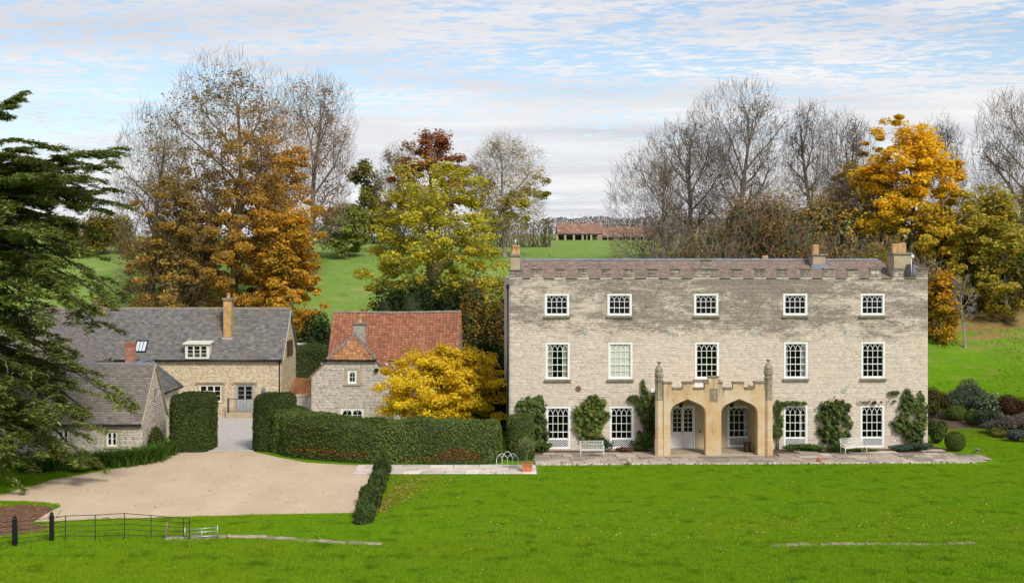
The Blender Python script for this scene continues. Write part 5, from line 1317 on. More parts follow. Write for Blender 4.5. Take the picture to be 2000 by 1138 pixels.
def at(P, t):
    N, m, _ = P.shape; x = t*(m-1); i = np.clip(x.astype(int), 0, m-2); f = (x-i)[:, None]
    idx = np.arange(N); return P[idx, i]*(1-f) + P[idx, i+1]*f, nrm(P[idx, i+1]-P[idx, i])
def spawn(rng, P, R, per, t0, t1, ang, lratio, n, wander, up, env=None, rr=.62, sag=0.0, rmin=.006, flat=0.0, tip=.35, lmin=.25):
    N = len(P); m = P.shape[1]
    L0 = np.linalg.norm(np.diff(P, axis=1), axis=2).sum(1)
    q = np.repeat(np.arange(N), per)
    t = t0 + (t1-t0)*((np.tile(np.arange(per), N) + rng.uniform(0, 1, N*per))/per)
    p, d = at(P[q], t); az = np.tile(np.arange(per), N)*2.4 + rng.uniform(0, 6.28, N)[q] + rng.normal(size=N*per)*.4
    ref = np.where(np.abs(d[:, 2:3]) > .9, np.array([[1., 0, 0]]), np.array([[0, 0, 1.]])); u = nrm(np.cross(d, ref)); w = np.cross(u, d)
    if flat: az = np.where(rng.random(N*per) < .5, 0, np.pi) + rng.normal(size=N*per)*(1-flat)
    a = np.radians(rng.uniform(ang[0], ang[1], N*per)) if not callable(ang) else np.radians(ang(t) + rng.uniform(-10, 10, N*per))
    dd = nrm(d*np.cos(a)[:, None] + (u*np.cos(az)[:, None] + w*np.sin(az)[:, None])*np.sin(a)[:, None])
    L = L0[q]*rng.uniform(lratio[0], lratio[1], N*per)*(1.15-.55*t)
    if env is not None: L = np.minimum(L, np.maximum(env(p, dd)*rng.uniform(.75, 1.05, N*per), lmin))
    x = t*(m-1); i = np.clip(x.astype(int), 0, m-2); rp = R[q, i]*(1-(x-i)) + R[q, i+1]*(x-i)
    Pc = poly_grow(rng, p, dd, L, n, wander, up, sag)
    r0 = np.maximum(rp*rr*rng.uniform(.75, 1.1, N*per), rmin); Rc = r0[:, None]*(1-(1-tip)*np.linspace(0, 1, n+1)[None])
    return Pc, Rc
def ell_env(c, r):
    c = np.array(c, float); r = np.array(r, float)
    def f(p, d):
        a = (p-c)/r; b = d/r; A = (b*b).sum(1); B = (a*b).sum(1); C = (a*a).sum(1)-1
        smax = 2.4*r.max(); best = np.zeros(len(p))
        for s in np.linspace(.06, 1, 16)*smax:          # round in plan, boxier in height
            q = a + b*s; ok = q[:, 0]**2+q[:, 1]**2+np.abs(q[:, 2])**3.0 < 1; best = np.where(ok, s, best)
        return best
    return f
def env_points(rng, n, c, r, inner=.5):
    """points through a crown, denser towards its outside"""
    q = rng.uniform(-1, 1, (n*3, 3)); f = q[:, 0]**2+q[:, 1]**2+np.abs(q[:, 2])**3.0
    k = (f < 1) & (rng.random(n*3) < inner+(1-inner)*f**1.5); q = q[k][:n]
    return q*np.array(r, float)+np.array(c, float)
def env_clumps(rng, n, c, r, m, s):
    """points gathered in flattened clumps that hang together as a ragged crown"""
    q = env_points(rng, m, (0, 0, 0), (1, 1, 1), .25); q = q[:m]; q *= rng.uniform(.72, 1.06, len(q))[:, None]*(1+.10*vnoise(nrm(q), 2.2, int(rng.integers(1e6))))[:, None]
    w = rng.uniform(.4, 1.6, len(q)); sz = s*rng.uniform(.55, 1.35, len(q)); i = rng.choice(len(q), n, p=w/w.sum())
    g = rng.normal(size=(n, 3)); g = nrm(g)*(rng.random(n)**.45)[:, None]*1.5
    return q[i]*np.array(r, float)+np.array(c, float)+g*sz[i][:, None]*np.array([1.15, 1.15, .62])
def leaf_mesh(name, rng, pts, size, col, parent, mat=None, aspect=.72, up=.35, out=None, droop=0.0, loc=None, axis=None):
    """one rhombic leaf (or spray) for each point"""
    n = len(pts); nn = rng.normal(size=(n, 3)); nn[:, 2] = np.abs(nn[:, 2]) + up*1.5
    if out is not None: nn = nrm(nn) + out*1.1
    nn = nrm(nn); t = rng.normal(size=(n, 3)) if axis is None else axis + rng.normal(size=(n, 3))*.35
    t[:, 2] -= droop; t = nrm(t - nn*(t*nn).sum(1)[:, None]); b = np.cross(nn, t)
    s = (size*rng.uniform(.6, 1.4, n))[:, None] if np.isscalar(size) else size[:, None]
    V = np.stack([pts - t*s*.5, pts + b*s*aspect*.5 - t*s*.05 + nn*s*.08, pts + t*s*.55, pts - b*s*aspect*.5 - t*s*.05 + nn*s*.08], 1).reshape(-1, 3)
    return mesh_np(name, V, np.arange(4*n).reshape(-1, 4), mat or LEAF, parent, col, loc=loc)
def pal_pick(rng, n, pal, w=None, jit=.25, hue=.06):
    pal = np.array(pal, float); i = rng.choice(len(pal), n, p=None if w is None else np.array(w)/np.sum(w))
    c = pal[i]*rng.uniform(1-jit, 1+jit, n)[:, None]; return np.clip(c*(1+rng.normal(size=(n, 3))*hue), .002, 1)
BARK_GREY = (.16, .135, .11); BARK_BROWN = (.11, .075, .055); BARK_PALE = (.26, .24, .20)

def tree(name, label, cat, X, D, height, rx, rz, seed, group=None, fork=.28, limbs=6, bark=BARK_GREY, leaves=0, leafsize=.3, pal=None, colfn=None, keepfn=None,
         bare=False, twig_per=(5, 5, 6), trunk_r=None, ry=None, crown_z=None, upb=.035, wander=.16, lang=(20, 82), z0=None, lean=(0, 0), twig_r=.012, twiglen=(.28, .5), spreadpt=.36, droop=0.0, weep=0.0, leafpar='last', fill=0, haze=0, fillkeep=None, hzone=None, hr=.016, nclump=0, csize=1.0):
    rng = np.random.default_rng(seed); z0 = tz(X, D) if z0 is None else z0
    t = thing(name, label, cat, (X, D, z0 - .05), 0, group); ry = ry or rx
    cz = crown_z if crown_z is not None else height - rz
    env = ell_env((lean[0]*.5, lean[1]*.5, cz), (rx, ry, rz)); tr = trunk_r or height*.018
    fh = height*fork
    T = poly_grow(rng, np.zeros((1, 3)), np.array([[lean[0]*.02, lean[1]*.02, 1.]]), np.array([height*.86]), 10, .05, .06)
    TR = tr*np.linspace(1.0, .16, 11)[None]**.9; TR[0, 0] *= 1.35
    A, AR = spawn(rng, T, TR, limbs, fork, .92, (lambda q: lang[1] + (lang[0]-lang[1])*np.clip((q-fork)/(.92-fork), 0, 1)**.8), (.55, .8), 8, wander*.7, upb, env, .62, rmin=.03)
    B, BR = spawn(rng, A, AR, twig_per[0], .25, .98, (25, 60), (.38, .62), 6, wander, upb*.8, env, .58, rmin=.02)
    C, CR = spawn(rng, np.concatenate([B]), BR, twig_per[1], .2, 1.0, (25, 65), (.4, .65), 3, wander*1.1, upb*.5-weep*.3, env, .55, rmin=twig_r*1.2, sag=weep)
    Dd, DR = spawn(rng, C, CR, twig_per[2], .15, 1.0, (20, 65), twiglen, 2, wander*1.2, upb*.3-weep*.5, env, .6, rmin=twig_r, tip=.5, sag=weep*1.5)
    def joined(sets):
        Vs = []; Fs = []; o = 0
        for (P, R, k) in sets:
            V, Fq = tubes(P, R, k); Vs.append(V); Fs.append(Fq+o); o += len(V)
        return np.concatenate(Vs), np.concatenate(Fs)
    V, Fq = joined([(T, TR, 9), (A, AR, 6), (B, BR, 5)]); c = np.array(bark)*rng.uniform(.8, 1.2, len(Fq))[:, None]
    mesh_np('trunk', V, Fq, BARK, t, c, smooth=True)
    V, Fq = tubes(C, CR, 3); V2, F2 = ribbons(rng, Dd, DR); Fq = np.concatenate([Fq, F2+len(V)]); V = np.concatenate([V, V2]); c = np.array(bark)*rng.uniform(.7, 1.15, len(Fq))[:, None]
    if haze:
        f = env_points(rng, haze, (0, 0, 0), (1, 1, 1), .5); f = f*(1+.17*vnoise(nrm(f), 2.6, seed+77))[:, None]*np.array([rx, ry, rz])+np.array([lean[0]*.5, lean[1]*.5, cz]); f = f[rng.random(len(f)) < np.clip(.7+.7*vnoise(f, 2.4/math.sqrt(rx), seed+41), .04, 1)]
        f = f[f[:, 2] > height*.12]
        if hzone is not None: f = f[rng.random(len(f)) < hzone(f)]
        o_ = nrm(f-np.array([0, 0, cz*.55])); d_ = nrm(o_*.8+np.array([0, 0, .35-weep*2.2])+rng.normal(size=f.shape)*.42); Ph = poly_grow(rng, f-d_*.4, d_, rng.uniform(.5, 1.5, len(f)), 1, .22, -weep*.6); V3, F3 = ribbons(rng, Ph, np.array([[hr, hr*.5]])*np.ones((len(f), 1)))
        F3 = F3+len(V); V = np.concatenate([V, V3]); Fq = np.concatenate([Fq, F3]); c = np.concatenate([c, np.array(bark)*rng.uniform(.7, 1.25, len(F3))[:, None]*np.array([1.08, 1, .95])])
    tw = mesh_np('twigs' if leaves else 'crown', V, Fq, BARK, t, c)
    if leaves:
        src = Dd if leafpar == 'last' else Dd
        q = rng.integers(0, len(src), leaves); p, d = at(src[q], rng.uniform(.1, 1.0, leaves)); p = p + rng.normal(size=p.shape)*spreadpt
        if keepfn is not None: k = rng.random(leaves) < keepfn(p); p = p[k]
        if fill:
            f = env_clumps(rng, int(fill*.8), (lean[0]*.5, lean[1]*.5, cz), (rx, ry, rz), nclump or int(26+rx*9), .22*rx**.5*csize)
            if fillkeep is not None: f = f[rng.random(len(f)) < fillkeep(f)]
            f = f[f[:, 2] > .4]; p = np.concatenate([p, f])
        col = pal_pick(rng, len(p), pal) if colfn is None else colfn(rng, p)
        cl = vnoise(p, .9, seed+9)[:, None]; col = col*(1+.22*cl)
        mid = np.array([0, 0, cz]); o = nrm(p-mid)
        leaf_mesh('crown', rng, p, leafsize, np.clip(col, .002, 1), t, out=o*.5, droop=droop)
    return t

def blob_leaves(name, rng, pts, nrmls, size, col, parent, **kw):
    return leaf_mesh(name, rng, pts, size, col, parent, out=nrmls*1.2, **kw)
def shrub(name, label, cat, X, D, r, h, n, pal, size=.12, seed=0, haze=0, group=None, z0=None, lumps=7, ry=None, w=None, core=(.012, .02, .008), stems=True, smooth=0.0, base=.0, jit=.3):
    """bush made of overlapping leafy lumps round a dark twiggy core"""
    rng = np.random.default_rng(seed); z0 = tz(X, D) if z0 is None else z0; ry = ry or r
    t = thing(name, label, cat, (X, D, z0), 0, group)
    cs = np.c_[rng.uniform(-.55, .55, lumps)*r, rng.uniform(-.55, .55, lumps)*ry, rng.uniform(.35, .68, lumps)*h]; rr = np.c_[rng.uniform(.38, .62, lumps)*r, rng.uniform(.38, .62, lumps)*ry, rng.uniform(.25, .36, lumps)*h]
    if smooth: cs = np.array([[0, 0, h*.5]]); rr = np.array([[r, ry, h*.5]])
    i = rng.integers(0, len(cs), n); d = nrm(rng.normal(size=(n, 3))); rad = 1 - (1-rng.random(n)**.5)*(.5 if not smooth else .08)
    rad = rad*(1+(.10 if not smooth else .02)*vnoise(d*3+i[:, None]*5, 1.3, seed+1)); p = cs[i] + d*rr[i]*rad[:, None]
    k = p[:, 2] > base; p, d, i = p[k], d[k], i[k]
    col = pal_pick(rng, len(p), pal, w, jit)*(1+.2*vnoise(p, 2.2/max(r, .5), seed+2)[:, None])
    leaf_mesh('foliage', rng, p, size, np.clip(col, .002, 1), t, out=d)
    if haze:
        f = env_points(rng, haze, (0, 0, h*.5), (r*1.05, ry*1.05, h*.52), .5); o_ = nrm(f-np.array([0, 0, h*.2])); d_ = nrm(o_*.6+np.array([0, 0, .6])+rng.normal(size=f.shape)*.5); Ph = poly_grow(rng, f, d_, rng.uniform(.5, 1.4, len(f)), 1, .25, 0); V, Fq = ribbons(rng, Ph, np.array([[.014, .007]])*np.ones((len(f), 1)))
        mesh_np('twigs', V, Fq, BARK, t, np.array([.22, .18, .14])*rng.uniform(.6, 1.3, len(Fq))[:, None])
    if stems:
        m = 26; d0 = nrm(np.c_[rng.normal(size=(m, 2))*.5, np.ones(m)]); P = poly_grow(rng, np.c_[rng.normal(size=(m, 2))*.1*r, np.zeros(m)], d0, rng.uniform(.5, .85, m)*h, 5, .15, .05)
        V, Fq = tubes(P, np.linspace(.03, .008, 6)[None]*np.ones((m, 1))*min(1, h/1.5), 4); mesh_np('stems', V, Fq, BARK, t, np.tile(np.array(BARK_BROWN), (len(Fq), 1)))
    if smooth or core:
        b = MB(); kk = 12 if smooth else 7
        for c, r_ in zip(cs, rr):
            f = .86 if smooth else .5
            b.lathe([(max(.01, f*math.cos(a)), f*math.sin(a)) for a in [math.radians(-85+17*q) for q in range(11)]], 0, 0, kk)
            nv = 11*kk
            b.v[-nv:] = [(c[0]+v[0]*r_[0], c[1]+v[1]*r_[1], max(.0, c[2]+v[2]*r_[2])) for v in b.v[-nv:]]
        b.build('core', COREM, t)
    return t
COREM = plain('dark_inner_twigs', (.035, .05, .02), 1, .4, 8, .4)  # dark green solid filling bushes and hedges behind their leaves

GREENS = [(.07, .12, .026), (.09, .15, .032), (.055, .095, .022), (.11, .17, .042)]
YEW = [(.085, .12, .032), (.105, .145, .038), (.065, .095, .028), (.135, .175, .048)]
BOX = [(.125, .175, .04), (.155, .21, .048), (.095, .14, .034), (.20, .245, .065)]

# ---- hedges: clipped solid with a rough leafy skin
def hedge(name, label, outline, h, seed, n, pal=BOX, size=.085, z0=0.0, top_round=.25, rough=.06, group=None, brown=None, hfn=None, cat='hedge', w=None, bristle=False):
    """outline: closed list of (X,D) counter-clockwise; walls bulge and round into the top"""
    rng = np.random.default_rng(seed); O = np.array(outline, float); c = O.mean(0); t = thing(name, label, cat, (c[0], c[1], z0), 0, group); O = O - c
    # resample the outline
    seg = np.linalg.norm(np.roll(O, -1, 0)-O, axis=1); per = seg.sum(); m = int(per/.25); s = np.linspace(0, per, m, endpoint=False); cum = np.r_[0, np.cumsum(seg)]
    i = np.clip(np.searchsorted(cum, s, 'right')-1, 0, len(O)-1); f = ((s-cum[i])/seg[i])[:, None]; R = O[i]*(1-f)+np.roll(O, -1, 0)[i]*f
    for _ in range(2): R = (R*2+np.roll(R, 1, 0)+np.roll(R, -1, 0))/4
    tan = nrm(np.roll(R, -1, 0)-np.roll(R, 1, 0)); N2 = np.c_[tan[:, 1], -tan[:, 0]]
    area = .5*np.sum(R[:, 0]*np.roll(R[:, 1], -1)-np.roll(R[:, 0], -1)*R[:, 1])
    if area < 0: N2 = -N2
    hh = np.full(m, h) if hfn is None else hfn(R+c)
    prof = [(0, -.02), (.03, .25), (.02, .6), (.0, .85), (-.06*top_round*4, .95), (-.25*top_round*4, 1.0)]
    rings = []
    for off, zf in prof:
        q = np.c_[R + N2*off, hh*zf]; q[:, :2] += N2*(vnoise(np.c_[R+c, hh*zf], 1.7, seed)*rough)[:, None]; q[:, 2] += vnoise(np.c_[R+c, hh*zf], 1.1, seed+3)*rough*(zf > .9); rings.append(q)
    V = np.concatenate(rings); k = len(prof); b = (np.arange(k-1)[:, None]*m+np.arange(m)[None]); j2 = (np.arange(m)+1) % m
    Fq = np.stack([b, (np.arange(k-1)[:, None]*m+j2[None]), ((np.arange(k-1)+1)[:, None]*m+j2[None]), b+m], -1).reshape(-1, 4)
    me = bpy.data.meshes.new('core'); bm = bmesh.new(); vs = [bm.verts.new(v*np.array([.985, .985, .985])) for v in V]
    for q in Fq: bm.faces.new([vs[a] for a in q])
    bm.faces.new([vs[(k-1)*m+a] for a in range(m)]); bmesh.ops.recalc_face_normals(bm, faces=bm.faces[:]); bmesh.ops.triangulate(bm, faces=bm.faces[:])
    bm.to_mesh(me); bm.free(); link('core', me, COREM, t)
    # leaves over all triangles
    tv = np.array([[me.vertices[a].co[:] for a in p.vertices] for p in me.polygons]); cr_ = np.cross(tv[:, 1]-tv[:, 0], tv[:, 2]-tv[:, 0]); ar = np.linalg.norm(cr_, axis=1)
    q = rng.choice(len(tv), n, p=ar/ar.sum()); a, b_ = rng.random((2, n)); fl = a+b_ > 1; a[fl] = 1-a[fl]; b_[fl] = 1-b_[fl]
    p = tv[q, 0] + (tv[q, 1]-tv[q, 0])*a[:, None] + (tv[q, 2]-tv[q, 0])*b_[:, None]; nn = cr_[q]/np.maximum(ar[q], 1e-9)[:, None]
    p = p + nn*(rng.normal(size=n)*.035+.02+.03*vnoise(p, 3.0, seed+5))[:, None]; k = p[:, 2] > -.01; p, nn = p[k], nn[k]
    pw = np.c_[p[:, :2]+c, p[:, 2]]
    col = pal_pick(rng, len(p), pal, w)*(1+.28*vnoise(pw, .9, seed+7)+.15*vnoise(pw, 3.2, seed+8))[:, None]
    if brown is not None:
        bmask = brown(pw, rng); col[bmask] = pal_pick(rng, int(bmask.sum()), [(.30, .13, .035), (.38, .19, .05), (.22, .09, .03)])
    if bristle: leaf_mesh('foliage', rng, p, size*1.6, np.clip(col, .002, 1), t, out=nn*1.0, up=0, aspect=.28, axis=nn*.7+np.array([0, 0, 1.1]))
    else: leaf_mesh('foliage', rng, p, size, np.clip(col, .002, 1), t, out=nn*.8, up=.1)
    return t
def rect_outline(x0, x1, y0, y1, r=.25):
    P = []
    for cx, cy, a0 in ((x1-r, y0+r, -90), (x1-r, y1-r, 0), (x0+r, y1-r, 90), (x0+r, y0+r, 180)):
        for k in range(4): a = math.radians(a0+30*k); P.append((cx+r*math.cos(a), cy+r*math.sin(a)))
    return P

# big curved hedge in front of the cottage
ho = [(-14.2, 76.2), (-13.9, 74.3), (-12.9, 72.5), (-11.2, 71.2), (-9.5, 70.4), (-7.5, 69.95), (-4.5, 69.7), (-2.0, 69.65), (-.95, 69.8), (-.62, 70.6), (-.6, 71.6), (-1.0, 72.2), (-3, 72.4), (-7, 72.6), (-9.5, 73.2), (-11.2, 74.6), (-12.2, 76.6), (-13.2, 77.4)]
def brn(p, rng):
    v = vnoise(p, 1.6, 77); z = p[:, 2]; x = p[:, 0]
    m = (p[:, 1] < 73.2) & (((x > -12.6) & (x < -8.0) & (np.abs(z-.52-.05*v) < .13+.06*v)) | ((x > -6.5) & (x < -1.6) & (z > .2) & (z < .45+.45*np.exp(-((x+2.9)/1.2)**2)+.15*v)))
    return m & (rng.random(len(p)) < .75)
hedge('clipped_hedge', 'long curved waist-thick dark green hedge with browned patches low on its face, before the cottage', ho, 2.27, 41, 42000, BOX, .115, brown=brn, rough=.15, top_round=.5, hfn=lambda R: 2.25+.10*np.sin(R[:, 0]*1.1)+.07*np.sin(R[:, 0]*2.7+R[:, 1])+.16*sst(-R[:, 0], 9, 13.5))
hedge('clipped_hedge', 'tall square hedge block left of the courtyard entrance', rect_outline(px(328, 74), px(404, 74), 74.1, 76.9), 3.32, 42, 22000, YEW, .1, rough=.07)
hedge('clipped_hedge', 'tall square hedge block right of the courtyard entrance', rect_outline(px(491, 74.4), px(566, 74.4), 74.5, 76.7), 3.33, 43, 16000, YEW, .1, rough=.09)
hedge('clipped_hedge', 'rounded hedge shoulder between the tall block and the long curved hedge', rect_outline(px(524, 73.6), px(592, 73.6), 73.7, 76.8, .7), 2.55, 44, 14000, BOX, .1, rough=.12)
hedge('clipped_hedge', 'hedge end block at the castellated house corner with a dark gap beside it', rect_outline(px(992, 71.5), px(1041, 71.5), 71.0, 73.4, .3), 2.33, 45, 13000, BOX, .095, rough=.07)
# low yew hedge between gravel and lawn
lo = []; nn_ = 16
for i in range(nn_+1): lo.append((lerp(-6.10, -6.68, i/nn_)+.10*math.sin(i*1.9), lerp(53.2, 68.9, i/nn_)))
for i in range(nn_, -1, -1): lo.append((lerp(-6.48, -7.02, i/nn_)+.08*math.sin(i*2.3), lerp(53.0, 69.1, i/nn_)))
hedge('low_hedge', 'low bristly dark yew hedge running between gravel forecourt and lawn', lo, .85, 46, 15000, [(.075, .115, .032), (.10, .145, .04), (.06, .09, .028), (.13, .18, .05)], .14, rough=.2, bristle=True, hfn=lambda R: .50+.12*np.sin(R[:, 1]*2.3)+.10*np.sin(R[:, 1]*5.1)+.25*sst(R[:, 1], 64, 68))
# dark hedges and evergreens behind the cottages
hedge('clipped_hedge', 'dark clipped hedge on the bank between farmhouse and cottage', rect_outline(-17.6, -13.6, 98.2, 101.0, .4), 2.6, 47, 9000, YEW, .13, z0=2.1, rough=.15)

# ---- topiary balls
for (lab, x, y, r, D, hfac) in [('round clipped box ball at the end of the terrace', 1865.5, 878, .60, gd(880), .96), ('wide clipped box dome beside the pale path end', 1868, 822, .72, 88.8, .80), ('smaller clipped box dome next to the wide dome', 1902, 829, .62, 86.8, .88)]:
    shrub('topiary_ball', lab, 'topiary', px(x, D), D, r, 2*r*hfac, 6000, BOX[:3], .085, int(x), z0=max(0, tz(px(x, D), D)), smooth=1, stems=False)
# ---- border shrubs on the right
def S(label, x, D, r, h, n, pal, size, seed, name='shrub', cat='shrub', z0=None, **kw): return shrub(name, label, cat, px(x, D), D, r, h, n, pal, size, seed, z0=z0, **kw)
S('large grey-green shrub behind the box domes', 1880, 91, 1.75, 2.9, 8400, [(.10, .13, .08), (.13, .16, .11), (.07, .10, .06)], .13, 1)
WF = S('bush dotted with white flowers beside the grey-green shrub', 1930, 89, 1.15, 2.1, 4900, [(.06, .11, .03), (.08, .14, .04), (.65, .66, .55)], .12, 2, w=[4, 4, 2.2])
S('russet brown bush at the picture edge', 1985, 89, 1.5, 2.0, 6300, [(.10, .045, .028), (.14, .065, .035), (.07, .035, .025)], .12, 3)
S('low dark mounded shrub with pale speckles below the white-flowered bush', 1928, 85, .9, 1.3, 4200, [(.05, .08, .035), (.08, .11, .05), (.3, .32, .24)], .1, 4, w=[5, 4, 1])
S('grey lavender-like clump in the border front', 1948, 82.5, 1.0, .95, 4200, [(.16, .17, .14), (.21, .21, .19), (.12, .14, .10)], .1, 5)
S('yellow-green low plant at the border front', 1950, 81, .8, .6, 2800, [(.22, .22, .04), (.14, .18, .035), (.3, .27, .05)], .09, 6)
S('mauve-grey seed-headed clump in the border', 1978, 81.5, 1.2, 1.5, 5600, [(.20, .16, .14), (.15, .13, .10), (.12, .13, .07), (.26, .22, .2)], .1, 7)
S('bluish grey low clump at the border corner', 1985, 79, 1.1, .8, 4200, [(.15, .16, .15), (.2, .2, .2), (.1, .12, .09)], .09, 8)
S('straw-coloured clump at the far right of the border', 2010, 84, 1.3, 1.6, 4200, [(.28, .2, .09), (.2, .15, .07), (.14, .14, .06)], .1, 9)
S('dark leafy shrub against the house corner', 1829, 78, .75, 1.55, 4550, GREENS, .11, 10)
S('olive shrub with yellowing top beyond the house corner', 1830, 90, 1.2, 2.4, 4900, [(.16, .13, .03), (.10, .10, .025), (.06, .05, .02)], .12, 11)
S('small silver-green plant beside the house corner', 1822, 84, .6, .7, 1750, [(.12, .15, .12), (.16, .18, .15)], .09, 12)
# ---- bed plants along the facade
for k, (lab, u, v, r, h, pal) in enumerate([('low blue-green catmint mound under the corner climber', 23.6, -1.0, 1.35, .5, [(.07, .11, .08), (.1, .14, .11), (.05, .08, .05)]), ('low green plants in the bed right of the porch', 17.1, -1.0, 1.4, .45, [(.06, .12, .025), (.09, .15, .03), (.04, .08, .02)]), ('small fern clump behind the bench', 18.9, -1.1, .7, .5, [(.05, .10, .025), (.08, .14, .03)]),
     ('mossy green mat beneath the bench', 20.6, -1.2, 1.0, .22, [(.12, .13, .03), (.08, .11, .025)]), ('small dark bush left of the nearest ground floor window', 1.75, -.75, .75, .65, GREENS), ('little dark bush beside the lattice bench', 5.6, -.6, .5, .95, [(.04, .08, .03), (.05, .09, .04)]), ('brown withered clump in the bed by the bench', 6.7, -.9, .55, .35, [(.16, .07, .035), (.12, .055, .03)])]):
    X, Y, _ = hw(u, v); shrub('bed_plant', lab, 'plant', X, Y, r, h, int(2200*max(.5, r)), [tuple(q*1.4 for q in c) for c in pal], .09, 60+k, z0=.02, ry=.55, lumps=9, stems=False)

# ---- wall climbers trained on the facade
def climber(label, shape, n, pal, seed, size=.17, w=None, stems=None):
    """shape: list of (u, z, ru, rz) leafy patches on the wall, in house coordinates"""
    rng = np.random.default_rng(seed); t = thing('wall_climber', label, 'climbing plant', hw(shape[0][0], -.12, 0), HA); o = shape[0][0]
    sub = []
    for s in shape:          # break each patch into uneven sprigs
        for _ in range(30):
            th = rng.uniform(0, 6.283); q = rng.random()**.6*1.1; f = rng.uniform(.10, .30) if max(s[2], s[3]) > .2 else .6
            m_ = min(s[2], s[3]); sub.append((s[0]+s[2]*q*.86*math.cos(th), s[1]+s[3]*q*.86*math.sin(th), max(.05, .35*s[2]*f+.65*m_*f), max(.05, .35*s[3]*f+.65*m_*f)))
    shape_ = shape; shape = sub
    a = np.array([s[2]*s[3] for s in shape]); i = rng.choice(len(shape), n, p=a/a.sum()); S_ = np.array(shape)
    th = rng.uniform(0, 6.283, n); q = np.abs(rng.normal(size=n))*.72
    p = np.c_[S_[i, 0]-o+S_[i, 2]*q*np.cos(th), np.zeros(n), S_[i, 1]+S_[i, 3]*q*np.sin(th)]
    bulge = np.maximum(0, 1-np.minimum(q, 1)**2); p[:, 1] = -.03 - rng.random(n)*(.12+.42*bulge)*np.minimum(1, S_[i, 2]*3.0)
    k = p[:, 2] > .03; p = p[k]; ii = i[k]; keep = vnoise(p*np.array([1, .3, 1]), 3.6, seed+2) > -.85; p = p[keep]; ii = ii[keep]
    tone = rng.uniform(.55, 1.5, len(shape)); col = pal_pick(rng, len(p), pal, w)*(1+.25*vnoise(p, 1.6, seed+4)[:, None])*tone[ii][:, None]
    out = np.tile(np.array([[0, -1., .25]]), (len(p), 1)); leaf_mesh('foliage', rng, p, size, np.clip(col, .002, 1), t, out=out, up=.1)
    m = 12 if n > 500 else 1; b = MB()
    for j in range(m):
        s = shape_[rng.integers(0, len(shape_))]
        if s[3] < .2: continue
        x1, z1 = s[0]-o+rng.uniform(-.5, .5)*s[2], s[1]+rng.uniform(0, .8)*s[3]; x0 = rng.uniform(-.12, .12) + (stems or 0) if n > 500 else x1
        b.tube([(x0, -.02, 0), (x0*.6+x1*.3, -.06, z1*.4), (x1, -.06, z1)], [.028, .018, .008], 5)
    b.build('stems', BARK_M, t); return t
BARK_M = plain('climber_stem', (.17, .13, .09), .9, .3, 8, .3)
CLG = [(.125, .175, .05), (.16, .21, .06), (.095, .14, .042), (.20, .24, .075)]
def zc(y): return hz(y)
U = hx
climber('bushy climber left of the first ground floor window by the hedge', [(U(1040), zc(805), .75, .95), (U(1050), zc(845), .65, 1.1), (U(1025), zc(795), .5, .45), (U(1055), zc(782), .25, .35)], 3744, CLG, 71)
climber('spreading climber behind the lattice bench between the first two windows', [(U(1148), zc(825), .85, 1.0), (U(1160), zc(800), .7, .75), (U(1137), zc(812), .6, .6), (U(1157), zc(783), .3, .4), (U(1150), zc(858), .5, .6), (U(1178), zc(815), .42, .4)], 4464, [(.12, .17, .04), (.15, .20, .05), (.2, .22, .055), (.30, .19, .06)], 72, w=[5, 5, 3, .6])
climber('tall climber against the left porch turret', [(U(1262), zc(820), .62, 1.5), (U(1252), zc(862), .55, .55), (U(1262), zc(785), .45, .7), (U(1243), zc(781), .3, .25), (U(1256), zc(757), .1, .45), (U(1235), zc(778), .3, .12)], 4320, CLG, 73)
climber('narrow climber right of the porch creeping over the window head', [(U(1519), zc(825), .24, 1.2), (U(1517), zc(800), .25, .5), (U(1550), zc(789), .85, .07), (U(1530), zc(790), .3, .12)], 1872, CLG, 74)
climber('broad climber with yellow tufts between the two right ground floor windows', [(U(1625), zc(806), .85, .7), (U(1620), zc(840), .7, .75), (U(1640), zc(855), .6, .6), (U(1640), zc(797), .6, .5), (U(1655), zc(825), .3, .5), (U(1605), zc(815), .3, .3)], 4896, [(.10, .15, .045), (.135, .18, .055), (.08, .115, .04), (.6, .4, .04)], 75, w=[5, 5, 4, .5])
climber('tall thorny climber on the right corner of the house', [(U(1780), zc(825), .85, 1.1), (U(1772), zc(795), .6, .8), (U(1797), zc(800), .4, .9), (U(1757), zc(832), .5, .45), (U(1770), zc(772), .2, .35), (U(1745), zc(769), .35, .08), (U(1798), zc(768), .15, .25), (U(1785), zc(850), .5, .7), (U(1782), zc(815), .5, .7)], 5328, CLG+[(.2, .15, .04)], 76, w=[5, 5, 4, 3, .8])
climber('thin climber over the head of the rightmost ground floor window', [(U(1703), zc(787.5), .85, .06), (U(1735), zc(786), .4, .04)], 420, [(.10, .08, .04), (.08, .09, .03)], 77, .09)
# climber on the outbuilding gable
shrub('wall_shrub', 'yellow-green shrub against the outbuilding gable end', 'shrub', OX1+.45, 73.4, .5, 1.7, 3200, [(.09, .13, .03), (.07, .11, .025), (.15, .15, .04)], .1, 78, z0=0, ry=.7)

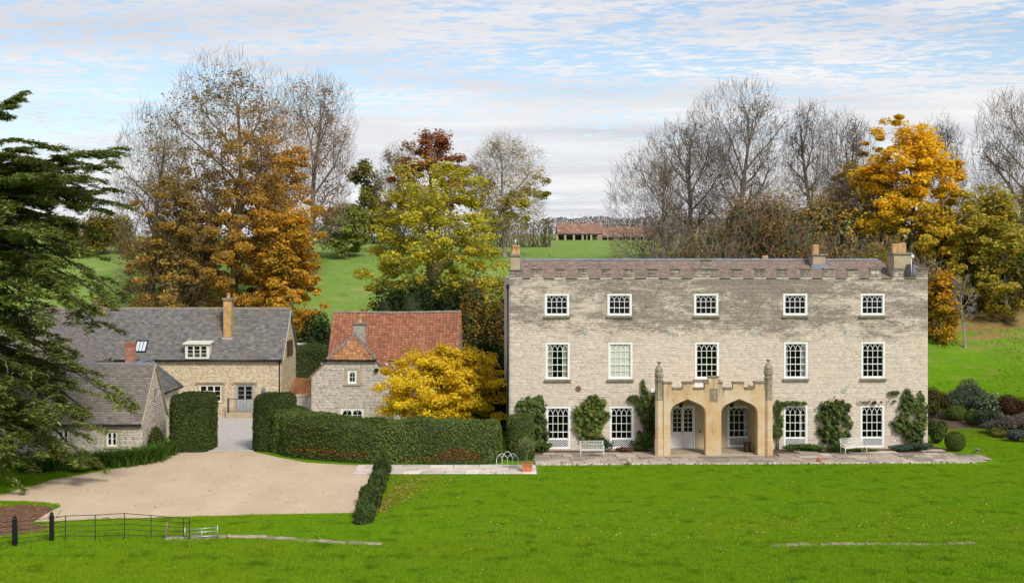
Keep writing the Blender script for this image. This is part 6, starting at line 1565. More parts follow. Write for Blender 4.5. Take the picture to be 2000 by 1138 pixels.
# ---- strap-leaved clumps before the outbuilding
def strap(label, X, D, r, h, n, seed, group):
    rng = np.random.default_rng(seed); t = thing('strap_leaf_clump', label, 'plant', (X, D, 0), 0, group)
    p0 = np.c_[rng.normal(size=(n, 2))*r*.35, np.zeros(n)]; az = rng.uniform(0, 6.283, n); d0 = nrm(np.c_[np.cos(az)*.45, np.sin(az)*.45, np.ones(n)])
    P = poly_grow(rng, p0, d0, rng.uniform(.7, 1.15, n)*h*1.35, 5, .04, 0, .62); side = np.c_[-np.sin(az), np.cos(az), np.zeros(n)]
    wd = np.array([.022, .026, .024, .02, .013, .002])[None, :, None]; V = np.stack([P-side[:, None]*wd, P+side[:, None]*wd], 2).reshape(-1, 3)
    b = (np.arange(n)[:, None]*6+np.arange(5)[None])*2; Fq = np.stack([b, b+1, b+3, b+2], -1).reshape(-1, 4)
    col = np.repeat(pal_pick(rng, n, [(.08, .17, .025), (.11, .21, .03), (.06, .13, .02), (.2, .22, .06)], [5, 5, 4, .8]), 5, 0)
    mesh_np('blades', V, Fq, LEAF, t, col)
ORD = ['first', 'second', 'third', 'fourth', 'fifth', 'sixth', 'seventh', 'eighth', 'ninth', 'tenth', 'eleventh', 'twelfth']
for k, (x, y) in enumerate([(318, 889), (305, 897), (290, 902), (275, 905), (260, 907), (244, 909), (228, 911), (205, 911), (178, 913), (135, 915), (105, 918), (76, 920)]):
    strap(ORD[k]+' arching strap-leaved clump from the tall hedge block, before the outbuilding', *G(x, y), .8, .85, 360, 90+k, 'strap-leaved clumps before the outbuilding')
for k, (x, y, r) in enumerate([(60, 922, 1.0), (150, 921, .9), (180, 917, .8)]): shrub('ground_cover', ['low leafy ground cover nearest the cedar skirt', 'low leafy ground cover along the drive edge, middle patch', 'low leafy ground cover next to the arching clumps'][k], 'plant', *G(x, y), r, .4, 2500, [(.05, .11, .02), (.07, .14, .025)], .09, 120+k, z0=0, ry=.5, stems=False)

# ---- potted tree crown
rng = np.random.default_rng(8)
Pk = poly_grow(rng, np.zeros((1, 3)), np.array([[0, 0, 1.]]), np.array([.95]), 5, .03, .05); V, Fq = tubes(Pk+np.array([0, 0, .38]), np.linspace(.022, .016, 6)[None], 6); mesh_np('trunk', V, Fq, BARK, pt, np.tile(np.array(BARK_PALE), (len(Fq), 1)))
cp = nrm(rng.normal(size=(900, 3)))*rng.uniform(.15, .5, 900)[:, None]*np.array([1, 1, .85])+np.array([0, 0, 1.42]); leaf_mesh('crown', rng, cp, .08, pal_pick(rng, 900, [(.24, .28, .11), (.30, .33, .14), (.18, .21, .09)]), pt)
br = poly_grow(rng, np.tile(np.array([[0, 0, 1.1]]), (12, 1)), nrm(np.c_[rng.normal(size=(12, 2))*.8, np.ones(12)]), np.full(12, .6), 3, .15, 0); V, Fq = tubes(br, np.linspace(.009, .004, 4)[None]*np.ones((12, 1)), 4); mesh_np('twigs', V, Fq, BARK, pt, np.tile(np.array(BARK_PALE), (len(Fq), 1)))
# ------------------------------------------------------------------ trees
def T(x, D): return px(x, D), D
def zt(y, X, D): return pz(y, D) - tz(X, D)        # height above local ground of a photo row

# great beech group behind the farmhouse
def beech_col(rng, p):
    n = len(p); x = p[:, 0]; z = p[:, 2]
    t = sst(x+.25*(14-z)+rng.normal(size=n)*2.2+2.5*vnoise(p, .35, 5), -1, 6)[:, None]
    a = pal_pick(rng, n, [(.34, .22, .055), (.27, .20, .05), (.42, .24, .055), (.24, .19, .05)]); b = pal_pick(rng, n, [(.72, .36, .04), (.63, .30, .038), (.76, .43, .05), (.53, .31, .05), (.40, .27, .055)])
    return a*(1-t)+b*t
X, D = T(448, 121); hh = zt(118, X, D)
tree('beech_tree', 'great spreading beech behind the farmhouse, bare above and orange-brown below', 'tree', X, D, hh, 8.9, hh*.50, 201, fork=.10, limbs=20, leaves=26000, leafsize=.25, colfn=beech_col, fill=95000, nclump=460, csize=.8, haze=15000,
     keepfn=lambda p: np.clip(1.1-sst(p[:, 2]-.42*p[:, 0], 11, 21)*1.05, .22, 1), fillkeep=lambda p: np.clip(1.0-sst(p[:, 2]-.30*p[:, 0], 13, 23)*1.0, .16, 1)*np.clip(.72+.5*sst(p[:, 0], -4, 6), 0, 1), hzone=lambda p: .35+.65*sst(p[:, 2], 9, 16), trunk_r=.5, twig_per=(7, 6, 6), lang=(30, 92), bark=(.19, .14, .10), crown_z=hh*.51, twig_r=.016, upb=.045)
X, D = T(292, 126); hh = zt(212, X, D)
tree('beech_tree', 'slimmer nearly bare tree at the left flank of the great beech', 'tree', X, D, hh, 3.6, hh*.5, 202, fork=.18, limbs=12, leaves=5000, leafsize=.26, pal=[(.30, .2, .06), (.24, .18, .05), (.38, .22, .05)], haze=6000, fill=7000, fillkeep=lambda p: np.clip(1.0-sst(p[:, 2], 4, 12), .03, 1), keepfn=lambda p: np.clip(1.1-sst(p[:, 2], 5, 13), .04, 1), twig_per=(6, 5, 5), crown_z=hh*.52, twig_r=.016, lang=(22, 75), bark=(.16, .13, .105))
X, D = T(606, 136); hh = zt(145, X, D)
tree('beech_tree', 'tall bare tree rising behind the right flank of the great beech', 'tree', X, D, hh, 5.0, hh*.40, 203, fork=.26, limbs=13, leaves=3000, leafsize=.24, pal=[(.3, .18, .08), (.36, .2, .08)], haze=7500, twig_per=(6, 6, 5), bark=(.22, .18, .15), crown_z=hh*.60, twig_r=.016, lang=(24, 70))
X, D = T(560, 117); hh = zt(390, X, D)
tree('beech_tree', 'lower orange-leaved beech skirting the right of the great beech', 'tree', X, D, hh, 3.4, hh*.54, 204, fork=.06, limbs=14, leaves=9000, leafsize=.27, pal=[(.80, .42, .05), (.70, .36, .045), (.82, .49, .055), (.56, .36, .06), (.46, .34, .06), (.4, .33, .06)], fill=17000, nclump=140, csize=.8, twig_per=(6, 5, 4), crown_z=hh*.50)
X, D = T(345, 117); hh = zt(350, X, D)
tree('beech_tree', 'low olive-brown beech growth at the left foot of the great beech', 'tree', X, D, hh, 4.5, hh*.54, 205, fork=.06, limbs=14, leaves=8000, leafsize=.26, pal=[(.42, .29, .07), (.34, .26, .065), (.52, .31, .065), (.60, .34, .06)], fill=20000, nclump=150, csize=.8, haze=3500, twig_per=(6, 5, 4), crown_z=hh*.50)
# round field tree
X, D = T(671, 148); hh = zt(400, X, D)
tree('field_tree', 'round green tree standing alone in the hill pasture', 'tree', X, D, hh, 3.2, hh*.45, 206, fork=.14, limbs=14, leaves=6000, leafsize=0.26, pal=[(.25, .30, .07), (.31, .35, .075), (.19, .24, .06), (.40, .38, .075)], keepfn=lambda p: np.clip(.9+.5*vnoise(p, 1.0, 3), .2, 1), twig_per=(6, 5, 5), crown_z=hh*.54, bark=BARK_BROWN, fill=12000)
# yellow-green tree with heavy limbs
X, D = T(842, 111); hh = zt(332, X, D)
tree('maple_tree', 'yellow-green tree with heavy forking grey limbs behind the pantiled cottage', 'tree', X, D, hh, 6.5, hh*.52, 207, fork=.14, limbs=15, leaves=12000, leafsize=0.27, pal=[(.56, .50, .045), (.47, .47, .05), (.64, .53, .05), (.36, .38, .055), (.70, .55, .055)], keepfn=lambda p: np.clip(.62+1.0*vnoise(p, .62, 3), .05, 1), trunk_r=.46, twig_per=(6, 5, 5), lang=(22, 78), bark=(.21, .175, .12), crown_z=hh*.55, wander=.2, fill=42000, nclump=200, csize=.85)
# copper-topped tree and weeping birch further up the hill
X, D = T(838, 150); hh = zt(250, X, D)
tree('copper_tree', 'copper-red topped tree rising behind the yellow-green tree', 'tree', X, D, hh, 4.6, hh*.40, 208, fork=.3, limbs=13, leaves=6000, leafsize=0.3, pal=[(.34, .125, .05), (.42, .165, .055), (.27, .10, .045), (.48, .22, .06)], keepfn=lambda p: np.clip(.95+.6*vnoise(p, .8, 3), .1, 1), twig_per=(6, 5, 5), crown_z=hh*.58, fill=15000)
X, D = T(775, 158); hh = zt(285, X, D)
tree('bare_tree', 'slender nearly bare tree left of the copper-topped tree', 'tree', X, D, hh, 2.8, hh*.42, 218, fork=.3, limbs=8, leaves=700, leafsize=0.31, pal=[(.25, .16, .06)], twig_per=(6, 5, 5), bark=(.23, .2, .18), twig_r=.017, haze=3500)
X, D = T(985, 150); hh = zt(258, X, D)
tree('birch_tree', 'weeping pale-branched birch with yellow lower foliage behind the house corner', 'tree', X, D, hh, 5.2, hh*.45, 209, fork=.22, limbs=14, leaves=6000, leafsize=0.27, pal=[(.42, .36, .035), (.48, .39, .04), (.32, .30, .045), (.55, .42, .04)], keepfn=lambda p: np.clip(1.15-sst(p[:, 2]-.9*np.abs(p[:, 0]), 5.5, 10.5), .03, 1)*np.clip(.8+.6*vnoise(p, .8, 3), .1, 1), twig_per=(6, 6, 6), bark=(.34, .30, .26), crown_z=hh*.54, weep=.28, twig_r=.018, haze=8000, fill=14000, fillkeep=lambda p: np.clip(1.0-sst(p[:, 2]-.5*np.abs(p[:, 0]), 5.0, 9.5), .02, 1), hr=.017)
for k, (x, y, rx, lab, pal) in enumerate([(712, 312, 3.0, 'distant olive-green tree beyond the field, between beech and copper tree', [(.28, .26, .075), (.35, .29, .075), (.21, .20, .065)]), (745, 400, 2.4, 'small distant pale green tree at the field edge', [(.22, .22, .05), (.16, .18, .045)])]):
    X, D = T(x, 185); hh = zt(y, X, D); tree('distant_tree', lab, 'tree', X, D, hh, rx, hh*.4, 230+k, fork=.25, limbs=8, leaves=6000, leafsize=0.43, pal=pal, twig_per=(5, 5, 4), crown_z=hh*.58)
# bare wood behind the castellated house
bares = [(1300, 122, 290, 3.9, .10, 'leaning bare tree at the open end of the wood, nearest the barn'), (1350, 130, 240, 5.2, .2, 'bare round-crowned tree second from the barn'), (1450, 128, 184, 5.6, .2, 'tallest broad bare tree behind the middle of the castellated house'),
         (1586, 132, 198, 3.3, .3, 'tall narrow bare tree left of the golden maple'), (1650, 135, 228, 3.4, .25, 'bare brown tree touching the golden maple'), (1838, 138, 240, 3.0, .35, 'bare tree poking out right of the golden maple'), (1985, 124, 194, 4.2, .25, 'tall bare tree at the right picture edge')]
for k, (x, D, y, rx, fk, lab) in enumerate(bares):
    X, D = T(x, D); hh = zt(y, X, D); few = 450 if k not in (4, 6) else 3600
    tree('bare_tree', lab, 'tree', X, D, hh, rx, hh*.48, 240+k, fork=fk, limbs=15 if rx > 4 else 12, leaves=few, leafsize=0.20, pal=[(.2, .11, .035), (.26, .15, .04), (.15, .10, .03)] if k != 6 else [(.36, .22, .04), (.28, .19, .04)], keepfn=(lambda p: np.clip(1.1-sst(p[:, 2], 5, 15), .05, 1)) if k in (4, 6) else None, twig_per=(7, 6, 7) if rx > 4 else (7, 6, 6), bark=(.15, .12, .095) if k % 2 else (.18, .15, .12), crown_z=hh*.54, lang=(22, 72), lean=(-3.5, 0) if k == 0 else (0, 0), twig_r=.015, upb=.09, haze=8500 if rx > 4 else 4800, trunk_r=hh*.021)
def gold_col(rng, p):
    n = len(p); t = sst(p[:, 2]+rng.normal(size=n)*2.2+3.0*vnoise(p, .55, 8), 5, 11)[:, None]
    a = pal_pick(rng, n, [(.50, .44, .06), (.60, .47, .055), (.38, .37, .06), (.74, .48, .05)]); b = pal_pick(rng, n, [(.93, .56, .03), (.96, .63, .04), (.88, .48, .03), (.80, .58, .05)]); return a*(1-t)+b*t
X, D = T(1772, 116); hh = zt(224, X, D)
tree('golden_maple', 'tall bright orange-yellow maple behind the right end of the castellated house', 'tree', X, D, hh, 5.0, hh*.52, 260, fork=.10, limbs=18, leaves=14000, leafsize=0.28, colfn=gold_col, keepfn=lambda p: np.clip(.75+.8*vnoise(p, .7, 3), .05, 1), twig_per=(6, 5, 5), crown_z=hh*.47, lang=(22, 85), fill=50000, nclump=240, csize=.85)
X, D = T(1690, 119); hh = zt(300, X, D)
tree('thin_maple', 'thin yellow-brown see-through tree between bare trunks and golden maple', 'tree', X, D, hh, 3.8, hh*.5, 261, fork=.12, limbs=13, leaves=5000, leafsize=0.25, pal=[(.58, .36, .05), (.44, .34, .05), (.62, .40, .05), (.34, .30, .05)], keepfn=lambda p: np.clip(.5+.9*vnoise(p, .7, 3), .05, 1), twig_per=(6, 5, 5), crown_z=hh*.5, fill=14000, nclump=90, haze=5000)
X, D = T(1905, 114); hh = zt(346, X, D)
tree('green_maple', 'yellow-green tree right of the golden maple', 'tree', X, D, hh, 3.6, hh*.5, 262, fork=.1, limbs=14, leaves=7000, leafsize=0.27, pal=[(.56, .44, .06), (.42, .38, .06), (.66, .46, .055), (.30, .30, .06)], keepfn=lambda p: np.clip(.75+.7*vnoise(p, .8, 3), .05, 1), twig_per=(6, 5, 5), crown_z=hh*.5, fill=18000, nclump=150, csize=.85)
X, D = T(1968, 112); hh = zt(420, X, D)
tree('green_maple', 'low yellow-green tree at the right picture edge below the bare tree', 'tree', X, D, hh, 3.2, hh*.5, 263, fork=.1, limbs=12, leaves=5000, leafsize=0.27, pal=[(.58, .43, .06), (.38, .38, .06), (.66, .45, .055), (.28, .30, .06)], keepfn=lambda p: np.clip(.7+.7*vnoise(p, .8, 3), .05, 1), twig_per=(6, 5, 5), crown_z=hh*.5, fill=12000)
X, D = T(1835, 108); hh = zt(535, X, D)
tree('young_beech', 'young orange beech right behind the house corner', 'tree', X, D, hh, 1.7, hh*.5, 264, fork=.06, limbs=9, leaves=4000, leafsize=0.25, pal=[(.68, .34, .03), (.58, .34, .035), (.72, .42, .04), (.34, .28, .04)], keepfn=lambda p: np.clip(.8+.6*vnoise(p, 1.2, 3), .1, 1), twig_per=(6, 5, 4), crown_z=hh*.55, fill=5000)
X, D = T(1885, 107); hh = zt(528, X, D)
tree('pale_bare_tree', 'small silvery bare tree with a pale stem on the leafy bank', 'tree', X, D, hh, 1.5, hh*.36, 265, fork=.3, limbs=14, bark=(.30, .27, .25), twig_per=(6, 6, 6), crown_z=hh*.64, lang=(25, 70), trunk_r=.09, twig_r=.010)
# yellow robinia in front of the cottage
X, D = T(872, 80.5); hh = zt(668, X, D)
tree('yellow_robinia', 'brilliant yellow spreading small tree rising over the curved hedge', 'tree', X, D, hh, 4.0, hh*.46, 270, fork=.2, limbs=18, leaves=12000, leafsize=0.155, pal=[(.95, .66, .03), (.97, .72, .045), (.92, .58, .025), (.84, .62, .045), (.66, .54, .06)], keepfn=lambda p: np.clip(.85+.75*vnoise(p, .95, 3), .04, 1), twig_per=(6, 6, 5), lang=(35, 95), crown_z=hh*.52, upb=.0, ry=3.2, bark=(.13, .10, .075), spreadpt=.12, trunk_r=.13, fill=52000, nclump=240, csize=.85)
# evergreens and thickets
def thicket(name, label, x, D, r, h, n, pal, seed, size=.26, ry=None, z0=None, w=None, cat='shrub', lumps=10, group=None, haze=0): X, D = T(x, D); return shrub(name, label, cat, X, D, r, h, n, pal, size, seed, haze, z0=z0, ry=ry, w=w, lumps=lumps, group=group)
DK = [(.035, .058, .02), (.045, .075, .026), (.028, .046, .017), (.06, .09, .03)]
thicket('yew_tree', 'dark yew mass under the yellow-green tree behind the cottage roof', 800, 106, 3.4, 11.2, 13000, DK, 301, .24)
thicket('yew_tree', 'dark yew right of the cottage roof under the heavy limbs', 892, 105, 2.0, 11.0, 8000, DK, 302, .24)
thicket('evergreen_bush', 'tall dark evergreen filling the gap between cottage and castellated house', 946, 87, 1.65, 7.2, 14000, [(.03, .06, .016), (.04, .08, .02), (.024, .045, .014), (.06, .09, .025)], 303, .17, ry=1.5)
thicket('evergreen_bush', 'dark evergreen behind the yellow tree against the house corner', 978, 82, .85, 4.3, 6000, DK, 304, .15)
thicket('evergreen_bush', 'dark laurel mass between farmhouse gable and cottage roof', 612, 104, 2.1, 7.6, 9000, DK, 305, .22)
thicket('autumn_shrub', 'orange and green tall shrub behind the left chimney of the castellated house', 955, 100, 2.5, 11.0, 12000, [(.28, .17, .03), (.15, .14, .03), (.38, .18, .03), (.10, .11, .028)], 306, .2)
thicket('autumn_shrub', 'golden twiggy shrub showing above the left end of the castellated roof', 1085, 96, 3.0, 12.2, 9000, [(.30, .18, .035), (.18, .15, .035), (.2, .11, .04), (.12, .12, .035)], 307, .18)
thicket('conifer_bush', 'small dark conifer beside the yellow-green tree in the field', 742, 108, 1.0, 6.3, 3500, DK, 308, .2)
for k, (x, D, r, h, pal, lab) in enumerate([(1345, 112, 3.4, 10.5, [(.14, .11, .03), (.20, .13, .035), (.10, .08, .03)], 'brownish thicket at the open end of the wood'), (1420, 110, 3.6, 9.6, [(.15, .10, .045), (.12, .09, .04), (.19, .12, .04)], 'grey-brown tangled thicket behind the roof centre'), (1500, 112, 3.4, 12.0, [(.20, .10, .025), (.13, .07, .025), (.28, .13, .025), (.09, .07, .025)], 'rust-coloured thicket behind the tallest bare tree'),
    (1565, 110, 2.8, 9.6, [(.36, .18, .03), (.15, .15, .03), (.26, .15, .03)], 'orange and green thicket left of the middle chimney'), (1640, 110, 3.0, 9.2, [(.12, .12, .03), (.22, .13, .03), (.09, .09, .025)], 'olive thicket right of the middle chimney'), (1720, 109, 3.0, 9.0, [(.20, .17, .03), (.10, .12, .025), (.30, .19, .03)], 'yellow-green thicket under the golden maple'),
    (1880, 117, 3.4, 7.0, [(.05, .07, .022), (.035, .05, .018), (.16, .14, .03)], 'dark evergreen undergrowth behind the silvery bare tree'), (1960, 115, 3.6, 6.4, [(.05, .075, .022), (.035, .05, .018), (.12, .13, .03)], 'dark evergreen undergrowth at the right picture edge'), (1800, 110, 2.0, 6.6, [(.05, .075, .02), (.16, .15, .03), (.3, .19, .03)], 'dark leafy undergrowth hugging the right end of the house')]):
    thicket('woodland_thicket', lab, x, D, r, h*.93, 5500, [tuple(q*1.45 for q in c) for c in pal], 320+k, .26, lumps=16, haze=1200)
# hedgerows and far wood along the skyline
for k, (x0, x1, D, h, pal, lab) in enumerate([(120, 262, 168, 4.2, [(.16, .11, .045), (.12, .10, .04), (.24, .17, .04)], 'brown thicket belt on the field skyline left of the great beech'), (560, 770, 186, 4.5, [(.15, .12, .06), (.12, .10, .05), (.2, .15, .06)], 'brown hedgerow belt on the skyline behind the round field tree'), (760, 1075, 176, 4.2, [(.15, .10, .04), (.10, .09, .035), (.2, .12, .04)], 'russet hedgerow belt left of the barn'), (1060, 1420, 232, 4.0, [(.16, .11, .07), (.13, .10, .06), (.20, .12, .07)], 'purple-brown tree belt on the skyline behind the barn'), (1290, 2060, 170, 5.0, [(.14, .10, .045), (.10, .085, .04), (.2, .13, .045)], 'brown wood belt behind the bare trees')]):
    rng = np.random.default_rng(400+k); xa, xb = px(x0, D), px(x1, D); n = int((xb-xa)*(300 if k < 4 else 120)); X = rng.uniform(xa, xb, n); top = h*(.72+.28*np.abs(vnoise(np.c_[X, X*0, X*0], .5, k)))
    p = np.c_[X, D+rng.normal(size=n)*1.6, rng.random(n)**.8*top]; p[:, 2] += terrain(p[:, 0], p[:, 1])
    t = thing('hedgerow', lab, 'hedgerow', ((xa+xb)/2, D, tz((xa+xb)/2, D))); o = np.array([(xa+xb)/2, D, tz((xa+xb)/2, D)])
    m = int((xb-xa)*5); q = np.c_[rng.uniform(xa, xb, m), D+rng.normal(size=m)*1.4, np.zeros(m)]; q[:, 2] = terrain(q[:, 0], q[:, 1]); P = poly_grow(rng, q-o, nrm(np.c_[rng.normal(size=(m, 2))*.22, np.ones(m)]), rng.uniform(.6, 1.15, m)*h*.9, 4, .1, .05); V, Fq = tubes(P, np.linspace(.09, .015, 5)[None]*np.ones((m, 1)), 3); mesh_np('stems', V, Fq, BARK, t, np.tile(np.array([.15, .12, .10]), (len(Fq), 1)))
    f = leaf_mesh('foliage', rng, p-o, .24, pal_pick(rng, n, pal), t); 
# yellowish shrub on the field edge, left
thicket('autumn_shrub', 'yellow-leaved small tree at the field edge left of the great beech', 205, 150, 3.0, 5.2, 6000, [(.34, .23, .03), (.26, .19, .03), (.18, .15, .03)], 309, .28)
thicket('autumn_shrub', 'olive shrub at the foot of the field edge behind the cedar', 120, 150, 2.6, 5.0, 5000, [(.2, .17, .035), (.15, .13, .03)], 310, .28)

# ------------------------------------------------------------------ cedar at the left edge
def cedar():
    rng = np.random.default_rng(500); X0, D0 = -30.6, 66.0
    t = thing('cedar_tree', 'huge dark cedar with layered drooping branches filling the left picture edge', 'cedar', (X0, D0, 0)); o = np.array([X0, D0, 0])
    Tr = poly_grow(rng, np.zeros((1, 3)), np.array([[0, 0, 1.]]), np.array([23.5]), 10, .02, .05); TR = np.linspace(.75, .12, 11)[None]
    tips = [  # photo column, row, depth of the branch tip, height it leaves the trunk, sag
        (245, 292, 66.5, 14.5, .10), (225, 320, 64, 14.2, .1), (262, 400, 66, 14.6, .34), (235, 372, 68, 13.8, .2), (190, 345, 62.5, 14.0, .1), (120, 285, 64, 16.0, .05), (60, 275, 62, 16.2, .06), (150, 430, 63, 13.0, .3), (215, 455, 67, 13.2, .4), (95, 350, 60, 14.5, .1),
        (190, 492, 63, 12.0, .35), (130, 520, 61, 11.6, .3), (250, 572, 66, 12.2, .55), (238, 588, 64, 11.6, .5), (222, 640, 63.5, 11.0, .6), (195, 600, 62, 11.0, .5), (120, 610, 60, 10.6, .4), (60, 560, 59, 11.2, .2), (40, 450, 58, 13.0, .1), (70, 640, 61.5, 9.8, .4), (148, 690, 62, 9.2, .5),
        (270, 780, 63.5, 6.8, .28), (140, 705, 61, 8.2, .32), (150, 760, 62, 7.0, .3), (205, 810, 63, 6.2, .42), (165, 830, 60.5, 5.6, .4), (110, 800, 60, 6.6, .3), (195, 900, 63, 4.4, .5), (120, 880, 61, 4.6, .45), (60, 870, 59.5, 4.8, .4), (40, 730, 59, 7.8, .3), (150, 905, 63.5, 4.0, .5), (30, 925, 60, 3.6, .45), (55, 905, 62, 3.8, .4), (20, 800, 60, 6.0, .3), (90, 745, 62, 7.6, .35),
        (100, 385, 61, 13.9, .15), (40, 425, 60, 13.3, .15), (135, 445, 62, 13.0, .25), (165, 380, 64, 13.9, .18), (60, 525, 60.5, 11.9, .25), (100, 600, 61, 10.8, .35), (30, 650, 60, 9.8, .35), (70, 460, 62, 12.9, .2), (110, 330, 64, 14.9, .08), (150, 345, 61, 14.3, .12), (215, 410, 65, 13.8, .25), (160, 560, 62, 11.6, .45), (60, 820, 61, 5.8, .35), (100, 850, 62, 5.2, .4),
        (200, 300, 65, 14.8, .08), (90, 312, 62, 15.2, .06), (180, 400, 63.5, 13.6, .2), (60, 400, 60.5, 14.0, .1), (20, 300, 61, 15.6, .05),
        (58, 192, 66, 17.8, -.05), (30, 215, 64, 17.2, .05), (-10, 180, 66, 18.5, 0), (200, 385, 65, 13.6, .25), (170, 320, 66, 14.6, .1), (100, 455, 60, 12.6, .25), (20, 350, 60, 14.6, .1), (10, 520, 60, 11.6, .25)]
    starts, ends, sg = [], [], []
    for (x, y, D, h, s) in tips: starts.append((0, 0, h)); ends.append(np.array([px(x-24, D), D, pz(y, D)])-o); sg.append(s)
    for k in range(34):
        a = rng.uniform(1.2, 5.2); h = rng.uniform(3.5, 20); L = (11.5-.35*h)*rng.uniform(.75, 1.05)
        starts.append((0, 0, h)); ends.append(np.array([math.cos(a)*L, math.sin(a)*L, h-rng.uniform(0, 2)])); sg.append(rng.uniform(.1, .4))
    S_ = np.array(starts, float); E = np.array(ends); sg = np.array(sg); n = len(S_); m = 9; L = np.linalg.norm(E-S_, axis=1)
    tt = np.linspace(0, 1, m)[None, :, None]; P = S_[:, None]*(1-tt)+E[:, None]*tt
    P[:, :, 2] += (sg*L*.30)[:, None]*np.sin(np.pi*np.linspace(0, 1, m)**.8)[None]            # arch up, droop at the tip
    P[:, 1:-1] += rng.normal(size=(n, m-2, 3))*np.array([.16, .16, .06])
    R = np.linspace(.17, .025, m)[None]*np.clip(L/10, .5, 1.1)[:, None]
    B, BR = spawn(rng, P, R, 15, .30, 1.0, (30, 66), (.13, .25), 5, .06, 0.0, None, .5, rmin=.012, flat=.88, sag=.18)
    C, CR = spawn(rng, B, BR, 6, .15, 1.0, (30, 65), (.28, .5), 4, .07, 0.0, None, .55, rmin=.007, flat=.88, sag=.18)
    Vs, Fs, oo = [], [], 0
    for (p, r, k) in ((Tr, TR, 12), (P, R, 7), (B, BR, 3)):
        V, Fq = tubes(p, r, k) if k > 3 else ribbons(rng, p, r); Vs.append(V); Fs.append(Fq+oo); oo += len(V)
    Fq = np.concatenate(Fs); mesh_np('trunk', np.concatenate(Vs), Fq, BARK, t, np.array([.07, .06, .05])*rng.uniform(.8, 1.2, len(Fq))[:, None], smooth=True)
    def spray(src, cnt, spread):
        q = np.repeat(np.arange(len(src)), cnt); tpar = rng.uniform(.05, 1.0, len(q)); p, d = at(src[q], tpar); p = p + rng.normal(size=p.shape)*np.array([spread, spread, spread*.28]); return p, d
    p1, d1 = spray(C, 18, .12); p2, d2 = spray(B, 24, .10); p = np.concatenate([p1, p2]); d = np.concatenate([d1, d2])
    # cull what lies far outside the frame on the left
    wx = p[:, 0]+X0; vis = wx > -1000*(p[:, 1]+D0)/F - 3.0; thin = rng.random(len(p)) < .18; k = vis | thin; p, d = p[k], d[k]; k = p[:, 2] > .1; p, d = p[k], d[k]
    n = len(p); col = pal_pick(rng, n, [(.16, .20, .045), (.205, .255, .055), (.12, .15, .036), (.28, .32, .075)], [4, 4, 4, 2])*(1+.3*vnoise(p, .7, 12)[:, None])
    ax = nrm(d + rng.normal(size=(n, 3))*np.array([.6, .6, .18])); V = leaf_mesh('crown', rng, p, .31, np.clip(col, .002, 1), t, NEEDLE, .25, up=1.1, axis=ax, droop=.18)
    print('cedar sprays', n)
cedar()

# ------------------------------------------------------------------ fallen leaves (litter nobody could count)
def litter():
    rng = np.random.default_rng(600); pts = []; 
    def area(n, x0, x1, y0, y1, f=None):
        y = rng.uniform(y0, y1, n); x = rng.uniform(x0, x1, n); d = F*H/(y-HOR); p = np.c_[(x-1000)*d/F, d]
        if f is not None: p = p[f(p)]
        pts.append(p)
    area(1500, 0, 2000, 925, 1138, lambda p: ~pip(p, gravel_xy)); area(450, 0, 900, 1060, 1138); area(1100, 900, 2000, 1000, 1080)
    u = rng.uniform(56, 66.2, 1500); w = -6.3+np.abs(rng.normal(size=1500))*1.5*sst(u, 54, 64)+rng.uniform(0, .5, 1500); pts.append(np.c_[w, u])
    area(170, 150, 720, 890, 1000, lambda p: pip(p, gravel_xy)); area(250, 0, 120, 985, 1050)
    D = rng.uniform(96, 117, 9000); X = rng.uniform(24, 48, 9000); v = vnoise(np.c_[X, D*1.0, D*0], .30, 3); k = (v > .15-.5*sst(D, 106, 114)) ; pts.append(np.c_[X, D][k])
    D = rng.uniform(89.4, 99, 900); X = rng.uniform(-16.4, -13.7, 900); pts.append(np.c_[X, D])
    P = np.concatenate(pts); n = len(P); z = terrain(P[:, 0], P[:, 1])+.045
    bank = (P[:, 0] > -16.5) & (P[:, 0] < -13.6) & (P[:, 1] > 89.3) & (P[:, 1] < 99.1)
    fx = (P[bank, 0]+16.5)/3.0; fy = np.clip((P[bank, 1]-89.2)/5.8, 0, 1); z[bank] = lerp(lerp(.3, 1.6, fx), lerp(1.6, 2.9, fx), fy)+.06
    Q = np.c_[P, z]; nn = nrm(rng.normal(size=(n, 3))*np.array([.35, .35, 0])+np.array([0, 0, 1.])); s = np.where(P[:, 1] > 88, .13, .10)*rng.uniform(.6, 1.3, n)
    col = pal_pick(rng, n, [(.50, .33, .08), (.40, .20, .05), (.60, .45, .16), (.28, .13, .045), (.55, .42, .05)]); col[P[:, 1] > 88] = pal_pick(rng, int((P[:, 1] > 88).sum()), [(.36, .16, .04), (.28, .12, .035), (.42, .22, .05)])
    a = rng.uniform(0, 6.28, n); t = np.c_[np.cos(a), np.sin(a), np.zeros(n)]; t = nrm(t-nn*(t*nn).sum(1)[:, None]); b = np.cross(nn, t)
    V = np.stack([Q-t*s[:, None]*.5, Q+b*s[:, None]*.35, Q+t*s[:, None]*.5, Q-b*s[:, None]*.35], 1).reshape(-1, 3)
    ob = mesh_np('fallen_leaves', V, np.arange(4*n).reshape(-1, 4), LEAF, None, col); tag(ob, 'fallen autumn leaves strewn over lawn, gravel and banks', None, None, 'stuff')
litter()
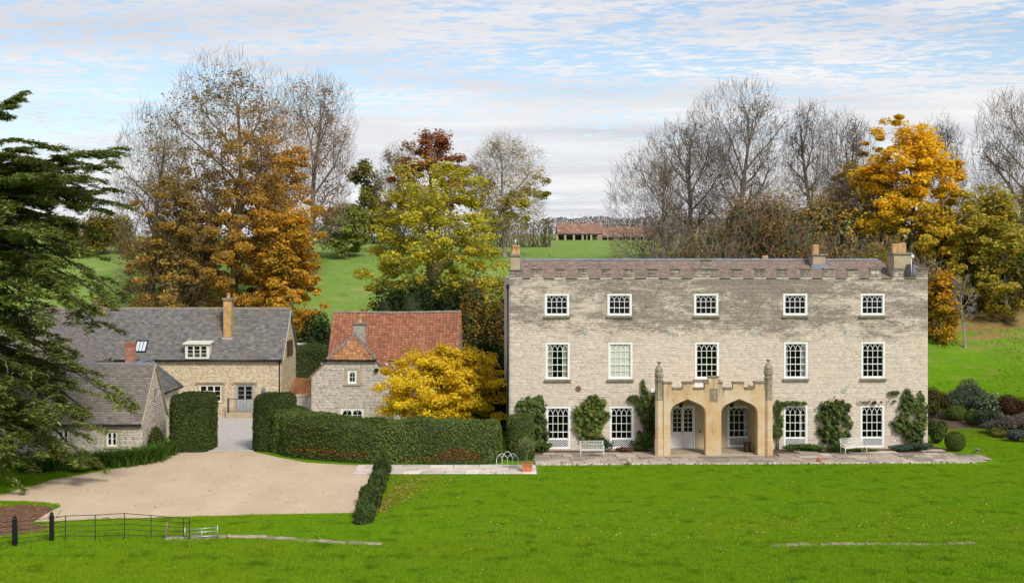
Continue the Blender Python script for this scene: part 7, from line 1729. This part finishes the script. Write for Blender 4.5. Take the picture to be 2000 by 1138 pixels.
# more undergrowth closing the wood behind the castellated house
for k, (x, D, r, h, pal, lab) in enumerate([
    (1310, 118, 2.6, 8.2, [(.20, .15, .06), (.26, .18, .06), (.15, .13, .05)], 'low brown scrub at the very end of the wood beside the field'),
    (1385, 118, 3.2, 9.6, [(.18, .14, .06), (.24, .17, .06), (.14, .12, .05), (.3, .2, .05)], 'hazel-brown scrub under the bare trees, second from the field'),
    (1460, 120, 3.4, 11.0, [(.28, .17, .05), (.19, .16, .05), (.36, .2, .045)], 'bare-brown scrub under the tallest bare tree'),
    (1535, 118, 3.2, 11.6, [(.30, .16, .04), (.22, .14, .05), (.38, .2, .04), (.14, .13, .04)], 'rust and green scrub left of the narrow bare tree'),
    (1605, 120, 3.2, 11.2, [(.40, .24, .045), (.24, .21, .05), (.50, .31, .05)], 'yellow-brown scrub behind the middle chimney'),
    (1670, 118, 3.2, 11.0, [(.46, .29, .05), (.28, .25, .05), (.56, .35, .05)], 'ochre scrub left of the golden maple'),
    (1835, 120, 3.0, 10.0, [(.30, .24, .05), (.16, .17, .045), (.44, .3, .05)], 'yellow-green scrub right of the golden maple'),
    (1940, 121, 3.6, 10.0, [(.26, .22, .05), (.14, .16, .04), (.4, .28, .05)], 'yellow-green scrub at the far right of the wood')]):
    thicket('woodland_scrub', lab, x, D, r, h*.92, 6000, [tuple(q*1.3 for q in c) for c in pal], 350+k, .26, lumps=18, haze=1200)
# things of one kind carry the phrase of their kind
GROUPS = {'clipped_hedge': 'clipped hedges round the courtyard', 'topiary_ball': 'clipped box balls beside the house', 'wall_climber': 'climbers trained on the house front', 'shrub': 'shrubs of the right-hand border', 'bed_plant': 'low plants in the beds along the house', 'beech_tree': 'beeches behind the farmhouse', 'bare_tree': 'bare trees on the hill',
          'woodland_thicket': 'undergrowth behind the castellated house', 'woodland_scrub': 'undergrowth behind the castellated house', 'hedgerow': 'hedgerows along the skyline', 'evergreen_bush': 'dark evergreens behind the cottages', 'yew_tree': 'dark evergreens behind the cottages', 'autumn_shrub': 'autumn shrubs on the slope', 'green_maple': 'yellow-green trees at the right', 'distant_tree': 'distant trees beyond the field',
          'ha_ha_wall': 'ha-ha stone edges in the lawn', 'fence_post': 'black iron gateposts', 'estate_fence': 'iron rail fences', 'ground_cover': 'ground cover along the drive'}
for o in list(COL.objects):
    b = o.name.split('.')[0]
    if o.parent is None and b in GROUPS and 'group' not in o.keys(): o['group'] = GROUPS[b]
